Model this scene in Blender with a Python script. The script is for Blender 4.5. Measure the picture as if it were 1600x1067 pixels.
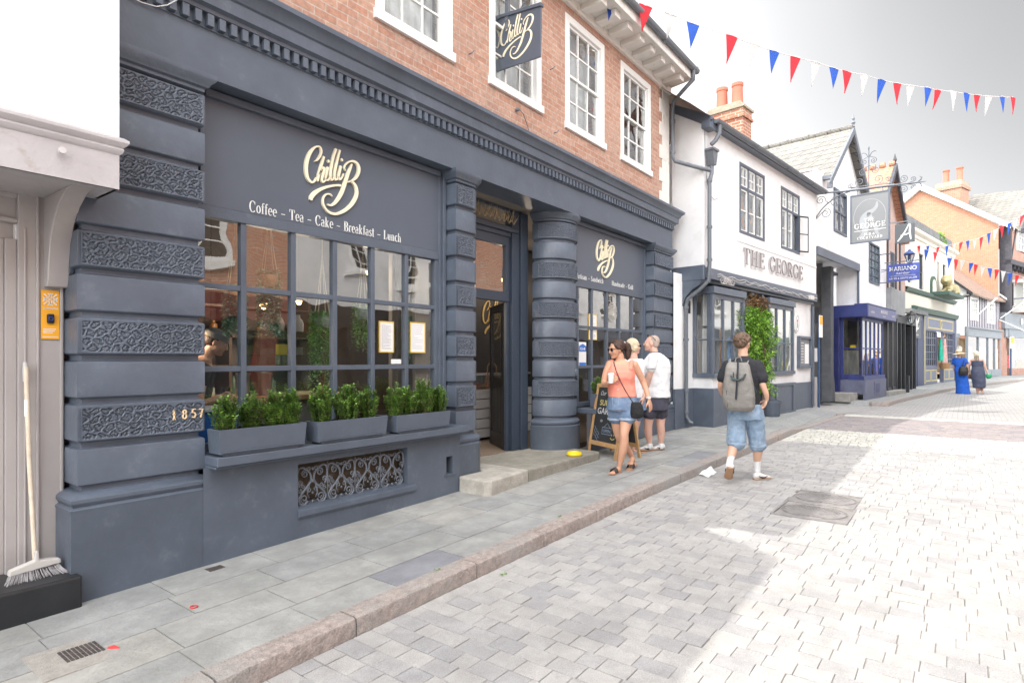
import bpy, bmesh, math, random
import numpy as np
from mathutils import Matrix, Vector, noise

for o in list(bpy.data.objects): bpy.data.objects.remove(o)
SC = bpy.context.scene
COL = SC.collection
PI = math.pi
R = math.radians

# ------------------------------------------------------------------ camera
CAMH = 1.6
YAW = math.atan2(712, 930)              # street runs along +X, camera looks YAW left of it
CA, SA = math.cos(YAW), math.sin(YAW)
cam = bpy.data.cameras.new('camera'); cam.lens = 36 * 930 / 1600.; cam.sensor_width = 36
cam.shift_y = (562 - 533.5) / 1600.
cam.clip_start = .05; cam.clip_end = 800
co = bpy.data.objects.new('camera', cam); COL.objects.link(co)
co.location = (0, 0, CAMH); co.rotation_euler = (PI / 2, 0, YAW - PI / 2)
SC.camera = co

# ------------------------------------------------------------------ light
SUNV = Vector((-.52, .40, 1.0)).normalized()        # direction to the sun
sl = bpy.data.lights.new('sun', 'SUN'); sl.energy = 2.0; sl.angle = R(.5); sl.color = (1, .95, .86)
so = bpy.data.objects.new('sun', sl); COL.objects.link(so)
so.rotation_euler = SUNV.to_track_quat('Z', 'Y').to_euler(); so.location = (0, 0, 30)
W = bpy.data.worlds.new('World'); SC.world = W; W.use_nodes = True
nt = W.node_tree; nt.nodes.clear()
def N(nt, t, **k):
    n = nt.nodes.new(t)
    for a, b in k.items():
        if a.startswith('i_'): n.inputs[a[2:].replace('_', ' ')].default_value = b
        else: setattr(n, a, b)
    return n
def L(nt, a, b): nt.links.new(a, b)
sky = N(nt, 'ShaderNodeTexSky', sky_type='NISHITA', sun_disc=False)
sky.sun_elevation = math.asin(SUNV.z); sky.sun_rotation = math.atan2(SUNV.x, SUNV.y)
sky.dust_density = 3
bg1 = N(nt, 'ShaderNodeBackground'); bg1.inputs[1].default_value = .07
L(nt, sky.outputs[0], bg1.inputs[0])
# bright thin cloud veil: dimmest low in the east, far from the sun
tc = N(nt, 'ShaderNodeTexCoord')
dv = Vector((.80, -.25, .55)).normalized()
dp = N(nt, 'ShaderNodeVectorMath', operation='DOT_PRODUCT'); dp.inputs[1].default_value = dv
L(nt, tc.outputs['Generated'], dp.inputs[0])
nz = N(nt, 'ShaderNodeTexNoise'); nz.inputs['Scale'].default_value = 1.6; nz.inputs['Detail'].default_value = 4
L(nt, tc.outputs['Generated'], nz.inputs['Vector'])
ad = N(nt, 'ShaderNodeMath', operation='MULTIPLY_ADD'); ad.inputs[1].default_value = .05; ad.inputs[2].default_value = -.025
L(nt, nz.outputs['Fac'], ad.inputs[0])
sm = N(nt, 'ShaderNodeMath', operation='ADD'); L(nt, dp.outputs['Value'], sm.inputs[0]); L(nt, ad.outputs[0], sm.inputs[1])
cr = N(nt, 'ShaderNodeValToRGB'); cr.color_ramp.interpolation = 'B_SPLINE'
els = [(0.0, 1.5), (.45, 1.4), (.70, .70), (.82, .32), (.915, .20), (.975, .125), (1.0, .11)]
cr.color_ramp.elements[0].position = els[0][0]; cr.color_ramp.elements[1].position = 1.0
for p, v in els[1:-1]: cr.color_ramp.elements.new(p)
for e, (p, v) in zip(cr.color_ramp.elements, els): e.position = p; e.color = (v / 1.5, v / 1.5, v / 1.5 * 1.01, 1)
L(nt, sm.outputs[0], cr.inputs[0])
VEIL = 2.2
bg2 = N(nt, 'ShaderNodeBackground'); bg2.inputs[1].default_value = 1.5 * VEIL
L(nt, cr.outputs[0], bg2.inputs[0])
mx = N(nt, 'ShaderNodeMixShader'); mx.inputs[0].default_value = .94
L(nt, bg1.outputs[0], mx.inputs[1]); L(nt, bg2.outputs[0], mx.inputs[2])
wo = N(nt, 'ShaderNodeOutputWorld'); L(nt, mx.outputs[0], wo.inputs[0])
SC.view_settings.view_transform = 'Standard'; SC.view_settings.look = 'None'
SC.view_settings.exposure = .92; SC.view_settings.gamma = 1
SC.cycles.use_denoising = True
SC.cycles.max_bounces = 8; SC.cycles.transparent_max_bounces = 16
SC.cycles.caustics_reflective = False; SC.cycles.caustics_refractive = False
SC.cycles.sample_clamp_indirect = 6

# ------------------------------------------------------------------ mesh helpers
FRAME = Matrix.Identity(4)
def set_frame(m=None):
    global FRAME
    FRAME = m if m is not None else Matrix.Identity(4)

class MB:
    def __init__(s): s.v = []; s.f = []; s.t = []; s.xf = None
    def add(s, vs, fs, tint=0.):
        b = len(s.v)
        if s.xf is not None: vs = [tuple(s.xf @ Vector(p)) for p in vs]
        s.v += [tuple(p) for p in vs]; s.f += [tuple(b + i for i in f) for f in fs]; s.t += [tint] * len(fs)
        return s
    def box(s, x0, x1, y0, y1, z0, z1, tint=0.):
        v = [(x, y, z) for z in (z0, z1) for y in (y0, y1) for x in (x0, x1)]
        return s.add(v, [(0, 2, 3, 1), (4, 5, 7, 6), (0, 1, 5, 4), (2, 6, 7, 3), (0, 4, 6, 2), (1, 3, 7, 5)], tint)
    def prism(s, pts, a, b, axis='y'):
        """pts 2-D polygon; extruded from a to b along axis. 'y': (x,z)  'x': (y,z)  'z': (x,y)"""
        n = len(pts)
        def P(p, w):
            return (p[0], w, p[1]) if axis == 'y' else ((w, p[0], p[1]) if axis == 'x' else (p[0], p[1], w))
        v = [P(p, a) for p in pts] + [P(p, b) for p in pts]
        f = [tuple(range(n)), tuple(range(2 * n - 1, n - 1, -1))] + [(i, (i + 1) % n, n + (i + 1) % n, n + i) for i in range(n)]
        return s.add(v, f)
    def tube(s, pts, r, n=8, caps=True, sq=1.):
        pts = [Vector(p) for p in pts]; k = len(pts)
        rs = r if isinstance(r, (list, tuple)) else [r] * k
        prev = None; v = []
        for i, p in enumerate(pts):
            d = (pts[min(i + 1, k - 1)] - pts[max(i - 1, 0)])
            if d.length < 1e-9: d = Vector((0, 0, 1))
            d.normalize()
            if prev is None:
                a = d.orthogonal().normalized()
            else:
                a = prev - d * prev.dot(d)
                a = a.normalized() if a.length > 1e-6 else d.orthogonal().normalized()
            prev = a; c = d.cross(a)
            for j in range(n):
                t = 2 * PI * j / n
                v.append(p + (a * math.cos(t) + c * math.sin(t) * sq) * rs[i])
        f = []
        for i in range(k - 1):
            for j in range(n):
                j2 = (j + 1) % n
                f.append((i * n + j, i * n + j2, (i + 1) * n + j2, (i + 1) * n + j))
        if caps: f += [tuple(range(n - 1, -1, -1)), tuple((k - 1) * n + j for j in range(n))]
        return s.add(v, f)
    def lathe(s, prof, c=(0, 0, 0), n=16, a0=0, a1=2 * PI):
        """prof: (r,z)"""
        full = abs(a1 - a0 - 2 * PI) < 1e-6; m = n if full else n + 1
        v = [(c[0] + r * math.cos(a0 + (a1 - a0) * j / n), c[1] + r * math.sin(a0 + (a1 - a0) * j / n), c[2] + z) for r, z in prof for j in range(m)]
        f = []
        for i in range(len(prof) - 1):
            for j in range(n):
                j2 = (j + 1) % m
                f.append((i * m + j, i * m + j2, (i + 1) * m + j2, (i + 1) * m + j))
        return s.add(v, f)
    def sweep(s, path, prof, closed=False, endcaps=True):
        """path 2-D plan polyline, prof list of (out,z); outward = right of travel"""
        n = len(path); P = [Vector(p) for p in path]; v = []
        for i in range(n):
            a = P[i] - P[i - 1] if (i > 0 or closed) else P[1] - P[0]
            b = P[(i + 1) % n] - P[i] if (i < n - 1 or closed) else P[-1] - P[-2]
            a.normalize(); b.normalize()
            na = Vector((a.y, -a.x)); nb = Vector((b.y, -b.x)); m = na + nb
            m = m / max(m.dot(na), .2) if m.length > 1e-6 else na
            for o, z in prof: v.append((P[i].x + m.x * o, P[i].y + m.y * o, z))
        k = len(prof); f = []
        for i in range(n if closed else n - 1):
            i2 = (i + 1) % n
            for j in range(k - 1): f.append((i * k + j, i2 * k + j, i2 * k + j + 1, i * k + j + 1))
        if endcaps and not closed: f += [tuple(range(k)), tuple((n - 1) * k + j for j in range(k - 1, -1, -1))]
        return s.add(v, f)
    def ell(s, c, r, nu=14, nv=9, rot=None):
        M = rot if rot is not None else Matrix.Identity(3)
        v = []; f = []
        for i in range(1, nv):
            t = PI * i / nv
            for j in range(nu):
                p = 2 * PI * j / nu
                v.append(Vector(c) + M @ Vector((r[0] * math.sin(t) * math.cos(p), r[1] * math.sin(t) * math.sin(p), r[2] * math.cos(t))))
        b = len(v); v += [Vector(c) + M @ Vector((0, 0, r[2])), Vector(c) + M @ Vector((0, 0, -r[2]))]
        for i in range(nv - 2):
            for j in range(nu):
                j2 = (j + 1) % nu
                f.append((i * nu + j, (i + 1) * nu + j, (i + 1) * nu + j2, i * nu + j2))
        for j in range(nu):
            j2 = (j + 1) % nu
            f.append((b, j, j2)); f.append((b + 1, (nv - 2) * nu + j2, (nv - 2) * nu + j))
        return s.add(v, f)
    def loft(s, rings, n=20, caps=True):
        """rings: (x,y,z,rx,ry,yaw[,power])"""
        v = []; k = len(rings)
        for q in rings:
            x, y, z, rx, ry, yaw = q[:6]; pw = q[6] if len(q) > 6 else 1.
            for j in range(n):
                t = 2 * PI * j / n; c, s_ = math.cos(t), math.sin(t)
                a = rx * math.copysign(abs(c) ** pw, c); b = ry * math.copysign(abs(s_) ** pw, s_)
                v.append((x + a * math.cos(yaw) - b * math.sin(yaw), y + a * math.sin(yaw) + b * math.cos(yaw), z))
        f = []
        for i in range(k - 1):
            for j in range(n):
                j2 = (j + 1) % n
                f.append((i * n + j, i * n + j2, (i + 1) * n + j2, (i + 1) * n + j))
        if caps: f += [tuple(range(n - 1, -1, -1)), tuple((k - 1) * n + j for j in range(n))]
        return s.add(v, f)
    def ribbon(s, pts, th, frame):
        """pts (u,v,w) brush stroke; frame(u,v,d)->3-D; extruded by th"""
        n = len(pts); l = []; r = []
        for i, (x, y, w) in enumerate(pts):
            x0, y0, _ = pts[max(i - 1, 0)]; x1, y1, _ = pts[min(i + 1, n - 1)]
            dx, dy = x1 - x0, y1 - y0; q = math.hypot(dx, dy) or 1
            nx, ny = -dy / q * w / 2, dx / q * w / 2
            l.append((x + nx, y + ny)); r.append((x - nx, y - ny))
        v = [frame(a, b, th) for a, b in l] + [frame(a, b, th) for a, b in r] + [frame(a, b, 0) for a, b in l] + [frame(a, b, 0) for a, b in r]
        f = []
        for i in range(n - 1):
            f += [(i, i + 1, n + i + 1, n + i), (i, 2 * n + i, 2 * n + i + 1, i + 1), (n + i, n + i + 1, 3 * n + i + 1, 3 * n + i)]
        f += [(0, n, 3 * n, 2 * n), (n - 1, 3 * n - 1, 4 * n - 1, 2 * n - 1)]
        return s.add(v, f)
    def wall(s, x0, x1, z0, z1, y, ops, reveal=.1, skip=None):
        """front sheet at y with openings (x0,x1,z0,z1) and reveals going to y+reveal"""
        xs = sorted({x0, x1, *[o[0] for o in ops], *[o[1] for o in ops]}); zs = sorted({z0, z1, *[o[2] for o in ops], *[o[3] for o in ops]})
        xs = [x for x in xs if x0 <= x <= x1]; zs = [z for z in zs if z0 <= z <= z1]
        for i in range(len(xs) - 1):
            for j in range(len(zs) - 1):
                cx, cz = (xs[i] + xs[i + 1]) / 2, (zs[j] + zs[j + 1]) / 2
                if any(o[0] < cx < o[1] and o[2] < cz < o[3] for o in ops): continue
                s.add([(xs[i], y, zs[j]), (xs[i + 1], y, zs[j]), (xs[i + 1], y, zs[j + 1]), (xs[i], y, zs[j + 1])], [(0, 1, 2, 3)])
        for a, b, c, d in ops:
            q = y + reveal
            s.add([(a, y, c), (b, y, c), (b, y, d), (a, y, d), (a, q, c), (b, q, c), (b, q, d), (a, q, d)], [(0, 4, 5, 1), (1, 5, 6, 2), (2, 6, 7, 3), (3, 7, 4, 0)])
        return s

def obj(name, mb, mat, parent=None, smooth=None, bevel=0, label=None, mods=()):
    me = bpy.data.meshes.new(name)
    me.from_pydata(mb.v, [], mb.f); me.update()
    if any(mb.t):
        at = me.attributes.new('tint', 'FLOAT', 'FACE'); at.data.foreach_set('value', mb.t)
    bm = bmesh.new(); bm.from_mesh(me); bmesh.ops.recalc_face_normals(bm, faces=bm.faces); bm.to_mesh(me); bm.free()
    for m in (mat if isinstance(mat, (list, tuple)) else [mat]): me.materials.append(m)
    if smooth:
        me.shade_smooth()
        if smooth < 180: me.set_sharp_from_angle(angle=R(smooth))
    o = bpy.data.objects.new(name, me); COL.objects.link(o)
    if bevel:
        b = o.modifiers.new('bevel', 'BEVEL'); b.width = bevel; b.segments = 2; b.limit_method = 'ANGLE'; b.angle_limit = R(40)
        b.harden_normals = False
    attach(o, parent)
    if label: o['label'] = label
    return o
def wmat(o):
    m = o.matrix_basis.copy()
    return (wmat(o.parent) @ o.matrix_parent_inverse @ m) if o.parent else m
def attach(o, parent):
    if parent is None: o.matrix_basis = FRAME.copy()
    else:
        o.parent = parent; o.matrix_parent_inverse = wmat(parent).inverted() @ FRAME
def thing(name, label, cat, loc=(0, 0, 0), group=None, rotz=0):
    o = bpy.data.objects.new(name, None); COL.objects.link(o)
    o.empty_display_size = .2
    o.matrix_basis = FRAME @ Matrix.Translation(loc) @ Matrix.Rotation(rotz, 4, 'Z')
    return tag(o, label, cat, group)
def tag(o, label=None, cat=None, group=None, kind=None):
    if label: o['label'] = label
    if cat: o['category'] = cat
    if group: o['group'] = group
    if kind: o['kind'] = kind
    return o
def struct(o): o['kind'] = 'structure'; return o
def kids(o): return [c for c in bpy.data.objects if c.parent == o]
def dup(root, mat=None, label=None, group=None):
    def cp(o, par):
        c = o.copy(); COL.objects.link(c); c.parent = par
        for k in kids_map.get(o.name, []): cp(k, c)
        return c
    kids_map = {}
    for o in list(bpy.data.objects):
        if o.parent: kids_map.setdefault(o.parent.name, []).append(o)
    r = cp(root, None)
    if mat is not None: r.matrix_basis = mat
    if label: r['label'] = label
    if group: r['group'] = group
    return r

# ------------------------------------------------------------------ materials
MATS = {}
def mat(name, col, rough=.6, var=.06, scale=3., bump=.0, bscale=60., metal=0., spec=.5, col2=None, c2scale=2., c2lo=.5, c2hi=.7, tint=None, sheen=0, emis=None, speck=0):
    if name in MATS: return MATS[name]
    m = bpy.data.materials.new(name); m.use_nodes = True; nt = m.node_tree; b = nt.nodes['Principled BSDF']
    b.inputs['Roughness'].default_value = rough; b.inputs['Metallic'].default_value = metal
    b.inputs['Specular IOR Level'].default_value = spec
    if sheen: b.inputs['Sheen Weight'].default_value = sheen
    tc = N(nt, 'ShaderNodeTexCoord'); oc = tc.outputs['Object']
    nz = N(nt, 'ShaderNodeTexNoise'); nz.inputs['Scale'].default_value = scale; nz.inputs['Detail'].default_value = 6
    nz.inputs['Roughness'].default_value = .65
    L(nt, oc, nz.inputs['Vector'])
    cr = N(nt, 'ShaderNodeValToRGB'); cr.color_ramp.elements[0].position = .3; cr.color_ramp.elements[1].position = .72
    lo = [max(0, c * (1 - 2 * var)) for c in col]; hi = [min(1, c * (1 + 2 * var)) for c in col]
    cr.color_ramp.elements[0].color = (*lo, 1); cr.color_ramp.elements[1].color = (*hi, 1)
    L(nt, nz.outputs['Fac'], cr.inputs[0]); c = cr.outputs[0]
    if col2:
        n2 = N(nt, 'ShaderNodeTexNoise'); n2.inputs['Scale'].default_value = c2scale; n2.inputs['Detail'].default_value = 8; n2.inputs['Roughness'].default_value = .7
        L(nt, oc, n2.inputs['Vector'])
        mr = N(nt, 'ShaderNodeMapRange'); mr.inputs[1].default_value = c2lo; mr.inputs[2].default_value = c2hi
        L(nt, n2.outputs['Fac'], mr.inputs[0])
        mx = N(nt, 'ShaderNodeMix', data_type='RGBA'); L(nt, mr.outputs[0], mx.inputs[0]); L(nt, c, mx.inputs[6]); mx.inputs[7].default_value = (*col2, 1)
        c = mx.outputs[2]
    if tint:
        at = N(nt, 'ShaderNodeAttribute'); at.attribute_name = 'tint'
        r2 = N(nt, 'ShaderNodeValToRGB'); r2.color_ramp.interpolation = 'LINEAR'
        while len(r2.color_ramp.elements) < len(tint): r2.color_ramp.elements.new(.5)
        for i, tcx in enumerate(tint): r2.color_ramp.elements[i].position = i / (len(tint) - 1); r2.color_ramp.elements[i].color = (*tcx, 1)
        L(nt, at.outputs['Fac'], r2.inputs[0])
        mm = N(nt, 'ShaderNodeMix', data_type='RGBA', blend_type='MULTIPLY'); mm.inputs[0].default_value = 1
        L(nt, c, mm.inputs[6]); L(nt, r2.outputs[0], mm.inputs[7]); c = mm.outputs[2]
    if speck:
        n5 = N(nt, 'ShaderNodeTexNoise'); n5.inputs['Scale'].default_value = speck; n5.inputs['Detail'].default_value = 3; L(nt, oc, n5.inputs['Vector'])
        mq = N(nt, 'ShaderNodeMapRange'); mq.inputs[1].default_value = .3; mq.inputs[2].default_value = .7; mq.inputs[3].default_value = .82; mq.inputs[4].default_value = 1.18; L(nt, n5.outputs['Fac'], mq.inputs[0])
        mv = N(nt, 'ShaderNodeVectorMath', operation='SCALE'); L(nt, c, mv.inputs[0]); L(nt, mq.outputs[0], mv.inputs['Scale']); c = mv.outputs[0]
    L(nt, c, b.inputs['Base Color'])
    rr = N(nt, 'ShaderNodeMapRange'); rr.inputs[3].default_value = max(.05, rough - .1); rr.inputs[4].default_value = min(1, rough + .12)
    L(nt, nz.outputs['Fac'], rr.inputs[0]); L(nt, rr.outputs[0], b.inputs['Roughness'])
    if bump:
        n3 = N(nt, 'ShaderNodeTexNoise'); n3.inputs['Scale'].default_value = bscale; n3.inputs['Detail'].default_value = 5
        L(nt, oc, n3.inputs['Vector'])
        bp = N(nt, 'ShaderNodeBump'); bp.inputs['Strength'].default_value = bump; bp.inputs['Distance'].default_value = .01
        L(nt, n3.outputs['Fac'], bp.inputs['Height']); L(nt, bp.outputs[0], b.inputs['Normal'])
    if emis:
        b.inputs['Emission Color'].default_value = (*emis[0], 1); b.inputs['Emission Strength'].default_value = emis[1]
    MATS[name] = m; return m

def brickmat(name, c1, c2, mortar, bw=.225, bh=.075, ms=.010, off=.5, rough=.85, bump=.6, plan=False, dirt=None, wear=.1, swap=False):
    if name in MATS: return MATS[name]
    m = bpy.data.materials.new(name); m.use_nodes = True; nt = m.node_tree; b = nt.nodes['Principled BSDF']
    b.inputs['Roughness'].default_value = rough; b.inputs['Specular IOR Level'].default_value = .3
    tc = N(nt, 'ShaderNodeTexCoord'); sp = N(nt, 'ShaderNodeSeparateXYZ'); L(nt, tc.outputs['Object'], sp.inputs[0])
    cb = N(nt, 'ShaderNodeCombineXYZ')
    if plan: L(nt, sp.outputs[1 if swap else 0], cb.inputs[0]); L(nt, sp.outputs[0 if swap else 1], cb.inputs[1])
    else:
        a = N(nt, 'ShaderNodeMath', operation='ADD'); L(nt, sp.outputs[0], a.inputs[0]); L(nt, sp.outputs[1], a.inputs[1])
        L(nt, a.outputs[0], cb.inputs[0]); L(nt, sp.outputs[2], cb.inputs[1])
    # slight wobble of the courses
    wn = N(nt, 'ShaderNodeTexNoise'); wn.inputs['Scale'].default_value = 2.2; L(nt, tc.outputs['Object'], wn.inputs['Vector'])
    wm = N(nt, 'ShaderNodeVectorMath', operation='MULTIPLY_ADD'); wm.inputs[1].default_value = (.014, .014, 0)
    L(nt, wn.outputs['Color'], wm.inputs[0]); L(nt, cb.outputs[0], wm.inputs[2])
    br = N(nt, 'ShaderNodeTexBrick'); br.offset = off; br.inputs['Scale'].default_value = 1
    br.inputs['Color1'].default_value = (*c1, 1); br.inputs['Color2'].default_value = (*c2, 1); br.inputs['Mortar'].default_value = (*mortar, 1)
    br.inputs['Mortar Size'].default_value = ms; br.inputs['Brick Width'].default_value = bw; br.inputs['Row Height'].default_value = bh
    br.inputs['Mortar Smooth'].default_value = .3; br.inputs['Bias'].default_value = -.1
    L(nt, wm.outputs[0], br.inputs['Vector'])
    n1 = N(nt, 'ShaderNodeTexNoise'); n1.inputs['Scale'].default_value = 1.1; n1.inputs['Detail'].default_value = 8; n1.inputs['Roughness'].default_value = .75
    L(nt, tc.outputs['Object'], n1.inputs['Vector'])
    mr = N(nt, 'ShaderNodeMapRange'); mr.inputs[1].default_value = .48; mr.inputs[2].default_value = .75; mr.inputs[4].default_value = .75
    L(nt, n1.outputs['Fac'], mr.inputs[0])
    mx = N(nt, 'ShaderNodeMix', data_type='RGBA'); L(nt, mr.outputs[0], mx.inputs[0]); L(nt, br.outputs['Color'], mx.inputs[6])
    d = dirt or [c * .55 for c in c1]; mx.inputs[7].default_value = (*d, 1)
    n2 = N(nt, 'ShaderNodeTexNoise'); n2.inputs['Scale'].default_value = 25; n2.inputs['Detail'].default_value = 6; L(nt, tc.outputs['Object'], n2.inputs['Vector'])
    m2 = N(nt, 'ShaderNodeMix', data_type='RGBA', blend_type='OVERLAY'); m2.inputs[0].default_value = .45
    L(nt, mx.outputs[2], m2.inputs[6]); L(nt, n2.outputs['Fac'], m2.inputs[7]); L(nt, m2.outputs[2], b.inputs['Base Color'])
    hh = N(nt, 'ShaderNodeMath', operation='MULTIPLY_ADD'); hh.inputs[1].default_value = -1.; L(nt, br.outputs['Fac'], hh.inputs[0]); 
    h2 = N(nt, 'ShaderNodeMath', operation='MULTIPLY'); h2.inputs[1].default_value = .5; L(nt, n2.outputs['Fac'], h2.inputs[0]); L(nt, h2.outputs[0], hh.inputs[2])
    bp = N(nt, 'ShaderNodeBump'); bp.inputs['Strength'].default_value = bump; bp.inputs['Distance'].default_value = .008
    L(nt, hh.outputs[0], bp.inputs['Height']); L(nt, bp.outputs[0], b.inputs['Normal'])
    MATS[name] = m; return m

def glassmat(name, tintc=(.93, .96, .95), boost=2.0, wobble=.04, wscale=2.5, minf=.12):
    if name in MATS: return MATS[name]
    m = bpy.data.materials.new(name); m.use_nodes = True; nt = m.node_tree; nt.nodes.clear()
    tr = N(nt, 'ShaderNodeBsdfTransparent'); tr.inputs[0].default_value = (*tintc, 1)
    gl = N(nt, 'ShaderNodeBsdfGlossy'); gl.inputs['Roughness'].default_value = .0; gl.inputs[0].default_value = (1, 1, 1, 1)
    fr = N(nt, 'ShaderNodeFresnel'); ge = N(nt, 'ShaderNodeNewGeometry'); io = N(nt, 'ShaderNodeMath', operation='MULTIPLY_ADD'); io.inputs[1].default_value = 1 / 1.5 - 1.5; io.inputs[2].default_value = 1.5
    L(nt, ge.outputs['Backfacing'], io.inputs[0]); L(nt, io.outputs[0], fr.inputs['IOR'])
    mu = N(nt, 'ShaderNodeMath', operation='MULTIPLY_ADD', use_clamp=True); mu.inputs[1].default_value = boost; mu.inputs[2].default_value = minf
    L(nt, fr.outputs[0], mu.inputs[0])
    tc = N(nt, 'ShaderNodeTexCoord'); nz = N(nt, 'ShaderNodeTexNoise'); nz.inputs['Scale'].default_value = wscale; nz.inputs['Detail'].default_value = 1
    L(nt, tc.outputs['Object'], nz.inputs['Vector'])
    bp = N(nt, 'ShaderNodeBump'); bp.inputs['Strength'].default_value = wobble; bp.inputs['Distance'].default_value = .1
    L(nt, nz.outputs['Fac'], bp.inputs['Height']); L(nt, bp.outputs[0], gl.inputs['Normal'])
    mx = N(nt, 'ShaderNodeMixShader'); L(nt, mu.outputs[0], mx.inputs[0]); L(nt, tr.outputs[0], mx.inputs[1]); L(nt, gl.outputs[0], mx.inputs[2])
    o = N(nt, 'ShaderNodeOutputMaterial'); L(nt, mx.outputs[0], o.inputs[0])
    MATS[name] = m; return m

SLATE = mat('slate_grey_paint', (.096, .117, .152), .38, .09, 2.5, .3, 24, col2=(.165, .185, .21), c2scale=5, c2lo=.58, c2hi=.82)
SLATE2 = mat('slate_grey_paint_matt', (.090, .110, .143), .45, .07, 3, .2, 40, col2=(.15, .168, .19), c2scale=6, c2lo=.6, c2hi=.85)
PANEL = mat('fascia_paint', (.086, .103, .134), .38, .03, 1.5)
DKNAVY = mat('dark_blue_paint', (.040, .055, .080), .4, .05, 3)
BLACKP = mat('black_paint', (.02, .022, .025), .35, .1, 6, .1, 80, col2=(.05, .05, .05), c2lo=.55, c2hi=.8)
WHITEP = mat('white_paint', (.78, .78, .76), .5, .02, 4, .05, 60)
WHITED = mat('weathered_white_paint', (.70, .68, .64), .6, .03, 4, .2, 40, col2=(.45, .40, .34), c2scale=4, c2lo=.58, c2hi=.75)
RENDER = mat('white_render', (.76, .76, .76), .85, .03, 1.2, .35, 14, col2=(.58, .58, .57), c2scale=1.1, c2lo=.5, c2hi=.8)
CREAMR = mat('cream_render', (.80, .78, .745), .85, .015, 1.2, .2, 22)
GREIGE = mat('greige_paint', (.40, .37, .36), .35, .05, 1.6, .12, 25, col2=(.46, .43, .41), c2scale=1.2)
GREIGEL = mat('pale_greige_paint', (.62, .59, .58), .42, .03, 2, .15, 30)
GOLD = mat('cream_gold_lettering', (.86, .78, .58), .4, .03, 8)
GOLDL = mat('gold_leaf', (.80, .58, .22), .35, .1, 20, metal=.3)
BRICK = brickmat('old_red_brick', (.41, .215, .15), (.47, .295, .22), (.47, .38, .32), ms=.007, dirt=(.32, .24, .20))
GLASS = glassmat('window_glass')
GLASSU = glassmat('upper_window_glass', wobble=.35, wscale=3.5, boost=2.2, minf=.16)
IRON = mat('painted_iron', (.135, .15, .175), .4, .08, 12, .2, 60)
GUTTER = mat('gutter_grey', (.13, .145, .165), .4, .06, 5)

def gz(x):
    if x < 8: return .025 * max(x, -3)
    if x < 16:
        t = (x - 8) / 8; return .2 + .1 * (t - t * t / 2)
    if x < 26: return .25
    return .25 + .007 * (x - 26)
def pz(x): return gz(x) + .098 + .022 * max(0, min(1, (x - 10) / 4))

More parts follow.
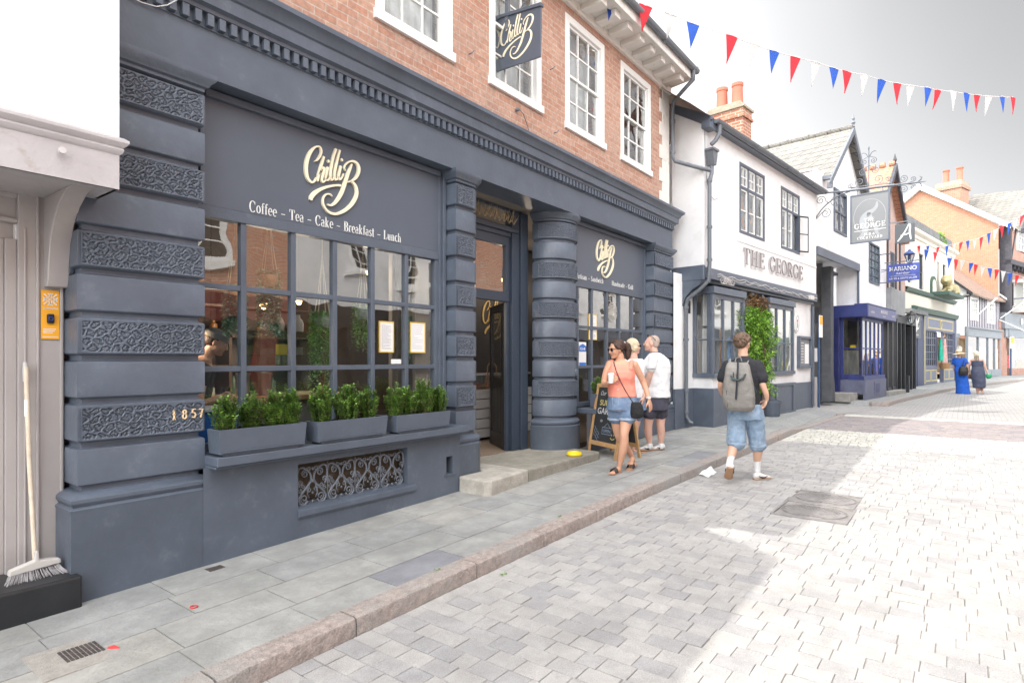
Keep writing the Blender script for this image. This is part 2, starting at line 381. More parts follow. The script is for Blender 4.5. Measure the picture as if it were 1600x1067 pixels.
# ------------------------------------------------------------------ lettering: drawn glyphs
def arc(cx, cy, rx, ry, a0, a1, T, t, n=12):
    out = []
    for i in range(n + 1):
        a = R(a0 + (a1 - a0) * i / n)
        out.append((cx + rx * math.cos(a), cy + ry * math.sin(a), t + (T - t) * abs(math.cos(a)) ** 1.3))
    return out
TH, TN = .15, .055
def ln(x0, y0, x1, y1, w): return [(x0, y0, w), (x1, y1, w)]
def sf(x, y, w=.26): return [(x - w / 2, y, .045), (x + w / 2, y, .045)]
def stem(x, y0, y1, w=TH, s0=True, s1=True, sw=.28):
    o = [ln(x, y0, x, y1, w)]
    if s0: o.append(sf(x, y0 + .02, sw))
    if s1: o.append(sf(x, y1 - .02, sw))
    return o
X_ = .68
def gl(c):
    A = arc
    U = {
     'A': (.78, [ln(.10, 0, .38, 1, TN), ln(.38, 1, .68, 0, TH), ln(.22, .35, .56, .35, TN), sf(.1, .02), sf(.68, .02)]),
     'B': (.72, stem(.2, 0, 1) + [A(.34, .75, .24, .23, 90, -90, TH, TN), A(.36, .26, .28, .26, 90, -90, TH, TN), ln(.2, .97, .34, .97, TN), ln(.2, .52, .36, .52, TN), ln(.2, .03, .36, .03, TN)]),
     'C': (.78, [A(.42, .5, .32, .5, 45, 315, TH, TN, 18), ln(.68, .70, .68, .95, .06)]),
     'D': (.82, stem(.2, 0, 1) + [A(.34, .5, .34, .47, 90, -90, TH, TN), ln(.2, .97, .34, .97, TN), ln(.2, .03, .34, .03, TN)]),
     'E': (.70, stem(.2, 0, 1) + [ln(.2, .97, .62, .97, TN), ln(.2, .03, .64, .03, TN), ln(.2, .51, .5, .51, TN), ln(.61, .78, .61, .98, .05), ln(.63, .02, .63, .24, .05), ln(.49, .4, .49, .62, .05)]),
     'G': (.86, [A(.44, .5, .33, .5, 45, 330, TH, TN, 18), ln(.70, .70, .70, .95, .06), ln(.70, .08, .70, .42, TH * .9), sf(.70, .42, .3)]),
     'H': (.88, stem(.2, 0, 1) + stem(.68, 0, 1) + [ln(.2, .51, .68, .51, TN)]),
     'I': (.40, stem(.2, 0, 1)),
     'L': (.66, stem(.2, 0, 1) + [ln(.2, .03, .6, .03, TN), ln(.6, .02, .6, .26, .05)]),
     'M': (1.0, stem(.16, 0, 1, TN) + stem(.82, 0, 1) + [ln(.18, 1, .47, .05, TH), ln(.47, .05, .8, 1, TN)]),
     'N': (.88, stem(.16, 0, 1, TN) + stem(.72, 0, 1, TN) + [ln(.16, 1, .72, 0, TH)]),
     'O': (.86, [A(.43, .5, .33, .5, 0, 360, TH, TN, 24)]),
     'P': (.70, stem(.2, 0, 1) + [A(.34, .73, .25, .25, 90, -90, TH, TN), ln(.2, .97, .34, .97, TN), ln(.2, .48, .34, .48, TN)]),
     'R': (.80, stem(.2, 0, 1) + [A(.34, .74, .24, .24, 90, -90, TH, TN), ln(.2, .97, .34, .97, TN), ln(.2, .5, .34, .5, TN), ln(.38, .5, .68, .02, TH), sf(.72, .02, .16)]),
     'S': (.64, [[(.54, .82, TN), (.46, .96, TN), (.3, .98, TN), (.14, .85, .1), (.16, .66, TH), (.34, .52, TH), (.52, .36, TH), (.52, .14, .1), (.34, .02, TN), (.18, .05, TN), (.1, .22, TN)]]),
     'T': (.76, stem(.38, 0, 1) + [ln(.06, .97, .7, .97, TN), ln(.06, .74, .06, .99, .05), ln(.7, .74, .7, .99, .05)]),
     'U': (.84, [ln(.18, 1, .18, .3, TH), A(.42, .3, .24, .28, 180, 360, TH, TN), ln(.66, .3, .66, 1, TN), sf(.18, .98), sf(.66, .98)]),
     'Y': (.78, stem(.4, 0, .45, s1=False) + [ln(.1, 1, .4, .42, TH), ln(.4, .42, .68, 1, TN), sf(.1, .98), sf(.68, .98)]),
     'K': (.82, stem(.2, 0, 1) + [ln(.24, .42, .64, .98, TN), ln(.34, .56, .68, .02, TH), sf(.68, .02), sf(.62, .98)]),
     '&': (.86, [[(.72, .05, TH), (.3, .66, TH), (.28, .86, TN), (.4, .98, TN), (.5, .85, TN), (.42, .62, TN), (.16, .36, .1), (.14, .15, TH), (.32, .02, TN), (.56, .14, TN), (.72, .48, TN)]]),
     'a': (.56, [A(.26, .2, .17, .19, 0, 360, .11, TN), ln(.44, .0, .44, .5, TH * .8), A(.28, .48, .16, .18, 0, 160, .09, TN), sf(.48, .02, .14)]),
     'b': (.62, [ln(.16, 0, .16, 1, .12), A(.32, .34, .2, .33, -160, 160, .12, TN), sf(.12, .98, .16)]),
     'c': (.52, [A(.3, .34, .2, .33, 50, 310, .12, TN)]),
     'd': (.64, [ln(.46, 0, .46, 1, .12), A(.28, .34, .19, .33, 20, 340, .12, TN), sf(.42, .98, .16), sf(.52, .02, .14)]),
     'e': (.54, [A(.3, .34, .2, .33, 0, 310, .12, TN), ln(.1, .36, .5, .36, TN)]),
     'f': (.38, [ln(.18, 0, .18, .8, .12), A(.3, .8, .12, .17, 180, 40, .1, TN), ln(.04, .65, .34, .65, TN), sf(.18, .02, .26)]),
     'h': (.66, [ln(.16, 0, .16, 1, .12), A(.32, .44, .16, .22, 170, 0, .1, TN), ln(.48, 0, .48, .46, .12), sf(.16, .02, .24), sf(.48, .02, .24), sf(.12, .98, .16)]),
     'i': (.32, [ln(.16, 0, .16, .66, .12), sf(.16, .02, .24), sf(.12, .64, .16), ln(.16, .82, .16, .95, .13)]),
     'k': (.64, [ln(.16, 0, .16, 1, .12), ln(.18, .26, .46, .64, TN), ln(.26, .38, .5, .02, .12), sf(.16, .02, .24), sf(.5, .02, .2), sf(.44, .64, .2), sf(.12, .98, .16)]),
     'l': (.32, [ln(.16, 0, .16, 1, .12), sf(.16, .02, .24), sf(.12, .98, .16)]),
     'm': (.96, [ln(.16, 0, .16, .64, .12), A(.3, .46, .14, .2, 170, 0, .1, TN), ln(.44, 0, .44, .46, .12), A(.6, .46, .16, .2, 170, 0, .1, TN), ln(.76, 0, .76, .46, .12), sf(.16, .02, .22), sf(.44, .02, .22), sf(.76, .02, .22), sf(.12, .64, .16)]),
     'n': (.64, [ln(.16, 0, .16, .64, .12), A(.32, .46, .16, .2, 170, 0, .1, TN), ln(.48, 0, .48, .46, .12), sf(.16, .02, .24), sf(.48, .02, .24), sf(.12, .64, .16)]),
     'o': (.58, [A(.3, .34, .2, .33, 0, 360, .12, TN, 18)]),
     'r': (.46, [ln(.16, 0, .16, .64, .12), A(.32, .46, .14, .2, 160, 40, .09, TN), ln(.4, .54, .4, .64, .09), sf(.16, .02, .26), sf(.12, .64, .16)]),
     's': (.48, [[(.4, .54, TN), (.32, .66, TN), (.2, .66, TN), (.11, .54, .09), (.16, .42, .11), (.3, .32, .12), (.4, .2, .11), (.36, .06, .08), (.24, .01, TN), (.12, .04, TN), (.08, .16, TN)]]),
     't': (.38, [ln(.18, .1, .18, .88, .12), [(.18, .12, .11), (.22, .03, .08), (.34, .06, TN)], ln(.04, .65, .34, .65, TN)]),
     'u': (.64, [ln(.16, .2, .16, .66, .12), A(.31, .2, .15, .18, 180, 350, .1, TN), ln(.48, 0, .48, .66, .12), sf(.12, .64, .16), sf(.44, .64, .16), sf(.54, .02, .14)]),
     'w': (.84, [ln(.08, .66, .26, 0, .12), ln(.26, 0, .42, .6, TN), ln(.42, .6, .58, 0, .12), ln(.58, 0, .74, .66, TN), sf(.08, .65, .2), sf(.74, .65, .2)]),
     '-': (.72, [ln(.12, .36, .6, .36, .07)]), '1': (.4, stem(.2, 0, 1, s1=False)),
    }
    return U.get(c, (.38, []))
def serif(mb, text, x0, x1, z, h, frame, th=.004, track=.03, wk=.82):
    wd = sum(gl(c)[0] + track for c in text); sx = (x1 - x0) / wd; x = x0
    for c in text:
        w, st = gl(c)
        for q in st: mb.ribbon([(x + a * sx, z + b * h, wq * wk * min(h, sx * 1.25)) for a, b, wq in q], th, frame)
        x += (w + track) * sx
def sans(text, bold=.0, shear=0, sx=1.):
    cu = bpy.data.curves.new('t', 'FONT'); cu.body = text; cu.size = 1; cu.offset = bold; cu.shear = shear; cu.extrude = 0
    cu.resolution_u = 3
    o = bpy.data.objects.new('t', cu); COL.objects.link(o)
    bpy.context.view_layer.update()
    me = bpy.data.meshes.new_from_object(o.evaluated_get(bpy.context.evaluated_depsgraph_get()))
    v = [tuple(p.co) for p in me.vertices]; f = [tuple(p.vertices) for p in me.polygons]
    bpy.data.objects.remove(o); bpy.data.curves.remove(cu); bpy.data.meshes.remove(me)
    return v, f
def sanstext(mb, text, x0, x1, z, h, frame, th=.004, bold=.01, shear=0):
    v, f = sans(text, bold, shear)
    if not v: return
    a = min(p[0] for p in v); b = max(p[0] for p in v); hh = .70
    vs = [frame(x0 + (p[0] - a) / (b - a) * (x1 - x0), z + p[1] / hh * h, th) for p in v]
    mb.add(vs, f)

# brush script sign, traced as strokes in its own little grid
LOGO = [
 [(0.145,0.713,0.009),(0.180,0.736,0.021),(0.223,0.794,0.028),(0.257,0.879,0.028),(0.237,0.943,0.026),(0.185,0.943,0.021),(0.131,0.907,0.029),(0.069,0.827,0.045),(0.022,0.722,0.052),(0.000,0.617,0.052),(0.000,0.518,0.050),(0.021,0.437,0.045),(0.062,0.396,0.036),(0.105,0.389,0.026),(0.145,0.423,0.022),(0.173,0.480,0.016)],
 [(0.301,0.824,0.033),(0.271,0.725,0.036),(0.235,0.615,0.036),(0.206,0.506,0.035),(0.188,0.427,0.029)],
 [(0.214,0.534,0.012),(0.252,0.613,0.019),(0.285,0.653,0.028),(0.304,0.642,0.036),(0.294,0.585,0.036),(0.271,0.509,0.035),(0.264,0.458,0.033),(0.285,0.435,0.024),(0.323,0.466,0.017),(0.349,0.516,0.010)],
 [(0.370,0.684,0.031),(0.354,0.620,0.035),(0.337,0.546,0.036),(0.337,0.494,0.031),(0.364,0.480,0.024),(0.389,0.501,0.019),(0.411,0.539,0.012)],
 [(0.370,0.789,0.026),(0.389,0.770,0.036),(0.399,0.767,0.019)],
 [(0.520,1.000,0.033),(0.487,0.917,0.035),(0.456,0.812,0.035),(0.434,0.703,0.035),(0.418,0.610,0.036),(0.418,0.534,0.033),(0.442,0.503,0.024),(0.470,0.532,0.016),(0.484,0.561,0.012)],
 [(0.589,1.000,0.028),(0.561,0.910,0.033),(0.534,0.807,0.035),(0.508,0.710,0.038),(0.491,0.615,0.036),(0.491,0.551,0.033),(0.518,0.527,0.026),(0.546,0.556,0.016),(0.563,0.587,0.012)],
 [(0.604,0.760,0.031),(0.589,0.691,0.035),(0.566,0.615,0.038),(0.563,0.568,0.035),(0.591,0.549,0.028),(0.629,0.591,0.017),(0.660,0.656,0.012)],
 [(0.610,0.872,0.026),(0.630,0.855,0.036),(0.641,0.848,0.019)],
 [(0.815,0.845,0.019),(0.788,0.781,0.035),(0.748,0.693,0.047),(0.705,0.577,0.052),(0.665,0.463,0.055),(0.618,0.347,0.054),(0.563,0.252,0.050),(0.499,0.168,0.040),(0.427,0.116,0.028),(0.364,0.116,0.014)],
 [(0.694,0.710,0.012),(0.672,0.751,0.017),(0.701,0.813,0.021),(0.767,0.870,0.024),(0.848,0.896,0.033),(0.917,0.877,0.043),(0.950,0.815,0.050),(0.938,0.732,0.047),(0.893,0.651,0.040),(0.832,0.594,0.029),(0.767,0.558,0.022),(0.712,0.537,0.014)],
 [(0.775,0.560,0.019),(0.839,0.556,0.035),(0.888,0.508,0.048),(0.910,0.425,0.052),(0.884,0.326,0.055),(0.815,0.219,0.054),(0.720,0.121,0.048),(0.610,0.045,0.045),(0.503,0.000,0.038),(0.404,0.000,0.035),(0.330,0.043,0.029),(0.287,0.111,0.029),(0.290,0.192,0.022),(0.330,0.256,0.022),(0.382,0.280,0.019),(0.427,0.276,0.016),(0.447,0.256,0.009)],
 [(0.076,0.121,0.041),(0.090,0.174,0.057),(0.147,0.245,0.057),(0.235,0.314,0.045),(0.337,0.371,0.038),(0.456,0.421,0.031),(0.563,0.453,0.029),(0.606,0.454,0.028)]]
def smooth_pts(p, k=3):
    out = []
    n = len(p)
    for i in range(n - 1):
        p0, p1, p2, p3 = p[max(i - 1, 0)], p[i], p[i + 1], p[min(i + 2, n - 1)]
        for j in range(k):
            t = j / k
            out.append(tuple(.5 * ((2 * b) + (-a + c) * t + (2 * a - 5 * b + 4 * c - d) * t * t + (-a + 3 * b - 3 * c + d) * t ** 3) for a, b, c, d in zip(p0, p1, p2, p3)))
    out.append(p[-1]); return out
def logo(mb, x0, z0, h, frame, th=.012, wk=1., sx=1.):
    """x0,z0 lower left, h height"""
    for st in LOGO:
        mb.ribbon([(x0 + x * h * sx, z0 + z * h, w * h * wk) for x, z, w in smooth_pts(st)], th, frame)

# ================================================================== GROUND
rnd = random.Random(7)
KERB = [(-6, 2.74), (0, 2.72), (3, 2.72), (6, 2.69), (8, 2.60), (10, 2.55), (11.6, 2.54), (13, 2.52), (15.2, 2.40), (16.2, 2.34), (16.75, 2.46)]
def kerb_y(x):
    for (a, b), (c, d) in zip(KERB, KERB[1:]):
        if a <= x <= c: return b + (d - b) * (x - a) / (c - a)
    return KERB[-1][1]
GROUND = mat('bedding_sand', (.24, .228, .21), .95, .3, 3, .4, 120)
mb = MB()
xs = [-60, -30, -10, -6] + [x * 1.0 for x in range(-5, 60)] + [70, 90, 130, 200]
ys = [-160, -60, -20, -6, -3, 0, 3, 6, 20, 60, 160]
v = [(x, y, gz(x) - .0065) for x in xs for y in ys]; k = len(ys)
mb.add(v, [(i * k + j, (i + 1) * k + j, (i + 1) * k + j + 1, i * k + j + 1) for i in range(len(xs) - 1) for j in range(k - 1)])
g = struct(obj('ground', mb, GROUND))

PAVER = mat('road_block_paving', (.375, .370, .366), .85, .07, 9, .55, 150, tint=[(.86, .86, .88), (1, .99, .97), (1.08, 1.06, 1.03)], col2=(.285, .28, .275), c2scale=.8, c2lo=.47, c2hi=.72, speck=170)
PALEP = mat('pale_sett_paving', (.52, .51, .47), .85, .06, 8, .5, 120, tint=[(.85, .85, .85), (1, 1, .98), (1.1, 1.1, 1.08)])
REDP = mat('brown_block_paving', (.285, .268, .272), .85, .07, 8, .5, 120, tint=[(.8, .8, .85), (1, .97, .95), (1.15, 1.05, 1.0)])
def paver(mb, x0, x1, y0, y1, zf, tint, g=.0035, ch=.0022, r=None):
    """one chamfered block, a hair tilted"""
    if rnd.random() < .07: g = g + rnd.uniform(.001, .0035)
    dz = [rnd.uniform(-.0018, .0018) for _ in range(4)]; d0 = rnd.uniform(-.001, .001)
    q = [(x0 + g, y0 + g), (x1 - g, y0 + g), (x1 - g, y1 - g), (x0 + g, y1 - g)]
    q = [(a + rnd.uniform(-.0015, .0015), b + rnd.uniform(-.0015, .0015)) for a, b in q]
    cx, cy = (x0 + x1) / 2, (y0 + y1) / 2
    ins = [(a + math.copysign(ch, cx - a), b + math.copysign(ch, cy - b)) for a, b in q]
    v = [(a, b, zf(a) + d0 + z) for (a, b), z in zip(ins, dz)] + [(a, b, zf(a) + d0 + z - ch * .9) for (a, b), z in zip(q, dz)] + [(a, b, zf(a) - .03) for a, b in q]
    f = [(0, 1, 2, 3)] + [(i, 4 + i, 4 + (i + 1) % 4, (i + 1) % 4) for i in range(4)] + [(4 + i, 8 + i, 8 + (i + 1) % 4, 4 + (i + 1) % 4) for i in range(4)]
    mb.add(v, f, tint)
def in_cover(x0, x1, y0, y1):
    return x1 > 5.95 and x0 < 7.12 and y1 > .86 and y0 < 1.46
def courses(mb, xa, xb, row, lmin, lmax, ya, ykerb=True, yb=3.0, g=.0035, zf=gz, hole=True):
    x = xa; n = 0
    while x < xb - 1e-6:
        x1 = min(x + row, xb); y = ya + rnd.uniform(0, .15)
        ye = kerb_y((x + x1) / 2) - .004 if ykerb else yb
        y = ya - rnd.uniform(0, .2)
        while y < ye:
            l = rnd.uniform(lmin, lmax); y1 = min(y + l, ye)
            if ye - y1 < .07: y1 = ye
            if hole and in_cover(x, x1, y, y1):
                # cut blocks round the iron cover
                if y < .86 - .03: paver(mb, x, x1, y, .86, zf, rnd.random() + .001, g)
                if y1 > 1.46 + .03: paver(mb, x, x1, 1.46, y1, zf, rnd.random() + .001, g)
                if x < 5.93: paver(mb, x, 5.95, max(y, .86), min(y1, 1.46), zf, rnd.random() + .001, g)
                if x1 > 7.14: paver(mb, 7.12, x1, max(y, .86), min(y1, 1.46), zf, rnd.random() + .001, g)
            else: paver(mb, x, x1, y, y1, zf, rnd.random() + .001, g)
            y = y1
        x = x1; n += 1
mb = MB(); courses(mb, -.6, 10.8, .128, .11, .22, -3.0, g=.0018); struct(obj('road', mb, PAVER))
mb = MB(); courses(mb, 10.8, 12.9, .12, .10, .17, -3.6, g=.007, hole=False); struct(obj('paving_band_pale', mb, PALEP))
mb = MB(); courses(mb, 12.9, 16.2, .11, .18, .22, -4, g=.003, hole=False); struct(obj('paving_band_brown', mb, REDP))
mb = MB(); courses(mb, 16.2, 16.8, .15, .2, .3, -4, g=.004, ykerb=False, yb=2.4, hole=False); struct(obj('paving_line_pale', mb, PALEP))
FARP = brickmat('far_block_paving', (.375, .37, .365), (.34, .335, .33), (.2, .19, .18), bw=.2, bh=.15, ms=.006, plan=True, swap=True, dirt=(.28, .27, .26))
mb = MB()
def sheet(mb, x0, x1, ya, yb, zf, n):
    for i in range(n):
        a = x0 + (x1 - x0) * i / n; b = x0 + (x1 - x0) * (i + 1) / n
        mb.add([(a, ya, zf(a)), (b, ya, zf(b)), (b, yb, zf(b)), (a, yb, zf(a))], [(0, 1, 2, 3)])
sheet(mb, 16.8, 80, -30, 3.4, lambda x: gz(x), 60); sheet(mb, -8, -.6, -3.2, 2.72, gz, 6)
sheet(mb, -8, 16.8, -3.9, -3.15, lambda x: gz(x) + .004, 25)
struct(obj('far_road', mb, FARP))

# kerbstones, each stone its own block in one run
KST = mat('pink_granite_kerb', (.33, .28, .255), .8, .18, 22, .9, 70, col2=(.30, .29, .275), c2scale=1.3, c2lo=.42, c2hi=.62, speck=140)
def kerbrun(pts, name, w=.152, h=.125, drop=None, smin=.75, smax=1.15, zb=-.08):
    mb = MB(); P = [Vector(p) for p in pts]; cum = [0]
    for a, b in zip(P, P[1:]): cum.append(cum[-1] + (b - a).length)
    def at(s):
        for i in range(len(P) - 1):
            if s <= cum[i + 1] or i == len(P) - 2:
                t = (s - cum[i]) / (cum[i + 1] - cum[i]); d = (P[i + 1] - P[i]).normalized(); return P[i].lerp(P[i + 1], t), d
    s = 0
    while s < cum[-1] - .02:
        e = min(s + rnd.uniform(smin, smax), cum[-1])
        if cum[-1] - e < .3: e = cum[-1]
        rows = []; m = 5
        for i in range(m):
            q = s + .005 + (e - s - .01) * i / (m - 1); p, d = at(q); nrm = Vector((-d.y, d.x))
            hh = h if drop is None else h * drop(q / cum[-1])
            z = gz(p.x); w_ = rnd.uniform(-.004, .004)
            prof = [(0 + w_, zb), (.0 + w_, hh - .022 + rnd.uniform(-.004, .004)), (.006 + w_, hh - .008), (.022, hh), (w, hh + rnd.uniform(-.001, .001)), (w, zb)]
            rows.append([(p.x + nrm.x * o, p.y + nrm.y * o, z + zz) for o, zz in prof])
        v = [q for r in rows for q in r]; k = 6
        f = [(i * k + j, (i + 1) * k + j, (i + 1) * k + (j + 1) % k, i * k + (j + 1) % k) for i in range(m - 1) for j in range(k)]
        f += [tuple(range(k)), tuple((m - 1) * k + j for j in range(k - 1, -1, -1))]
        mb.add(v, f); s = e
    return struct(obj(name, mb, KST, smooth=30))
def near_drop(t):
    s = t * 22.8 - 6
    return 1 if s < 11.7 else max(.12, 1 - (s - 11.7) / 1.5)
kerbrun(KERB, 'kerb', h=.103, drop=near_drop)
K2 = [(20.0, 2.2), (20.3, 1.82), (22, 1.72), (24.5, 1.46), (27, 1.12), (29.2, .85)]
K3 = [(29.2, .85), (32, .42), (34.5, -.08), (37, -.65), (40, -1.4), (45.1, -2.6), (52, -4.6), (60, -7.4)]
kerbrun(K2, 'kerb_far', smin=.9, smax=1.4); kerbrun(K3, 'kerb_distant', smin=1.2, smax=2)

# flagstones
FLAG = mat('york_stone_flags', (.32, .322, .318), .8, .11, 4, .6, 40, tint=[(.70, .71, .80), (.95, .96, .96), (1.0, 1.0, .97), (1.12, 1.09, 1.03)], col2=(.22, .225, .22), c2scale=1.6, c2lo=.48, c2hi=.72)
mb = MB()
rows = [(0, .29), (.29, .66), (.66, 1.02), (1.02, 1.42)]
for ri, (a, b) in enumerate(rows):
    x = -3 + rnd.random() * .5
    while x < 11.2:
        l = rnd.uniform(.48, .78); x1 = x + l
        if ri >= 2 and (x < 1.3 and x1 > .9): pass
        ka, kb = kerb_y(max(-6, x)) + .156, kerb_y(x1) + .156
        v = [(x, ka + a), (x1, kb + a), (x1, kb + b), (x, ka + b)]
        t = rnd.choice([.3, .45, .5, .6, .62, .7, .8, .95, .05 if ri == 0 else .4]); t = max(.002, min(1, t + rnd.uniform(-.08, .08)))
        dz = rnd.uniform(-.0012, .0012)
        if not (.9 < (x + x1) / 2 < 1.3 and 0):
            g = .0035; top = [(p[0] + (g if i in (0, 3) else -g), p[1] + (g if i < 2 else -g)) for i, p in enumerate(v)]
            mb.add([(p[0], p[1], pz(p[0]) + dz) for p in top] + [(p[0], p[1], pz(p[0]) - .02) for p in top], [(0, 1, 2, 3), (0, 4, 5, 1), (1, 5, 6, 2), (2, 6, 7, 3), (3, 7, 4, 0)], t)
        x = x1
struct(obj('pavement', mb, FLAG))
MORT = mat('mortar_bed', (.27, .26, .24), .95, .1, 12, .5, 90)
mb = MB(); n = 40
for i in range(n):
    a = -6 + 17.4 * i / n; b = -6 + 17.4 * (i + 1) / n
    mb.add([(a, kerb_y(a) + .15, pz(a) - .006), (b, kerb_y(b) + .15, pz(b) - .006), (b, 5.4, pz(b) - .006), (a, 5.4, pz(a) - .006)], [(0, 1, 2, 3)])
struct(obj('pavement_bed', mb, MORT))
# pavement in front of the pub and further on
GO = (10.75, 3.84); GA = R(6.3)
FLAGF = brickmat('far_flags', (.30, .31, .30), (.27, .275, .28), (.2, .2, .19), bw=.75, bh=.45, ms=.006, plan=True, dirt=(.25, .26, .26), bump=.3)
mb = MB()
n = 16
for i in range(n):
    a = 11.2 + 5.55 * i / n; b = 11.2 + 5.55 * (i + 1) / n
    def zz(x, edge): return gz(x) + .103 * max(.12, min(1, 1 - (x - 11.7) / 1.5)) - .004 if edge else pz(x)
    mb.add([(a, kerb_y(a) + .165, zz(a, 1)), (b, kerb_y(b) + .165, zz(b, 1)), (b, 3.0, pz(b)), (a, 3.0, pz(a))], [(0, 1, 2, 3)])
    mb.add([(a, 3.0, pz(a)), (b, 3.0, pz(b)), (b, 6, pz(b)), (a, 6, pz(a))], [(0, 1, 2, 3)])
for K in (K2[1:], K3):
    for (a, ya), (b, yb) in zip(K, K[1:]):
        mb.add([(a, ya + .16, pz(a)), (b, yb + .16, pz(b)), (b, yb + 6, pz(b)), (a, ya + 6, pz(a))], [(0, 1, 2, 3)])
mb.add([(20.3, 1.97, pz(20.3)), (20.3, 8, pz(20.3)), (20.0, 8, gz(20) + .005), (20.0, 2.3, gz(20) + .005)], [(0, 1, 2, 3)])
struct(obj('far_pavement', mb, FLAGF))
mb = MB(); mb.add([(16.75, 2.4, gz(17) + .006), (20.3, 1.9, gz(20) + .006), (20.3, 9, gz(20) + .006), (16.75, 9, gz(17) + .006)], [(0, 1, 2, 3)])
struct(obj('crossover_paving', mb, FARP))

# iron covers
COVER = mat('cast_iron_cover', (.29, .275, .27), .55, .1, 14, .3, 90, metal=.3)
t = thing('manhole_cover', 'rectangular double cast iron cover set in the road blocks', 'manhole cover', (6.53, 1.16, gz(6.5)))
mb = MB()
for a, b in ((5.955, 6.525), (6.535, 7.115)): mb.box(a, b, .865, 1.455, gz(6.5) - .03, gz((a + b) / 2) - .001)
def tilt(mb, x0):
    for i, p in enumerate(mb.v): mb.v[i] = (p[0], p[1], p[2] + gz(p[0]) - gz(x0))
obj('cover_plate', mb, COVER, t, bevel=.004)
mb = MB()
for cx in (6.24, 6.825):
    for i in range(12):
        for j in range(11):
            x = cx - .20 + i * .036; y = .95 + j * .042 + (i % 2) * .02
            if ((x - cx) / .24) ** 2 + ((y - 1.16) / .26) ** 2 > 1: continue
            mb.box(x, x + .022, y, y + .026, gz(x) - .002, gz(x) + .004)
    for rr in (.25, .262):
        mb.tube([(cx + rr * math.cos(q * .3), 1.16 + rr * 1.08 * math.sin(q * .3), gz(cx) + .0015) for q in range(22)], .004, 5)
obj('tread_stud', mb, COVER, t)
mb = MB(); z = gz(6.5) + .001
for (a, b, c, d) in ((5.93, 5.953, .84, 1.48), (7.117, 7.14, .84, 1.48), (5.953, 7.117, .84, .863), (5.953, 7.117, 1.457, 1.48)): mb.box(a, b, c, d, z - .04, z)
obj('cover_frame', mb, COVER, t)
t = thing('drain_cover', 'small dark ribbed iron cover in the flagstones near the black doorstep', 'drain cover', (1.07, 3.56, pz(1.07)))
mb = MB(); mb.box(.975, 1.155, 3.475, 3.645, pz(1) - .02, pz(1) + .001); DKI = mat('dark_iron', (.10, .085, .08), .6, .15, 20, .3, 90, metal=.3)
obj('cover_plate', mb, DKI, t)
mb = MB()
for i in range(9):
    for j in range(4): mb.box(.985 + i * .0187, .985 + i * .0187 + .013, 3.483 + j * .040, 3.483 + j * .040 + .033, pz(1), pz(1) + .006)
obj('tread_stud', mb, DKI, t)
mb = MB(); mb.box(.86, 1.36, 3.36, 3.72, pz(1) - .03, pz(1.1) + .0002); struct(obj('pavement_patch', mb, mat('concrete_patch', (.36, .34, .31), .9, .08, 30, .6, 140)))
mb = MB(); mb.box(1.98, 2.1, 4.12, 4.2, pz(2) - .03, pz(2.05) + .002)
tag(obj('stop_tap_cover', mb, DKI), 'tiny square dark tap cover at the foot of the left pilaster', 'tap cover')

# ================================================================== CAFE BUILDING
YF = 4.31     # face of the pilasters
bld = thing('cafe_building', 'red brick cafe with a slate grey classical shopfront and script lettering', 'building', (1.27, 4.35, .15))
def blk_profile(zb, zt, base=True):
    """(out,z) stack: plinth block, torus, ten rusticated blocks, cap"""
    pr = [(.045, -.05), (.045, zb - .02), (.05, zb), (.03, zb + .015), (.045, zb + .04), (.045, zb + .06), (.02, zb + .085), (-.028, zb + .10)]
    n = 10; z0 = zb + .10; p = (zt - z0) / n
    for k in range(n):
        a = z0 + k * p; b = a + p
        pr += [(-.032, a + .012), (-.030, a + .026), (-.004, a + .036), (.0, a + .042), (.0, b - .022), (-.004, b - .014), (-.030, b - .004)]
    pr += [(-.02, zt), (.0, zt + .01), (.0, zt + .03), (.02, zt + .04), (.03, zt + .06), (.055, zt + .085), (.06, zt + .1), (.06, zt + .125), (0, zt + .13)]
    return pr, z0, p, n
ZB, ZT = .70, 3.49
PROF, Z0, PITCH, NB = blk_profile(ZB - .01, ZT)
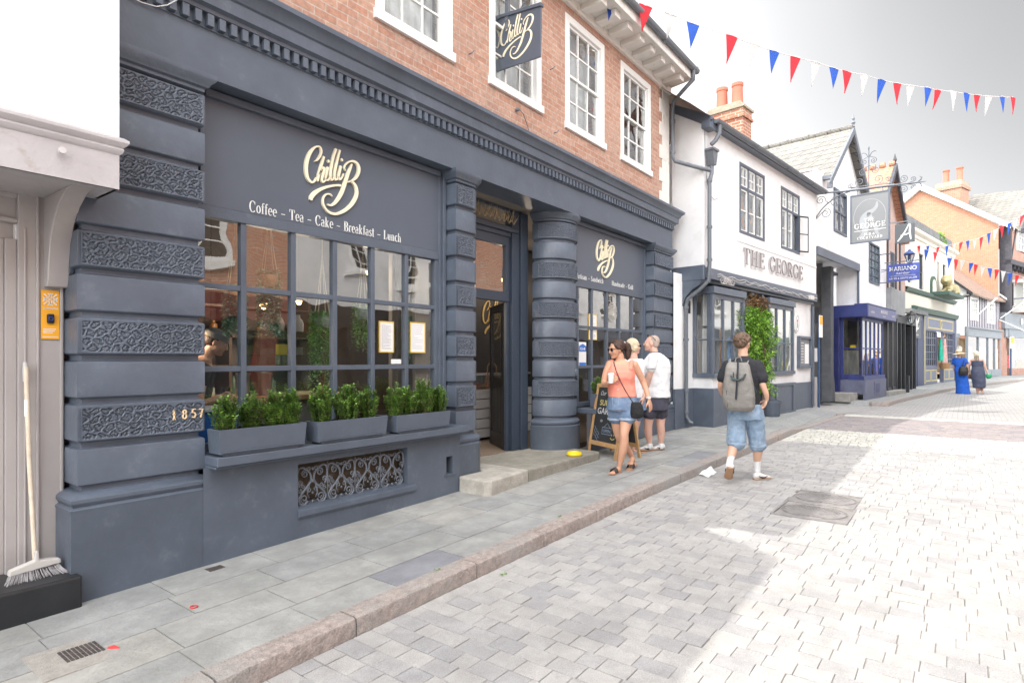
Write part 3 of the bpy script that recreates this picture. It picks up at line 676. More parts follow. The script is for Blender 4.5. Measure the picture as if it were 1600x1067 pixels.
def verm(w, h, seed, res=.0038, per=1.):
    """height field of a vermiculated panel: flat raised ground with thin cuts round lobed leaves"""
    rs = np.random.RandomState(seed); nx = max(8, int(w / res)); nz_ = max(6, int(h / res))
    cw, chh = .062 * per, .050 * per
    ci, cj = int(w / cw) + 3, int(h / chh) + 3
    P = np.array([((i - .5 + (j % 2) * .5 + rs.uniform(-.33, .33)) * cw, (j - .5 + rs.uniform(-.33, .33)) * chh, rs.randint(3, 6), rs.uniform(0, 6.28)) for i in range(ci) for j in range(cj)])
    X, Z = np.meshgrid(np.linspace(0, w, nx + 1), np.linspace(0, h, nz_ + 1), indexing='ij')
    X2 = X + .006 * per * np.sin(Z * 90 / per + seed) + .004 * np.sin(Z * 210 + X * 60); Z2 = Z + .006 * per * np.sin(X * 80 / per + seed * 2)
    D = np.sqrt((X2[..., None] - P[:, 0]) ** 2 + (Z2[..., None] - P[:, 1]) ** 2)
    idx = np.argsort(D, axis=-1)[..., :2]; d1 = np.take_along_axis(D, idx[..., :1], -1)[..., 0]; d2 = np.take_along_axis(D, idx[..., 1:2], -1)[..., 0]
    c = idx[..., 0]; e = (d2 - d1) / per
    ang = np.arctan2(Z2 - P[c, 1], X2 - P[c, 0])
    cut = np.clip(1 - np.abs(e - .0165) / .0052, 0, 1) ** .6
    lob = per * (.0105 + .0055 * np.cos(P[c, 2] * ang + P[c, 3]))
    cut = np.maximum(cut, .8 * np.clip(1 - np.abs(d1 - lob) / (.0032 * per), 0, 1) * (np.cos(P[c, 2] * ang + P[c, 3] + 1.2) > -.35))
    H = 1 - cut; H = np.where(e > .0165, H - .18, H)
    m = .012; edge = np.minimum(np.minimum(X, w - X), np.minimum(Z, h - Z)); H = np.maximum(H, np.clip((m - edge) / .004, 0, 1))
    return X, Z, H
def verm_obj(parent, w, h, seed, place, depth=.015, label=None, per=1., name='carved_block'):
    X, Z, Hh = verm(w, h, seed, per=per); nx, nz_ = X.shape
    v = [place(X[i, j], Z[i, j], -depth + depth * 1.15 * Hh[i, j]) for i in range(nx) for j in range(nz_)]
    f = [(i * nz_ + j, (i + 1) * nz_ + j, (i + 1) * nz_ + j + 1, i * nz_ + j + 1) for i in range(nx - 1) for j in range(nz_ - 1)]
    mb = MB(); mb.add(v, f); return obj(name, mb, SLATE, parent, smooth=180)
def pilaster(path, facex0, facex1, seed, label, cyl=None, lowest=0):
    mb = MB(); mb.sweep(path, PROF, endcaps=False)
    p = obj('pilaster', mb, SLATE, bld, smooth=28, label=label)
    for k in range(1 - 0, NB, 2):
        a = Z0 + k * PITCH + .042; hgt = PITCH - .064
        if cyl:
            cx, cy, r, t0, t1 = cyl; w = r * (t1 - t0)
            verm_obj(p, w, hgt, seed + k, lambda x, z, d: (cx + (r + d + .012) * math.cos(t0 + x / r), cy + (r + d + .012) * math.sin(t0 + x / r), a + z), per=.62)
        else:
            verm_obj(p, facex1 - facex0, hgt, seed + k, lambda x, z, d: (facex0 + x, YF - d - .012, a + z), per=1. if facex1 - facex0 > .7 else .8)
    return p
pilaster([(1.27, 4.62), (1.27, YF), (2.034, YF), (2.034, 4.62)], 1.285, 2.02, 10, 'broad square pilaster with gold date at its foot')
rr = .16; cor = [(5.08 - rr + rr * math.sin(t), YF + rr - rr * math.cos(t)) for t in [i * PI / 2 / 8 for i in range(9)]]
pilaster([(4.65, 4.62), (4.65, YF)] + cor + [(5.08, 5.2)], 4.665, 4.93, 30, 'narrow pilaster left of the doorway')
CX, CY, CR = 7.07, 4.74, .385
pilaster([(CX + CR * math.cos(t), CY + CR * math.sin(t)) for t in [PI * .98 + i * PI * 1.04 / 28 for i in range(29)]], 0, 0, 50, 'round column right of the doorway', cyl=(CX, CY, CR, PI * 1.06, PI * 1.78))
pilaster([(9.67, 4.62), (9.67, YF), (10.5, YF), (10.5, 4.62)], 9.685, 10.485, 70, 'square pilaster at the pub end')
# gold date, and a small boss
mb = MB(); fr = lambda a, b, d: (a, YF - .0145 - d, b)
def digit(mb, s, x, z, h):
    D = {'1': [[(.25, .8, .12), (.4, 1, .14), (.4, 0, .14)], [(.2, 0, .1), (.6, 0, .1)], [(.22, .55, .1), (.55, .5, .1)]],
         '8': [arc(.4, .74, .2, .22, 0, 360, .14, .1), arc(.4, .26, .25, .26, 0, 360, .14, .1)],
         '5': [[(.65, .98, .12), (.25, .95, .12), (.2, .6, .12), (.5, .58, .12), (.65, .35, .14), (.5, .05, .12), (.18, .1, .12)]],
         '7': [[(.15, .95, .12), (.65, .95, .12), (.35, 0, .14)], [(.25, .5, .08), (.58, .5, .08)]]}[s]
    for q in D: mb.ribbon([(x + a * h * .8, z + b * h, w * h * 1.1) for a, b, w in q], .008, fr)
for s, x in (('1', 1.80), ('8', 1.868), ('5', 1.93), ('7', 1.978)): digit(mb, s, x, 1.195, .062)
obj('date_figures', mb, mat('gold_figures', (.85, .62, .38), .35, .1, 20), bld)
mb = MB(); mb.lathe([(0, .012), (.03, .01), (.045, 0), (.05, -.01)], (0, 0, 0), 16)
mb.v = [(7.18 + a, 4.74 - CR + .006 - c + (a * .0), 1.42 + b * 1.15) for a, b, c in mb.v]
obj('boss', mb, SLATE, bld, smooth=60)

# entablature
ent = [(-.05, 3.61), (.0, 3.61), (.0, 3.945), (.012, 3.95), (.012, 3.955)]
mb = MB(); mb.sweep([(1.0, 4.3), (10.45, 4.3), (10.45, 4.7)], ent, endcaps=False)
mb.box(1.0, 10.4, 4.302, 4.66, 3.612, 3.66)
obj('frieze', mb, SLATE2, bld)
mb = MB(); mb.sweep([(1.0, 4.3), (10.45, 4.3), (10.45, 4.7)], [(.0, 3.95), (.0, 4.045), (.045, 4.05), (.05, 4.075), (.085, 4.09), (.09, 4.13), (.092, 4.18), (.11, 4.19), (.12, 4.215), (.15, 4.25), (.175, 4.265), (.178, 4.30), (.17, 4.31), (-.06, 4.345)], endcaps=False)
obj('cornice', mb, SLATE, bld, smooth=30)
mb = MB(); x = 1.1
while x < 10.42: mb.box(x, x + .045, 4.255, 4.302, 3.962, 4.044); x += .0845
for y in (4.33, 4.42, 4.51): mb.box(10.448, 10.492, y, y + .045, 3.962, 4.044)
obj('dentil_course', mb, SLATE, bld)

# brick storey
ops = [(1.95, 3.0, 4.78, 6.33), (3.60, 4.64, 4.78, 6.33), (5.25, 6.30, 4.78, 6.33), (6.87, 7.97, 4.78, 6.33), (8.50, 9.62, 4.78, 6.33)]
mb = MB(); mb.wall(1.9, 10.4, 4.25, 6.62, 4.35, ops, .12)
mb.wall(1.3, 1.9, 4.25, 5.3, 4.35, [], .1)
mb.add([(10.4, 4.35, 3.6), (10.4, 9, 3.6), (10.4, 9, 6.62), (10.4, 4.35, 6.62)], [(0, 1, 2, 3)])
obj('brick_wall', mb, BRICK, bld)
mb = MB()
for i in range(6):
    z = 4.37 + i * .41
    mb.box(9.98, 10.405, 4.335, 4.36, z, min(z + .24, 6.6)); mb.box(10.10, 10.404, 4.337, 4.36, z + .24, min(z + .41, 6.6))
    mb.box(10.399, 10.415, 4.345, 4.75, z, min(z + .24, 6.6)); 
obj('quoin', mb, WHITED, bld, bevel=.006)
def sash(parent, x0, x1, z0, z1, y, cols, rows, fm, gm, fw=.11, bar=.022, mid=True, dep=.05, name='sash_window', glassy=.03, label=None):
    """flush box frame with two sashes of small panes"""
    mb = MB(); yf = y - .006
    mb.box(x0, x0 + fw, yf, y + .1, z0, z1); mb.box(x1 - fw, x1, yf, y + .1, z0, z1)
    mb.box(x0 + fw, x1 - fw, yf, y + .1, z1 - fw * .9, z1); mb.box(x0 - .02, x1 + .02, yf - .03, y + .1, z0 - .03, z0 + fw * .6)
    a, b, c, d = x0 + fw, x1 - fw, z0 + fw * .6, z1 - fw * .9; s = .035; m = (c + d) / 2
    y2 = y + .03
    for (p, q, yy) in ((c, m + .02, y2 + .02), (m - .02, d, y2)):
        mb.box(a, a + s, yy, yy + .035, p, q); mb.box(b - s, b, yy, yy + .035, p, q)
        mb.box(a + s, b - s, yy, yy + .035, p, p + s); mb.box(a + s, b - s, yy, yy + .035, q - s, q)
        for i in range(1, cols):
            xx = a + (b - a) * i / cols; mb.box(xx - bar / 2, xx + bar / 2, yy + .004, yy + .032, p + s, q - s)
        for i in range(1, rows):
            zz = p + (q - p) * i / rows; mb.box(a + s, b - s, yy + .005, yy + .031, zz - bar / 2, zz + bar / 2)
    w = obj(name, mb, fm, parent, bevel=.003, label=label)
    mb = MB(); mb.add([(a, y2 + .018, m), (b, y2 + .018, m), (b, y2 + .018, d), (a, y2 + .018, d)], [(0, 1, 2, 3)])
    mb.add([(a, y2 + .038, c), (b, y2 + .038, c), (b, y2 + .038, m), (a, y2 + .038, m)], [(0, 1, 2, 3)])
    obj('pane', mb, gm, w)
    return w
for o in ops[1:]: sash(bld, *o, 4.35, 3, 2, WHITEP, GLASSU)
sash(bld, *ops[0], 4.35, 3, 2, WHITEP, GLASSU)
# rooms behind the upper windows
ROOM = mat('pale_room', (.55, .54, .52), .9, .03, 2)
CURT = mat('net_curtain', (.72, .72, .72), .9, .05, 20)
mb = MB(); mb.box(1.95, 10.35, 6.8, 6.85, 4.3, 6.6); mb.box(1.95, 10.35, 4.6, 6.8, 4.3, 4.33)
obj('upper_room', mb, ROOM, bld)
mb = MB()
for k, o in enumerate(ops):
    if k == 4: continue
    n = 26; pts = [(o[0] + .05 + (o[1] - o[0] - .1) * i / n, 4.62 + .018 * math.sin(i * 1.9) + .01 * math.sin(i * .7)) for i in range(n + 1)]
    for (a, b), (c, d) in zip(pts, pts[1:]): mb.add([(a, b, 4.75), (c, d, 4.75), (c, d, 6.35), (a, b, 6.35)], [(0, 1, 2, 3)])
obj('net_curtain', mb, CURT, bld)
# eaves, gutter, roof
mb = MB(); mb.box(1.9, 10.42, 4.30, 4.36, 6.44, 6.56)
mb.prism([(4.30, 6.56), (3.93, 6.60), (3.90, 6.60), (3.90, 6.72), (4.40, 6.72), (4.40, 6.56)], 1.9, 10.42, 'x')
mb.box(1.9, 10.42, 3.885, 3.905, 6.57, 6.73)
x = 2.0
while x < 10.35: mb.box(x, x + .16, 3.97, 4.298, 6.49, 6.59); x += .40
obj('eaves', mb, WHITED, bld, bevel=.006)
mb = MB(); pr = [(.05 * math.cos(t), .055 * math.sin(t)) for t in [PI + i * PI / 8 for i in range(9)]]
mb.prism([(3.835 + a, 6.74 + b) for a, b in pr] + [(3.885, 6.752), (3.785, 6.752)], 1.9, 10.45, 'x')
for x in (4.6, 7.5, 9.0, 10.3): mb.prism([(3.835 + a * 1.15, 6.738 + b * 1.15) for a, b in pr] + [(3.892, 6.76), (3.778, 6.76)], x, x + .07, 'x')
obj('gutter', mb, GUTTER, bld, smooth=30)
TILE = brickmat('roof_slates', (.17, .16, .16), (.13, .125, .13), (.06, .06, .06), bw=.3, bh=.22, ms=.008, dirt=(.2, .19, .16))
mb = MB(); mb.add([(1.9, 3.86, 6.76), (10.45, 3.86, 6.76), (10.45, 8.2, 8.9), (1.9, 8.2, 8.9)], [(0, 1, 2, 3)])
mb.add([(1.9, 8.2, 8.9), (10.45, 8.2, 8.9), (10.45, 12.5, 6.6), (1.9, 12.5, 6.6)], [(0, 1, 2, 3)])
obj('roof', mb, TILE, bld)
# downpipe that crosses onto the pub corner
mb = MB(); mb.tube([(10.28, 3.84, 6.70), (10.30, 3.85, 6.55), (10.36, 4.1, 6.40), (10.40, 4.25, 6.30), (10.42, 4.28, 6.15), (10.42, 4.28, 5.30), (10.44, 4.24, 5.22), (10.62, 3.92, 5.1), (10.78, 3.72, 5.04)], .036, 10)
mb.tube([(10.42, 4.28, 5.92), (10.42, 4.28, 5.98)], .047, 10); mb.tube([(10.42, 4.28, 5.36), (10.42, 4.28, 5.40)], .047, 10)
obj('downpipe', mb, GUTTER, bld, smooth=50)
mb = MB(); mb.tube([(1.50, 4.296, 3.945), (1.56, 4.28, 3.932), (1.62, 4.28, 3.93), (1.70, 4.27, 3.938), (1.76, 4.25, 3.97), (1.83, 4.22, 4.04), (1.9, 4.1, 4.2)], .0035, 5)
obj('loose_cable', mb, WHITEP, bld)
mb = MB(); mb.tube([(5.75, 4.345, 4.62), (5.76, 4.30, 4.62)], .02, 8); mb.tube([(5.76, 4.30, 4.62), (5.86, 4.31, 4.60), (5.98, 4.33, 4.48), (6.02, 4.33, 4.36)], .005, 5)
for x, z in ((4.9, 4.95), (6.5, 5.4), (6.6, 4.60), (3.3, 5.0)): obj('wall_hook', MB().tube([(x, 4.35, z), (x, 4.30, z), (x + .02, 4.29, z + .03)], .006, 5), IRON, bld)
obj('wall_cable', mb, IRON, bld)

# shop window one
def shopwin(x0, x1, z0, z1, muls, hbars, y=4.5, name='shop_window', label=None, bw=.045):
    mb = MB()
    mb.box(x0, x1, y - .03, y + .05, z1 - .04, z1 + .045); mb.box(x0, x1, y - .03, y + .05, z0, z0 + .06)
    mb.box(x0 - .0, x0 + .05, y - .02, y + .05, z0 + .06, z1 - .04); mb.box(x1 - .05, x1, y - .02, y + .05, z0 + .06, z1 - .04)
    for m in muls: mb.box(m - bw / 2, m + bw / 2, y - .018, y + .04, z0 + .06, z1 - .04)
    for h in hbars:
        e = sorted([x0 + .05, x1 - .05] + [m - bw / 2 for m in muls] + [m + bw / 2 for m in muls])
        for a, b in zip(e[::2], e[1::2]): mb.box(a, b, y - .014, y + .036, h - .021, h + .021)
    w = obj(name, mb, SLATE2, bld, bevel=.004, label=label)
    mb = MB(); mb.add([(x0 + .02, y + .012, z0 + .02), (x1 - .02, y + .012, z0 + .02), (x1 - .02, y + .012, z1), (x0 + .02, y + .012, z1)], [(0, 1, 2, 3)])
    obj('pane', mb, GLASS, w); return w
shopwin(1.98, 4.56, .92, 2.70, [2.415, 2.847, 3.26, 3.685, 4.115], [2.153, 1.53], label='wide window of eighteen panes')
shopwin(7.12, 9.62, .92, 2.70, [7.43, 7.84, 8.32, 8.735, 9.2], [2.08, 1.495], label='window of panes behind the couple')
mb = MB(); mb.box(4.56, 4.66, 4.47, 4.6, .92, 3.6); mb.box(4.60, 4.64, 4.44, 4.468, .92, 3.58)
obj('shopfront_frame', mb, SLATE2, bld, bevel=.005); mb = MB(); mb.box(1.98, 2.075, 4.49, 4.6, 2.79, 3.6); obj('shopfront_frame', mb, SLATE2, bld, bevel=.005); mb = MB(); mb.box(9.62, 9.68, 4.46, 4.6, .92, 3.6)
obj('shopfront_frame', mb, SLATE2, bld, bevel=.005); mb = MB(); mb.box(2.07, 2.10, 4.455, 4.6, 2.79, 3.58); mb.box(2.1, 4.56, 4.44, 4.6, 3.545, 3.6)
obj('shopfront_frame', mb, SLATE2, bld, bevel=.005); mb = MB(); mb.box(7.12, 9.62, 4.44, 4.6, 3.545, 3.6)
obj('shopfront_frame', mb, SLATE2, bld, bevel=.005)
f1 = MB(); f1.box(2.10, 4.56, 4.475, 4.56, 2.747, 3.545); F1 = obj('fascia_panel', f1, PANEL, bld, label='large fascia panel left of the door')
f2 = MB(); f2.box(7.12, 9.62, 4.475, 4.56, 2.747, 3.545); F2 = obj('fascia_panel', f2, PANEL, bld, label='fascia panel at the pub end')
LET = lambda a, b, d: (a, 4.4745 - d, b)
mb = MB(); logo(mb, 2.95, 2.893, .579, LET, .022); obj('script_lettering', mb, GOLD, F1)
mb = MB(); serif(mb, 'Coffee - Tea - Cake - Breakfast - Lunch', 2.452, 4.032, 2.762, .088, LET, .004); obj('serif_lettering', mb, WHITEP, F1)
mb = MB(); logo(mb, 7.94, 2.88, .58, LET, .022); obj('script_lettering', mb, GOLD, F2)
mb = MB(); serif(mb, 'Artisan - Sandwich', 7.37, 8.17, 2.775, .075, LET, .004); serif(mb, 'Handmade - Grill', 8.44, 9.2, 2.775, .075, LET, .004); obj('serif_lettering', mb, WHITEP, F2)

# sill, stall riser with grille and vent
mb = MB(); mb.box(2.034, 4.66, 4.13, 4.56, .85, .918); mb.box(2.034, 4.66, 4.16, 4.5, .83, .85)
obj('window_sill', mb, SLATE2, bld, bevel=.008)
mb = MB(); mb.box(7.40, 9.68, 4.17, 4.56, .83, .905); obj('window_sill', mb, SLATE2, bld, bevel=.008)
mb = MB(); mb.wall(2.0, 4.66, -.05, .84, 4.262, [(2.745, 3.92, .40, .76), (4.455, 4.55, .42, .60)], .09)
obj('stall_riser', mb, SLATE, bld); mb = MB()
for x0, x1, z in ((7.3, 9.68, .84),): mb.wall(x0, x1, 0, z, 4.262, [], .05)
obj('stall_riser', mb, SLATE, bld)
mb = MB(); mb.prism([(4.262, .40), (4.235, .385), (4.235, .345), (4.262, .31)], 2.74, 4.02, 'x'); mb.prism([(4.262, .40), (4.36, .43), (4.36, .38), (4.262, .34)], 2.745, 3.92, 'x')
obj('grille_ledge', mb, SLATE, bld, bevel=.004)
mb = MB(); mb.box(4.43, 4.58, 4.25, 4.262, .405, .42)
obj('vent_ledge', mb, SLATE, bld)
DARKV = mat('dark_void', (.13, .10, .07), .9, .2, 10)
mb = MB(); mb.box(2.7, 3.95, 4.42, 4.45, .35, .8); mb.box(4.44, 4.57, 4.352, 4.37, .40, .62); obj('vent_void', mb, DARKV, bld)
mb = MB()
def spiral(mb, cx, cz, r, turns, a0, sgn, y, w, n=22, end=.25):
    pts = [(cx + r * (1 - (1 - end) * i / n) * math.cos(a0 + sgn * turns * 2 * PI * i / n), y, cz + r * (1 - (1 - end) * i / n) * math.sin(a0 + sgn * turns * 2 * PI * i / n)) for i in range(n + 1)]
    mb.tube(pts, [w * (1 - .3 * i / n) for i in range(n + 1)], 6)
gx = 2.77; per = .286; yg = 4.315
for k in range(4):
    cx = gx + per * (k + .5); zt, zb = .745, .415
    for s in (-1, 1):
        # big ogee of each lyre, scrolled feet and heads
        pts = smooth_pts([(cx + s * .012, .60, 0), (cx + s * .045, .56, 0), (cx + s * .105, .50, 0), (cx + s * .130, .455, 0), (cx + s * .11, .42, 0), (cx + s * .07, .415, 0), (cx + s * .045, .44, 0)], 4)
        mb.tube([(a, yg, b) for a, b, _ in pts], .0105, 6)
        spiral(mb, cx + s * .078, .462, .036, 1.3, -PI / 2, s, yg, .007)
        pts = smooth_pts([(cx + s * .012, .60, 0), (cx + s * .02, .66, 0), (cx + s * .06, .70, 0), (cx + s * .10, .72, 0), (cx + s * .135, .70, 0), (cx + s * .143, .62, 0), (cx + s * .12, .56, 0)], 4)
        mb.tube([(a, yg, b) for a, b, _ in pts], .0095, 6)
        spiral(mb, cx + s * .07, .665, .032, 1.4, PI / 2, -s, yg, .006); spiral(mb, cx + s * .03, .53, .024, 1.2, PI / 2, -s, yg, .005)
        spiral(mb, cx + s * .115, .60, .022, 1.2, 0, s, yg, .006); spiral(mb, cx + s * .032, .70, .022, 1.2, -PI / 2, s, yg, .006); spiral(mb, cx + s * .118, .53, .02, 1.2, PI / 2, s, yg, .006); spiral(mb, cx + s * .085, .56, .018, 1.1, PI, s, yg, .005); mb.tube([(cx + s * .03, yg, .46), (cx + s * .05, yg, .50), (cx + s * .03, yg, .56)], .006, 6)
    for zz, rr_ in ((.60, .014), (.70, .011), (.43, .012), (.50, .009)): mb.ell((cx, yg - .003, zz), (rr_, rr_ * .8, rr_ * 1.2), 8, 6)
    mb.tube([(cx - per / 2 + .004, yg, .42), (cx - per / 2 + .004, yg, .74)], .006, 6)
obj('iron_grille', mb, mat('grille_paint', (.15, .168, .195), .4, .08, 12, .2, 60), bld, smooth=180)
# doorway
STONE = mat('worn_step_stone', (.40, .375, .33), .9, .08, 10, .8, 60, col2=(.55, .52, .46), c2scale=2.5, c2lo=.5, c2hi=.7)
STONED = mat('mossy_step_stone', (.30, .28, .24), .9, .1, 10, .8, 50, col2=(.2, .2, .16), c2scale=4, c2lo=.45, c2hi=.7)
mb = MB(); mb.prism([(4.64, 4.26), (4.62, 3.90), (4.68, 3.84), (5.40, 3.90), (5.40, 4.9), (5.08, 4.9), (5.08, 4.26)], .15, .375, 'z'); obj('doorstep', mb, STONE, bld, bevel=.018, label='pale worn doorstep stone at the left')
mb = MB(); mb.prism([(5.405, 3.90), (7.0, 3.89), (7.06, 3.95), (7.06, 4.35), (6.8, 4.9), (5.405, 4.9)], .15, .374, 'z'); obj('doorstep', mb, STONED, bld, bevel=.015, label='long grey doorstep stone under the column')
mb = MB(); mb.box(5.08, 6.75, 4.9, 6.0, .2, .378); obj('threshold_floor', mb, mat('mosaic_floor', (.22, .17, .13), .6, .2, 40), bld)
mb = MB(); yd = 4.87
mb.box(6.34, 6.50, yd - .02, yd + .1, .375, 3.6); mb.box(6.50, 6.66, yd - .05, yd + .05, .375, 3.6); mb.box(5.08, 5.2, yd, yd + .1, .375, 3.6)
mb.box(5.2, 6.34, yd, yd + .1, 3.24, 3.385); mb.box(5.2, 6.46, yd - .04, yd, 3.30, 3.36); mb.box(5.2, 6.34, yd + .02, yd + .09, 2.375, 2.50)
mb.box(6.26, 6.34, yd + .02, yd + .09, 2.5, 3.24); mb.box(5.2, 6.26, yd + .02, yd + .09, 3.12, 3.24); mb.box(6.28, 6.34, yd + .03, yd + .08, .375, 2.375); mb.box(5.2, 6.34, yd, yd + .1, 3.58, 3.66)
obj('door_frame', mb, DKNAVY, bld, bevel=.005)
mb = MB(); mb.add([(5.2, yd + .05, 2.5), (6.26, yd + .05, 2.5), (6.26, yd + .05, 3.12), (5.2, yd + .05, 3.12)], [(0, 1, 2, 3)]); mb.add([(5.2, yd + .05, 3.385), (6.34, yd + .05, 3.385), (6.34, yd + .05, 3.58), (5.2, yd + .05, 3.58)], [(0, 1, 2, 3)])
obj('fanlight_pane', mb, GLASS, bld)
d0, d1 = Vector((6.36, 4.97)), Vector((6.78, 5.55)); dd = (d1 - d0).normalized(); nn = Vector((-dd.y, dd.x))
mb = MB()
def dbox(a, b, w0, w1, z0, z1):
    q = [d0 + dd * a + nn * w0, d0 + dd * b + nn * w0, d0 + dd * b + nn * w1, d0 + dd * a + nn * w1]; mb.prism([tuple(p) for p in q], z0, z1, 'z')
Ld = (d1 - d0).length
dbox(0, .09, 0, .045, .38, 2.37); dbox(Ld - .09, Ld, 0, .045, .38, 2.37); dbox(.09, Ld - .09, .002, .043, .38, .58); dbox(.09, Ld - .09, .002, .043, 1.22, 1.34); dbox(.09, Ld - .09, .002, .043, 2.26, 2.37)
for i in range(7): dbox(.095 + i * (Ld - .19) / 7, .087 + (i + 1) * (Ld - .19) / 7, .012, .035, .58, 1.22)
door = obj('door', mb, BLACKP, bld, bevel=.004)
mb = MB(); dbox(.09, Ld - .09, .02, .025, 1.34, 2.26); obj('door_pane', mb, GLASS, door)
mb = MB(); q = d0 + dd * (Ld - .05) + nn * .06; mb.tube([(q.x, q.y, 1.2), (q.x + nn.x * .03, q.y + nn.y * .03, 1.25), (q.x + nn.x * .03, q.y + nn.y * .03, 1.5), (q.x, q.y, 1.55)], .009, 8)
obj('handle', mb, mat('brass', (.22, .16, .08), .4, .1, 10, metal=.7), door)
# dried garland over the door
mb = MB(); 
for i in range(90):
    x = 5.35 + i * .0112; z = 3.42 + .02 * math.sin(i * .7); a = rnd.uniform(-1, 1)
    mb.tube([(x, yd - .05, z), (x + .03 * a, yd - .08, z + rnd.uniform(.02, .10)), (x + .05 * a, yd - .1, z + rnd.uniform(.06, .16))], [.004, .003, .001], 4)
tag(obj('dried_garland', mb, mat('dried_grass', (.42, .33, .20), .9, .2, 20)), 'dried grass garland lying on the transom bar over the doorway', 'garland')
# interior shell
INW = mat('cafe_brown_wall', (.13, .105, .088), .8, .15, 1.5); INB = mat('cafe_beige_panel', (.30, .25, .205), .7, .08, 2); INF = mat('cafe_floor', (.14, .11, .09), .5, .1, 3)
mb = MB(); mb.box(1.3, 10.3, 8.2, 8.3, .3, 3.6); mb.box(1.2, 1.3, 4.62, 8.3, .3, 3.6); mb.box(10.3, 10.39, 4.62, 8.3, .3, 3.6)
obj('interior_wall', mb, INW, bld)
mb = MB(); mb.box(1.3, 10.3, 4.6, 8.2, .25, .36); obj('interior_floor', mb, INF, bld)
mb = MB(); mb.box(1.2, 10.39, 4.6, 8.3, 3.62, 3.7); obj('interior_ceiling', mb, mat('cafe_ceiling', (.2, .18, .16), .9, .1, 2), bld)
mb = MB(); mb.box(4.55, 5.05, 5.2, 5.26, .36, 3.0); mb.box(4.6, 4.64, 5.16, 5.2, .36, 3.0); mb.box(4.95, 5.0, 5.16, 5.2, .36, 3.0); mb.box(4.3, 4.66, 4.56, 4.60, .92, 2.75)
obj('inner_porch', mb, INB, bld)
mb = MB(); mb.box(6.6, 10.2, 6.35, 6.4, .38, 3.55)
INSIGN = obj('inner_sign_board', mb, mat('near_black', (.03, .03, .035), .6, .1, 4), bld)
mb = MB(); logo(mb, 7.50, 1.95, .66, lambda a, b, d: (a, 6.348 - d, b), .01); obj('script_lettering', mb, GOLDL, INSIGN)

# ================================================================== NEIGHBOUR ON THE LEFT
nb = thing('rendered_house', 'cream rendered jettied house with greige door surround at the left edge', 'building', (.3, 4.55, .15))
mb = MB(); mb.wall(-9, 1.377, 2.87, 6.35, 3.965, [(-6.6, -5.6, 3.9, 5.4), (-3.2, -2.2, 3.9, 5.4)], .1); mb.add([(1.377, 3.965, 2.6), (1.377, 9, 2.6), (1.377, 9, 6.35), (1.377, 3.965, 6.35)], [(0, 1, 2, 3)])
mb.wall(-9, -.9, 0, 2.7, 4.55, [], .1)
obj('upper_wall', mb, CREAMR, nb)
for o in ((-6.6, -5.6, 3.9, 5.4), (-3.2, -2.2, 3.9, 5.4)): sash(nb, *o, 3.965, 3, 2, WHITEP, GLASSU)
mb = MB(); mb.add([(-9, 3.6, 6.35), (1.5, 3.6, 6.35), (1.5, 7.5, 9.3), (-9, 7.5, 9.3)], [(0, 1, 2, 3)]); mb.add([(-9, 11.4, 6.35), (1.5, 11.4, 6.35), (1.5, 7.5, 9.3), (-9, 7.5, 9.3)], [(0, 1, 2, 3)])
mb.add([(-9, 3.6, 6.33), (1.5, 3.6, 6.33), (1.5, 4.2, 6.33), (-9, 4.2, 6.33)], [(0, 1, 2, 3)])
obj('roof', mb, TILE, nb)
mb = MB(); pr = [(-.02, 2.60), (.0, 2.60), (.0, 2.80), (.012, 2.81), (.02, 2.83), (.014, 2.842), (.03, 2.855), (.04, 2.87), (.04, 2.885), (.02, 2.90), (-.02, 2.91)]
mb.sweep([(-9, 3.965), (1.377, 3.965), (1.377, 4.3)], [(o, z + .0) for o, z in pr], endcaps=False)
mb.box(-9, 1.375, 3.97, 4.55, 2.60, 2.66)
obj('jetty_beam', mb, mat('cracked_white_gloss', (.47, .45, .46), .4, .05, 3, .3, 30, col2=(.36, .31, .27), c2scale=7, c2lo=.60, c2hi=.75), nb, smooth=30)
mb = MB(); mb.tube([(1.09, 3.945, 2.745), (1.09, 3.925, 2.745)], .018, 10); obj('bolt_head', mb, GREIGEL, nb)
# curved bracket
arcp = [(4.50, 2.10), (4.50, 2.14)]
out = [(4.55, 2.05), (4.49, 2.05), (4.47, 2.10), (4.46, 2.20), (4.43, 2.32), (4.37, 2.43), (4.28, 2.52), (4.16, 2.58), (4.04, 2.60), (4.55, 2.60)]
mb = MB(); mb.prism(out, 1.165, 1.275, 'x'); obj('bracket', mb, GREIGE, nb, bevel=.006, smooth=35)
mb = MB(); mb.box(1.262, 1.30, 4.46, 4.55, 2.22, 2.50); mb.box(1.270, 1.31, 4.42, 4.47, 2.30, 2.47); mb.prism([(4.47, 2.22), (4.44, 2.20), (4.46, 2.14), (4.5, 2.10), (4.55, 2.12), (4.55, 2.22)], 1.272, 1.297, 'x')
obj('small_corbel', mb, SLATE2, nb, bevel=.003)
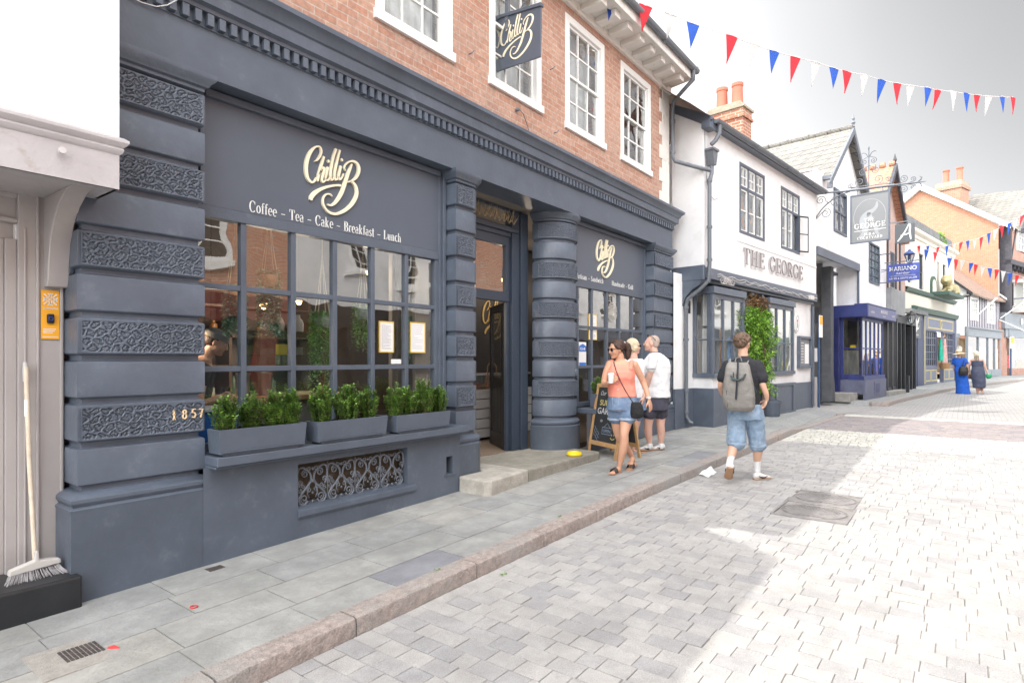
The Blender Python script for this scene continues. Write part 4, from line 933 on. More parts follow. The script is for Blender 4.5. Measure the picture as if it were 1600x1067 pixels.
# door surround
mb = MB(); mb.box(-.9, 1.03, 4.605, 4.66, 2.33, 2.62); mb.box(1.04, 1.27, 4.545, 4.62, .25, 2.62); mb.box(.985, 1.04, 4.575, 4.66, .25, 2.33)
mb.box(-.9, 1.04, 4.585, 4.66, 2.45, 2.60); mb.box(-.9, 1.04, 4.56, 4.66, 2.575, 2.62); mb.box(-.9, 1.04, 4.55, 4.62, 2.425, 2.45)
mb.box(1.125, 1.14, 4.53, 4.545, .25, 2.60); mb.box(1.065, 1.078, 4.536, 4.545, .25, 2.40); mb.box(1.245, 1.262, 4.532, 4.545, .25, 2.60)
mb.box(.963, .985, 4.60, 4.66, .25, 2.33)
obj('door_surround', mb, GREIGE, nb, bevel=.006)
mb = MB(); mb.box(0, .963, 4.64, 4.68, .28, 2.33); obj('door', mb, mat('maroon_door', (.09, .03, .035), .35, .1, 3), nb)
mb = MB(); mb.prism([(-2, 4.24), (1.264, 4.195), (1.264, 4.50), (1.22, 4.62), (-2, 4.62)], .1, .315, 'z'); obj('doorstep', mb, BLACKP, nb, bevel=.014)
# notice with a bell push
YS = 4.538
mb = MB(); mb.box(1.148, 1.242, YS - .003, YS, 1.728, 2.032)
ns = tag(obj('notice_plate', mb, mat('orange_plate', (.90, .42, .03), .5, .03, 5)), 'orange notice plate with a white emblem and bell push on the greige door surround', 'notice')
nf = lambda a, b, d: (a, YS - .003 - d, b)
mb = MB(); c = (1.195, 1.975)
for s in (1, -1):
    for k in (-.012, 0, .012): mb.ribbon([(c[0] - .026 + k, c[1] - .026 * s - k * s, .0055), (c[0] + .026 + k, c[1] + .026 * s - k * s, .0055)], .0015, nf)
for a, b in ((-.032, .0), (.032, 0), (0, .032), (0, -.032), (-.03, .03), (.03, .03), (-.03, -.03), (.03, -.03)): mb.ribbon([(c[0] + a - .004, c[1] + b, .008), (c[0] + a + .004, c[1] + b, .008)], .0015, nf)
sanstext(mb, 'HUMANITAS', 1.158, 1.234, 1.913, .011, nf, .002, .02)
sanstext(mb, 'THE GOOD SHOP', 1.162, 1.230, 1.903, .0045, nf, .002, .01) if False else None
for i, w in enumerate((.066, .06, .05)): mb.ribbon([(1.158, 1.79 - i * .011, .005), (1.158 + w, 1.79 - i * .011, .005)], .0012, nf)
mb.ribbon([(1.156, 1.742, .004), (1.235, 1.742, .004)], .0012, nf)
obj('emblem', mb, WHITEP, ns)
mb = MB(); mb.box(1.175, 1.213, YS - .022, YS - .004, 1.825, 1.885); bl = obj('bell_push', mb, mat('black_plastic', (.015, .015, .018), .3, 0), ns, bevel=.008)
mb = MB(); mb.tube([(1.194 + .011 * math.cos(t * .4), YS - .023, 1.855 + .011 * math.sin(t * .4)) for t in range(17)], .0018, 5); obj('bell_ring', mb, mat('blue_ring', (.03, .10, .5), .4, 0), bl)
# broom
br = thing('broom', 'pale wooden broom with grey bristles leaning on the greige wall', 'broom', (1.085, 4.36, .315))
mb = MB(); mb.tube([(1.066, 4.50, 1.56), (1.074, 4.47, 1.0), (1.085, 4.40, .42)], .013, 10); obj('handle', mb, mat('pale_wood', (.66, .57, .45), .5, .08, 12), br, smooth=50)
mb = MB(); mb.tube([(1.065, 4.503, 1.47), (1.0645, 4.505, 1.54), (1.064, 4.507, 1.585)], [.0145, .015, .011], 10); obj('barcode_sleeve', MB().tube([(1.0685, 4.486, 1.26), (1.0675, 4.49, 1.36)], .0138, 10), WHITEP, br, smooth=50); obj('hand_grip', mb, mat('grey_plastic', (.5, .5, .5), .4, .03), br, smooth=50)
mb = MB(); mb.prism([(.96, .385), (1.075, .415), (1.078, .47), (1.094, .47), (1.098, .415), (1.20, .40), (1.205, .372), (.955, .355)], 4.36, 4.41, 'y'); obj('head', mb, mat('grey_broom_head', (.55, .53, .5), .5, .05), br, bevel=.006)
mb = MB()
for i in range(150):
    x = .96 + .24 * rnd.random(); y = 4.365 + .04 * rnd.random(); k = (x - 1.08)
    mb.tube([(x, y, .37), (x + k * .15, y - .02, .34), (x + k * .35, y - .04 - rnd.random() * .03, .318)], [.0018, .0016, .001], 4, caps=False)
obj('bristles', mb, mat('grey_bristle', (.42, .41, .42), .7, .15, 60), br)

# ================================================================== THINGS ON AND ROUND THE SHOPFRONT
# hanging sign on its bracket
hs = thing('hanging_sign', 'square slate hanging sign with cream script above the cafe doorway', 'sign', (5.6, 4.3, 5.9))
XS = 5.56
c0, c1, c2, c3 = (4.55, 5.70), (3.85, 5.62), (3.86, 5.03), (4.47, 5.065)
set_frame()
mb = MB(); mb.prism([(4.53, 5.07), (3.86, 5.03), (3.85, 5.60), (4.56, 5.66)], XS - .012, XS + .012, 'x'); 
mb = MB(); mb.prism([(4.49, 5.05), (3.845, 5.03), (3.835, 5.60), (4.54, 5.68)], XS - .012, XS + .012, 'x'); sb = obj('sign_board', mb, PANEL, hs, bevel=.003)
mb = MB(); mb.prism([(4.55, 5.675), (3.825, 5.595), (3.825, 5.635), (4.555, 5.715)], XS - .03, XS + .03, 'x'); obj('sign_cap', mb, PANEL, hs, bevel=.004)
# local letter frame on the board: a runs towards the street
lf = lambda a, b, d: (XS - .013 - d, 4.48 - a, 5.08 + b + (.05 - a * .06))
mb = MB(); logo(mb, .07, .005, .50, lf, .006, wk=1.0, sx=.98); obj('script_lettering', mb, GOLD, sb)
mb = MB(); mb.tube([(XS, 4.345, 5.60), (XS, 4.30, 5.60)], .03, 6); mb.box(XS - .02, XS + .02, 4.30, 4.35, 5.5, 6.1)
mb.tube([(XS, 4.33, 6.02), (XS, 3.6, 6.02)], .014, 8); mb.tube([(XS, 4.33, 5.56), (XS, 4.15, 5.66), (XS, 3.95, 5.86), (XS, 3.85, 6.01)], .009, 6)
obj('bracket', mb, IRON, hs)
mb = MB()
for (y, z) in ((4.45, 5.71), (3.93, 5.65)):
    n = int((6.0 - z) / .03)
    for i in range(n):
        zz = z + (6.0 - z) * (i + .5) / n
        mb.tube([(XS + (.008 if i % 2 else 0) * math.cos(t * 1.05), y + (0 if i % 2 else .008) * math.cos(t * 1.05), zz + .018 * math.sin(t * 1.05)) for t in range(7)], .0028, 4)
obj('chain', mb, IRON, hs)

# planters
LEAFM = mat('box_leaf', (.11, .235, .04), .45, .35, 14, col2=(.32, .50, .10), c2scale=14, c2lo=.48, c2hi=.68)
LEAFP = mat('pale_tipped_leaf', (.14, .27, .045), .5, .3, 9, col2=(.50, .42, .28), c2scale=22, c2lo=.57, c2hi=.72)
LEAFB = mat('climber_leaf', (.15, .33, .035), .45, .3, 5, col2=(.36, .55, .09), c2scale=7, c2lo=.45, c2hi=.65)
TWIG = mat('twig', (.13, .09, .06), .9, .2, 20)
def leafq(mb, p, d, up, l, w):
    """small folded leaf: 4 faces"""
    d = d.normalized(); s = d.cross(up)
    if s.length < .01: s = d.orthogonal()
    s.normalize(); n = s.cross(d)
    a = p + d * l; m = p + d * l * .5 + n * (-l * .06)
    mb.add([p, p + d * l * .45 + s * w, a, p + d * l * .45 - s * w, m], [(0, 1, 4), (1, 2, 4), (2, 3, 4), (3, 0, 4)])
def shrub(x, y, z, h, w, label, m, group, n=26, par=None):
    t = thing('box_shrub', label, 'shrub', (x, y, z), group); w *= 1.35
    mb = MB(); tw = MB()
    for i in range(n):
        a = rnd.random() * 2 * PI; r0 = w * .5 * math.sqrt(rnd.random()); hh = h * (1 - .42 * (r0 / (w * .5)) ** 2.5) * rnd.uniform(.72, 1.05)
        bx, by = x + r0 * .55 * math.cos(a), y + r0 * .5 * math.sin(a)
        ex, ey = x + r0 * 1.05 * math.cos(a), y + r0 * .8 * math.sin(a)
        tw.tube([(bx, by, z - .02), ((bx + ex) / 2, (by + ey) / 2, z + hh * .55), (ex, ey, z + hh)], [.003, .0025, .001], 4)
        k = int(hh / .014)
        for j in range(k):
            q = (j + .5) / k
            if q < .12 and rnd.random() < .6: continue
            p = Vector((bx + (ex - bx) * q, by + (ey - by) * q, z + hh * q)); 
            for s in range(3):
                b = j * 1.57 + s * 2.1 + rnd.uniform(-.3, .3); el = rnd.uniform(.25, .9)
                d = Vector((math.cos(b), math.sin(b), el))
                leafq(mb, p, d, Vector((0, 0, 1)), rnd.uniform(.022, .036), .0105)
    obj('foliage', mb, m, t); obj('stem', tw, TWIG, t)
    return t
SOIL = mat('soil', (.06, .045, .03), .95, .2, 40)
def trough(x0, x1, y0, y1, z0, z1, label, group='slate troughs on the window sills'):
    t = thing('planter_trough', label, 'planter', ((x0 + x1) / 2, (y0 + y1) / 2, z0), group)
    mb = MB(); tp = .012; e = .014
    o = [(x0 + tp, y0 + tp), (x1 - tp, y0 + tp), (x1 - tp, y1), (x0 + tp, y1)]; p = [(x0, y0), (x1, y0), (x1, y1), (x0, y1)]
    q = [(x0 + e, y0 + e), (x1 - e, y0 + e), (x1 - e, y1 - e), (x0 + e, y1 - e)]
    v = [(a, b, z0 + .016) for a, b in o] + [(a, b, z1) for a, b in p] + [(a, b, z1) for a, b in q] + [(a, b, z1 - .04) for a, b in q]
    f = [(3, 2, 1, 0)] + [(i + 4 * k, (i + 1) % 4 + 4 * k, (i + 1) % 4 + 4 * k + 4, i + 4 * k + 4) for k in range(3) for i in range(4)]
    mb.add(v, f); mb.box(x0 + .05, x1 - .05, y0 + .02, y1 - .02, z0, z0 + .018); mb.box(x0 + .03, x1 - .02, y0 - .004, y0 + .01, z0 + .026, z0 + .03)
    obj('trough', mb, SLATE2, t, bevel=.003)
    mb = MB(); mb.box(x0 + e, x1 - e, y0 + e, y1 - e, z1 - .06, z1 - .035); obj('soil', mb, SOIL, t)
    return t
trough(2.045, 2.735, 4.125, 4.30, .92, 1.108, 'left of the three slate troughs on the big window sill')
trough(2.835, 3.56, 4.125, 4.30, .92, 1.10, 'middle one of the three slate troughs on the big window sill')
trough(3.665, 4.375, 4.125, 4.30, .92, 1.09, 'right of the three slate troughs on the big window sill')
trough(7.45, 8.25, 4.12, 4.30, .907, 1.11, 'slate trough on the sill behind the chalkboard')
G1 = 'leafy shrubs in the window troughs'
for i, (x, h, w, lb, m) in enumerate([
    (2.14, .27, .16, 'dark green shrub at the left end of the left trough', LEAFM),
    (2.33, .29, .13, 'second shrub in the left trough, beside the first mullion', LEAFM),
    (2.50, .29, .15, 'third shrub in the left trough, slim and upright', LEAFM),
    (2.64, .30, .13, 'shrub at the right end of the left trough', LEAFM),
    (2.93, .32, .18, 'dense dark shrub at the left end of the middle trough', LEAFM),
    (3.18, .33, .20, 'widest shrub, in the centre of the middle trough', LEAFM),
    (3.41, .29, .14, 'smaller shrub at the right end of the middle trough', LEAFM),
    (3.72, .31, .15, 'thin pale-tipped shrub at the left end of the right trough', LEAFP),
    (3.88, .28, .17, 'pale-tipped shrub, second in the right trough', LEAFP),
    (4.08, .37, .19, 'tallest bright shrub with pinkish tips in the right trough', LEAFP),
    (4.29, .27, .16, 'spreading shrub at the right end of the right trough', LEAFP),
    (7.62, .30, .26, 'shrub at the left end of the trough behind the chalkboard', LEAFP),
    (7.92, .30, .26, 'shrub in the middle of the trough behind the chalkboard', LEAFM)]):
    shrub(x, 4.215, 1.065, h + .01, w, lb, m, G1, n=int(20 + w * 130))
# hanging plants behind the glass
MACR = mat('macrame_cord', (.55, .45, .32), .9, .1, 50); POTG = mat('grey_pot', (.45, .46, .47), .5, .05, 5); POTD = mat('dark_pot', (.07, .08, .09), .5, .05, 5); POTO = mat('tan_pot', (.50, .28, .13), .6, .1, 5)
EUC = mat('blue_green_leaf', (.26, .46, .32), .6, .25, 12, col2=(.46, .62, .44), c2scale=16, c2lo=.5, c2hi=.7); IVY = mat('ivy_leaf', (.24, .46, .11), .5, .3, 12, col2=(.52, .66, .26), c2scale=18, c2lo=.5, c2hi=.7)
def hangplant(x, zp, drop, w, pm, lm, label, leafl=.02, n=60, y=4.78):
    t = thing('hanging_planter', label, 'hanging plant', (x, y, zp), 'plants hanging behind the shop window')
    mb = MB(); mb.lathe([(0, -.06), (.05, -.058), (.07, -.02), (.078, .04), (.07, .045), (.066, .03), (0, .03)], (x, y, zp), 16); obj('pot', mb, pm, t, smooth=40)
    mb = MB()
    for k in range(4):
        a = k * PI / 2 + .5
        mb.tube([(x, y, zp + .62), (x + .035 * math.cos(a), y + .035 * math.sin(a), zp + .3), (x + .08 * math.cos(a), y + .08 * math.sin(a), zp + .03), (x + .05 * math.cos(a + .4), y + .05 * math.sin(a + .4), zp - .06), (x, y, zp - .08)], .004, 5)
    mb.tube([(x, y, zp + .6), (x, y, 3.6)], .005, 5); obj('macrame_hanger', mb, MACR, t)
    mb = MB()
    for i in range(n):
        a = rnd.random() * 2 * PI; r1 = w * .5 * rnd.uniform(.5, 1); dr = drop * rnd.uniform(.35, 1)
        pts = [Vector((x + .04 * math.cos(a), y + .04 * math.sin(a), zp + .04)), Vector((x + r1 * math.cos(a), y + r1 * .7 * math.sin(a), zp + rnd.uniform(.02, .10))), Vector((x + r1 * math.cos(a) * 1.05, y + r1 * .7 * math.sin(a), zp - dr * .5)), Vector((x + r1 * math.cos(a) + rnd.uniform(-.02, .02), y + r1 * .6 * math.sin(a), zp - dr))]
        k = int(dr / .012) + 6
        for j in range(k):
            q = j / k * 3; s = min(int(q), 2); p = pts[s].lerp(pts[s + 1], q - s); b = rnd.random() * 6.28
            leafq(mb, p, Vector((math.cos(b), math.sin(b), rnd.uniform(-.9, .3))), Vector((0, 0, 1)), rnd.uniform(.9, 1.5) * leafl * 1.25, leafl * .5)
    obj('trailing_foliage', mb, lm, t)
hangplant(2.50, 2.14, .36, .19, POTO, EUC, 'feathery blue-green plant hanging in the window pane left of the mullion', .024, 110)
hangplant(2.80, 2.28, .52, .20, POTO, EUC, 'high feathery plant trailing over the white coffee bags', .022, 110)
hangplant(3.33, 1.96, .66, .26, POTG, IVY, 'longest ivy trailing from a pale bowl in the window middle', .018, 90)
hangplant(3.80, 2.06, .40, .24, POTG, IVY, 'short ivy trailing from a pale bowl left of the framed menus', .017, 60)
hangplant(4.50, 2.12, .62, .16, POTO, EUC, 'fern hanging at the right edge of the big window', .022, 90)
# menus stuck to the glass
PAPER = mat('menu_paper', (.80, .80, .80), .6, .01, 3); GFR = mat('gold_frame', (.75, .52, .10), .35, .05, 10, metal=.2); INK = mat('ink', (.25, .25, .28), .8, 0)
def menu(x0, x1, z0, z1, label, lines, y=4.505, fm=GFR, seed=1, cat='menu'):
    t = thing('framed_menu', label, cat, ((x0 + x1) / 2, y, z0), 'framed sheets on the cafe windows')
    mb = MB(); e = .012
    for q in ((x0, x1, z0, z0 + e), (x0, x1, z1 - e, z1), (x0, x0 + e, z0 + e, z1 - e), (x1 - e, x1, z0 + e, z1 - e)): mb.box(q[0], q[1], y - .003, y + .004, q[2], q[3])
    obj('frame', mb, fm, t)
    mb = MB(); mb.box(x0 + e, x1 - e, y, y + .003, z0 + e, z1 - e); obj('sheet', mb, PAPER, t)
    r = random.Random(seed); mb = MB(); n = lines
    for i in range(n):
        z = z1 - .035 - (z1 - z0 - .06) * i / n; a = x0 + .03
        while a < x1 - .04:
            b = min(x1 - .03, a + r.uniform(.012, .03)); mb.box(a, b, y - .0015, y, z, z + .0022); a = b + .005
            if r.random() < .12: break
    obj('print', mb, INK, t); return t
menu(3.777, 3.962, 1.67, 1.975, 'gold framed menu sheet, left one of the two in the big window', 26, seed=2)
menu(4.175, 4.391, 1.67, 1.985, 'gold framed letter, right one of the two in the big window', 12, seed=5)
menu(7.77, 8.02, 1.90, 2.29, 'gold framed menu in the window behind the dark haired woman', 24, seed=9)
mb = MB(); mb.box(3.93, 4.06, 4.506, 4.509, 1.56, 1.605); tag(obj('small_card', mb, PAPER), 'small blank white card at the foot of the pane below the left menu', 'card')
mb = MB(); mb.box(7.49, 7.70, 4.505, 4.508, 1.50, 1.86)
wp = tag(obj('window_poster', mb, PAPER), 'white and blue opening poster low in the pub-side window', 'poster')
BLU = mat('poster_blue', (.03, .16, .55), .5, .03)
mb = MB(); mb.box(7.495, 7.695, 4.502, 4.5045, 1.72, 1.80); mb.prism([(7.495, 1.80), (7.695, 1.80), (7.60, 1.835)], 4.502, 4.5045, 'y'); mb.box(7.50, 7.69, 4.502, 4.5045, 1.505, 1.56); obj('print', mb, BLU, wp)
mb = MB(); pf = lambda a, b, d: (a, 4.5015 - d, b); sanstext(mb, '12-8', 7.52, 7.66, 1.745, .035, pf, .001, .03); obj('figures', mb, PAPER, wp)
# round etched sign of rings in the third pane
mb = MB()
for k, r in enumerate((.05, .075, .10, .125, .15)): mb.ribbon([(8.52 + r * 1.02 * math.cos(t * .2), 2.36 + r * math.sin(t * .2), .008) for t in range(2 + int(26 + k))], .001, lambda a, b, d: (a, 4.503 - d, b))
logo(mb, 8.47, 2.31, .10, lambda a, b, d: (a, 4.5025 - d, b), .001)
for i in range(4): mb.ribbon([(8.40 + i * .008, 2.60 + i * .014, .006), (8.52, 2.64 + i * .012, .006), (8.64 - i * .008, 2.60 + i * .014, .006)], .001, lambda a, b, d: (a, 4.503 - d, b))
tag(obj('window_decal', mb, mat('pale_decal', (.6, .58, .52), .6, .02)), 'pale round decal of rings on the upper pane behind the couple', 'decal')

# pendant lamps, lit
BULB = mat('amber_bulb', (1, .6, .25), .4, 0, emis=((1, .50, .16), 9)); CAP = mat('lamp_cap', (.05, .04, .03), .5, .1)
def pendant(x, y, z, r, label, e=4, cord=3.6, light=True):
    t = thing('pendant_lamp', label, 'lamp', (x, y, cord), 'amber pendant lamps in the cafe')
    mb = MB(); mb.ell((x, y, z), (r * .62, r * .62, r * .72), 14, 10); obj('bulb', mb, BULB, t, smooth=180)
    mb = MB(); mb.lathe([(0, r * .9), (.018, r * .9), (.02, r * .6), (0, r * .6)], (x, y, z + .01), 12); mb.tube([(x, y, z + r * .9), (x, y, cord)], .003, 5)
    mb.lathe([(.02, r * .9), (r, r * .25), (r * 1.05, 0), (r * .98, r * .24), (.018, r * .86)], (x, y, z + .01), 18); obj('shade', mb, CAP, t, smooth=60)
    if light:
        l = bpy.data.lights.new('bulb_light', 'POINT'); l.energy = e; l.color = (1, .82, .64); l.shadow_soft_size = .05
        lo_ = bpy.data.objects.new('bulb_light', l); COL.objects.link(lo_); lo_.parent = t; lo_.matrix_parent_inverse = wmat(t).inverted(); lo_.location = (x, y, z - r)
pendant(3.79, 6.58, 2.25, .08, 'lit amber lamp above the white coffee bags', 20)
pendant(4.38, 6.78, 2.34, .055, 'lit amber lamp right of the second mullion', 20)
pendant(2.70, 5.6, 1.84, .045, 'lit amber lamp at the brow of the barista', 5)
pendant(2.40, 5.2, 1.83, .045, 'lit amber lamp left of the barista against the pilaster', 1.2)
pendant(4.50, 5.55, 2.62, .05, 'lit amber lamp high in the fourth upper pane', 15)
pendant(7.30, 5.75, 2.85, .06, 'lit lamp inside the doorway above the counter', 3)
pendant(7.95, 5.6, 2.95, .06, 'lit lamp in the first upper pane of the pub-side window', 10)
pendant(8.9, 5.8, 2.95, .06, 'lit lamp in the second upper pane of the pub-side window', 10)
# counter and glass case
WOODC = mat('counter_wood', (.42, .26, .14), .5, .12, 6); STEEL = mat('steel', (.55, .55, .56), .3, .03, 6, metal=.8); CASEG = glassmat('case_glass', (.80, .90, .86), 1.5, .0, 1, .06); WHB = mat('white_paper_bag', (.72, .74, .75), .7, .04, 6)
ct = thing('counter', 'wooden cafe counter with glass shelf case seen through the big window', 'counter', (3.4, 5.7, .36))
mb = MB(); mb.box(2.85, 4.15, 5.45, 6.1, 1.19, 1.24); obj('worktop', mb, WOODC, ct, bevel=.004)
mb = MB(); mb.box(2.9, 4.1, 5.52, 6.05, .36, 1.19); obj('counter_front', mb, mat('counter_grey', (.2, .2, .2), .5, .1), ct)
mb = MB()
for z in (1.52, 1.64, 1.885): mb.box(3.15, 3.84, 5.55, 6.0, z, z + .01)
for x in (3.15, 3.49, 3.83): mb.box(x, x + .01, 5.55, 6.0, 1.24, 1.885)
mb.box(3.16, 3.83, 5.99, 6.0, 1.24, 1.88); obj('glass_case', mb, CASEG, ct)
def bag(x, y, z, label, rz=0):
    mb = MB(); mb.xf = Matrix.Translation((x, y, z)) @ Matrix.Rotation(rz, 4, 'Z') @ Matrix.Diagonal((.72, .72, .85, 1))
    mb.loft([(0, 0, 0, .085, .05, 0, .4), (0, 0, .10, .09, .055, 0, .4), (0, 0, .15, .075, .03, 0, .5), (.0, 0, .18, .045, .018, 0, .5), (.0, 0, .215, .045, .014, 0, .5)], 16)
    tag(obj('paper_bag', mb, WHB, smooth=40), label, 'bag', 'white coffee bags on the glass case')
bag(3.30, 5.68, 1.896, 'white coffee bag at the left on top of the glass case', .2); bag(3.46, 5.74, 1.896, 'middle white coffee bag on top of the glass case'); bag(3.66, 5.70, 1.896, 'right white coffee bag, under the trailing ivy', -.3)
mb = MB()
for i in range(9): mb.lathe([(0, i * .009), (.10, i * .009 + .003), (.115, i * .009 + .008), (0, i * .009 + .006)], (3.60, 5.7, 1.65), 20)
tag(obj('plate_stack', mb, WHITEP), 'stack of white plates on the glass shelf', 'plates', kind='stuff')
mb = MB(); mb.box(3.40, 3.51, 5.62, 5.68, 1.65, 1.76); tag(obj('tea_carton', mb, mat('yellow_carton', (.70, .60, .08), .6, .05)), 'yellow carton beside the stack of plates', 'carton')
TINS = [(3.05, 'steel canister at the left end of the counter', STEEL), (3.28, 'steel canister in the middle under the glass shelf', STEEL), (3.92, 'brown jar at the right end of the counter', mat('brown_jar', (.22, .11, .05), .3, .1))]
for x, lb, m in TINS:
    mb = MB(); mb.lathe([(0, 0), (.065, 0), (.066, .2), (.07, .205), (.07, .23), (0, .235)], (x, 5.68, 1.24), 20); tag(obj('canister', mb, m, smooth=40), lb, 'canister', 'canisters on the counter')
# back shelves, boxes of cups
sh = thing('back_shelf', 'dark shelf unit against the cafe back wall', 'shelf', (3.2, 7.9, .36))
mb = MB()
for z in (1.1, 1.5, 1.9, 2.3): mb.box(1.6, 5.2, 7.8, 8.15, z, z + .03)
for x in (1.6, 2.8, 4.0, 5.2): mb.box(x, x + .04, 7.8, 8.15, .36, 2.6)
obj('shelf_board', mb, mat('dark_shelf_wood', (.12, .075, .045), .5, .12, 6), sh)
cols = [mat('jar_amber', (.35, .16, .05), .4, .1), mat('jar_green', (.08, .14, .08), .4, .1), mat('jar_white', (.5, .5, .48), .4, .05), mat('jar_black', (.03, .03, .03), .4, .05), mat('jar_red', (.35, .05, .04), .4, .05)]
cn = 0
for z in (1.13, 1.53, 1.93):
    x = 1.75
    while x < 5.1:
        mb = MB(); h = rnd.uniform(.1, .26); r = rnd.uniform(.035, .06); mb.lathe([(0, 0), (r, 0), (r, h * .75), (r * .5, h * .85), (r * .5, h), (0, h)], (x, 7.95, z), 10)
        tag(obj('bottle', mb, rnd.choice(cols), smooth=40), 'bottle or jar in the rows on the dark back shelf', 'bottle', 'bottles and jars on the cafe back shelf')
        x += rnd.uniform(.26, .48); cn += 1
# blue tub
mb = MB(); mb.prism([(2.12, .95), (2.50, .95), (2.53, 1.20), (2.09, 1.20)], 4.62, 4.95, 'y'); BT = tag(obj('blue_crate', mb, mat('blue_plastic', (.02, .12, .42), .4, .08), bevel=.01), 'blue plastic crate behind the shrubs at the window corner', 'crate')
mb = MB(); mb.box(2.07, 2.55, 4.60, 4.97, 1.20, 1.225); obj('lid', mb, mat('pale_lid', (.55, .62, .68), .4, .03), BT, bevel=.005)
# display counter in the doorway
dc = thing('display_counter', 'white slatted display counter seen through the open door', 'counter', (7.5, 6.1, .38))
mb = MB(); 
for i in range(5): mb.box(6.8, 8.3, 5.93, 6.3, .40 + i * .15, .535 + i * .15)
obj('counter_front', mb, mat('counter_white', (.55, .56, .56), .5, .04), dc, bevel=.004)
mb = MB(); mb.box(6.8, 8.3, 5.95, 6.3, 1.36, 1.39); mb.box(6.8, 8.3, 6.28, 6.3, 1.15, 1.36); obj('counter_top', mb, STEEL, dc)
mb = MB(); mb.box(6.8, 8.3, 5.95, 5.955, 1.15, 1.36); obj('counter_glass', mb, CASEG, dc)
for i in range(4):
    mb = MB(); mb.ell((7.0 + i * .24, 6.1, 1.19), (.07, .06, .045), 12, 8); tag(obj('cake', mb, mat('cake_crust', (.40, .22, .10), .7, .2, 20), smooth=180), 'small brown cake in a row inside the doorway display counter', 'cake', 'cakes in the display counter')

# chalkboard
ab = thing('chalkboard', 'A-frame chalkboard in pine reading summer garden on the pavement', 'chalkboard', (7.2, 4.0, pz(7.2)))
PINE = mat('pine_frame', (.52, .31, .14), .5, .1, 10); CHALKB = mat('blackboard', (.035, .037, .04), .6, .15, 3)
A0 = Vector((7.345, 4.276)); A1 = Vector((7.045, 3.667)); ad_ = (A1 - A0); AL = ad_.length; ad_.normalize(); an = Vector((ad_.y, -ad_.x)); an = an if an.x < 0 else -an
ZG = pz(7.2)
def abp(a, b, d, side=1):
    """a along width, b up the leaning face, d proud"""
    H0 = 1.02; lean = .26 * side
    base = A0 + ad_ * a; z = b * math.cos(.18); back = (b * math.sin(.18))
    off = (-back * 1.0 + d) if side == 1 else (-.40 + back - d)
    p = base + an * off; return (p.x, p.y, ZG + z + (0 if b > .15 else .0))
def abox(mb, a0, a1, b0, b1, d0, d1, side=1):
    v = [abp(a, b, d, side) for d in (d0, d1) for b in (b0, b1) for a in (a0, a1)]
    mb.add(v, [(0, 2, 3, 1), (4, 5, 7, 6), (0, 1, 5, 4), (2, 6, 7, 3), (0, 4, 6, 2), (1, 3, 7, 5)])
for side in (1, -1):
    mb = MB(); abox(mb, 0, .05, -.0, 1.0, -.01, .012, side); abox(mb, AL - .05, AL, -.0, 1.0, -.01, .012, side); abox(mb, .05, AL - .05, .95, 1.0, -.01, .012, side); abox(mb, .05, AL - .05, .14, .20, -.01, .012, side)
    obj('frame', mb, PINE, ab, bevel=.003)
    mb = MB(); abox(mb, .05, AL - .05, .20, .95, -.004, .004, side); bd = obj('board', mb, CHALKB, ab)
    if side == 1:
        cf = lambda a, b, d: abp(a, b, .0045 + d)
        mb = MB(); sanstext(mb, 'GARDEN', .10, .60, .58, .085, cf, .001, .01); 
        sanstext(mb, 'Our', .12, .25, .84, .06, cf, .001, 0, .3); sanstext(mb, 'is', .20, .25, .47, .04, cf, .001, 0, .2)
        obj('chalk_lettering', mb, mat('white_chalk', (.62, .64, .66), .9, .15, 60), bd)
        mb = MB(); sanstext(mb, 'SUMMER', .13, .58, .70, .075, cf, .001, .01)
        for st in ([(.50, .30, .008), (.505, .325, .008)], [(.545, .30, .008), (.55, .325, .008)], [(.48, .275, .008), (.50, .258, .008), (.53, .252, .008), (.56, .262, .008), (.575, .28, .008)]): mb.ribbon(st, .001, cf)
        obj('yellow_chalk', mb, mat('yellow_chalk', (.70, .62, .22), .9, .1, 60), bd)
        mb = MB(); 
        for st in ([(.27, .40, .006), (.48, .40, .006), (.48, .31, .006), (.27, .31, .006), (.27, .40, .006)], [(.30, .40, .006), (.375, .46, .006), (.45, .40, .006)]): mb.ribbon(st, .001, cf)
        sanstext(mb, 'OPEN', .29, .46, .335, .04, cf, .001, 0)
        for k in range(3): mb.ribbon([(.08 + .015 * i, .40 - k * .05 - .012 * i + .012 * math.sin(i * 2.1 + k), .005) for i in range(10)], .001, cf)
        obj('blue_chalk', mb, mat('blue_chalk', (.28, .36, .48), .9, .1, 60), bd)
mb = MB(); mb.lathe([(0, 0), (.085, 0), (.10, .02), (.092, .045), (.075, .05), (.07, .03), (0, .03)], (6.52, 3.99, .376), 20)
tag(obj('yellow_bowl', mb, mat('yellow_plastic', (.85, .62, .02), .4, .04), smooth=40), 'small yellow plastic bowl on the doorstep beside the column', 'bowl')
# litter
mb = MB(); mb.add([(7.17, 2.72, .215), (7.16, 2.47, .185), (7.38, 2.56, .20), (7.55, 2.66, .25), (7.30, 2.60, .225)], [(0, 1, 4), (1, 2, 4), (2, 3, 4), (3, 0, 4)])
mb = MB(); n = 6
q = []
for i in range(n + 1):
    for j in range(n + 1):
        a, b = i / n, j / n; x = 7.13 + .30 * a + .1 * b; y = 2.48 + .18 * b * (1 - .4 * a) ; q.append((x, y, gz(x) + .004 + .05 * a * b + .012 * math.sin(a * 5 + b * 3) ** 2))
mb.add(q, [(i * (n + 1) + j, (i + 1) * (n + 1) + j, (i + 1) * (n + 1) + j + 1, i * (n + 1) + j + 1) for i in range(n) for j in range(n)])
tag(obj('paper_napkin', mb, PAPER), 'crumpled white paper napkin in the gutter by the kerb', 'litter')
REDL = mat('red_litter', (.65, .04, .04), .5, .1)
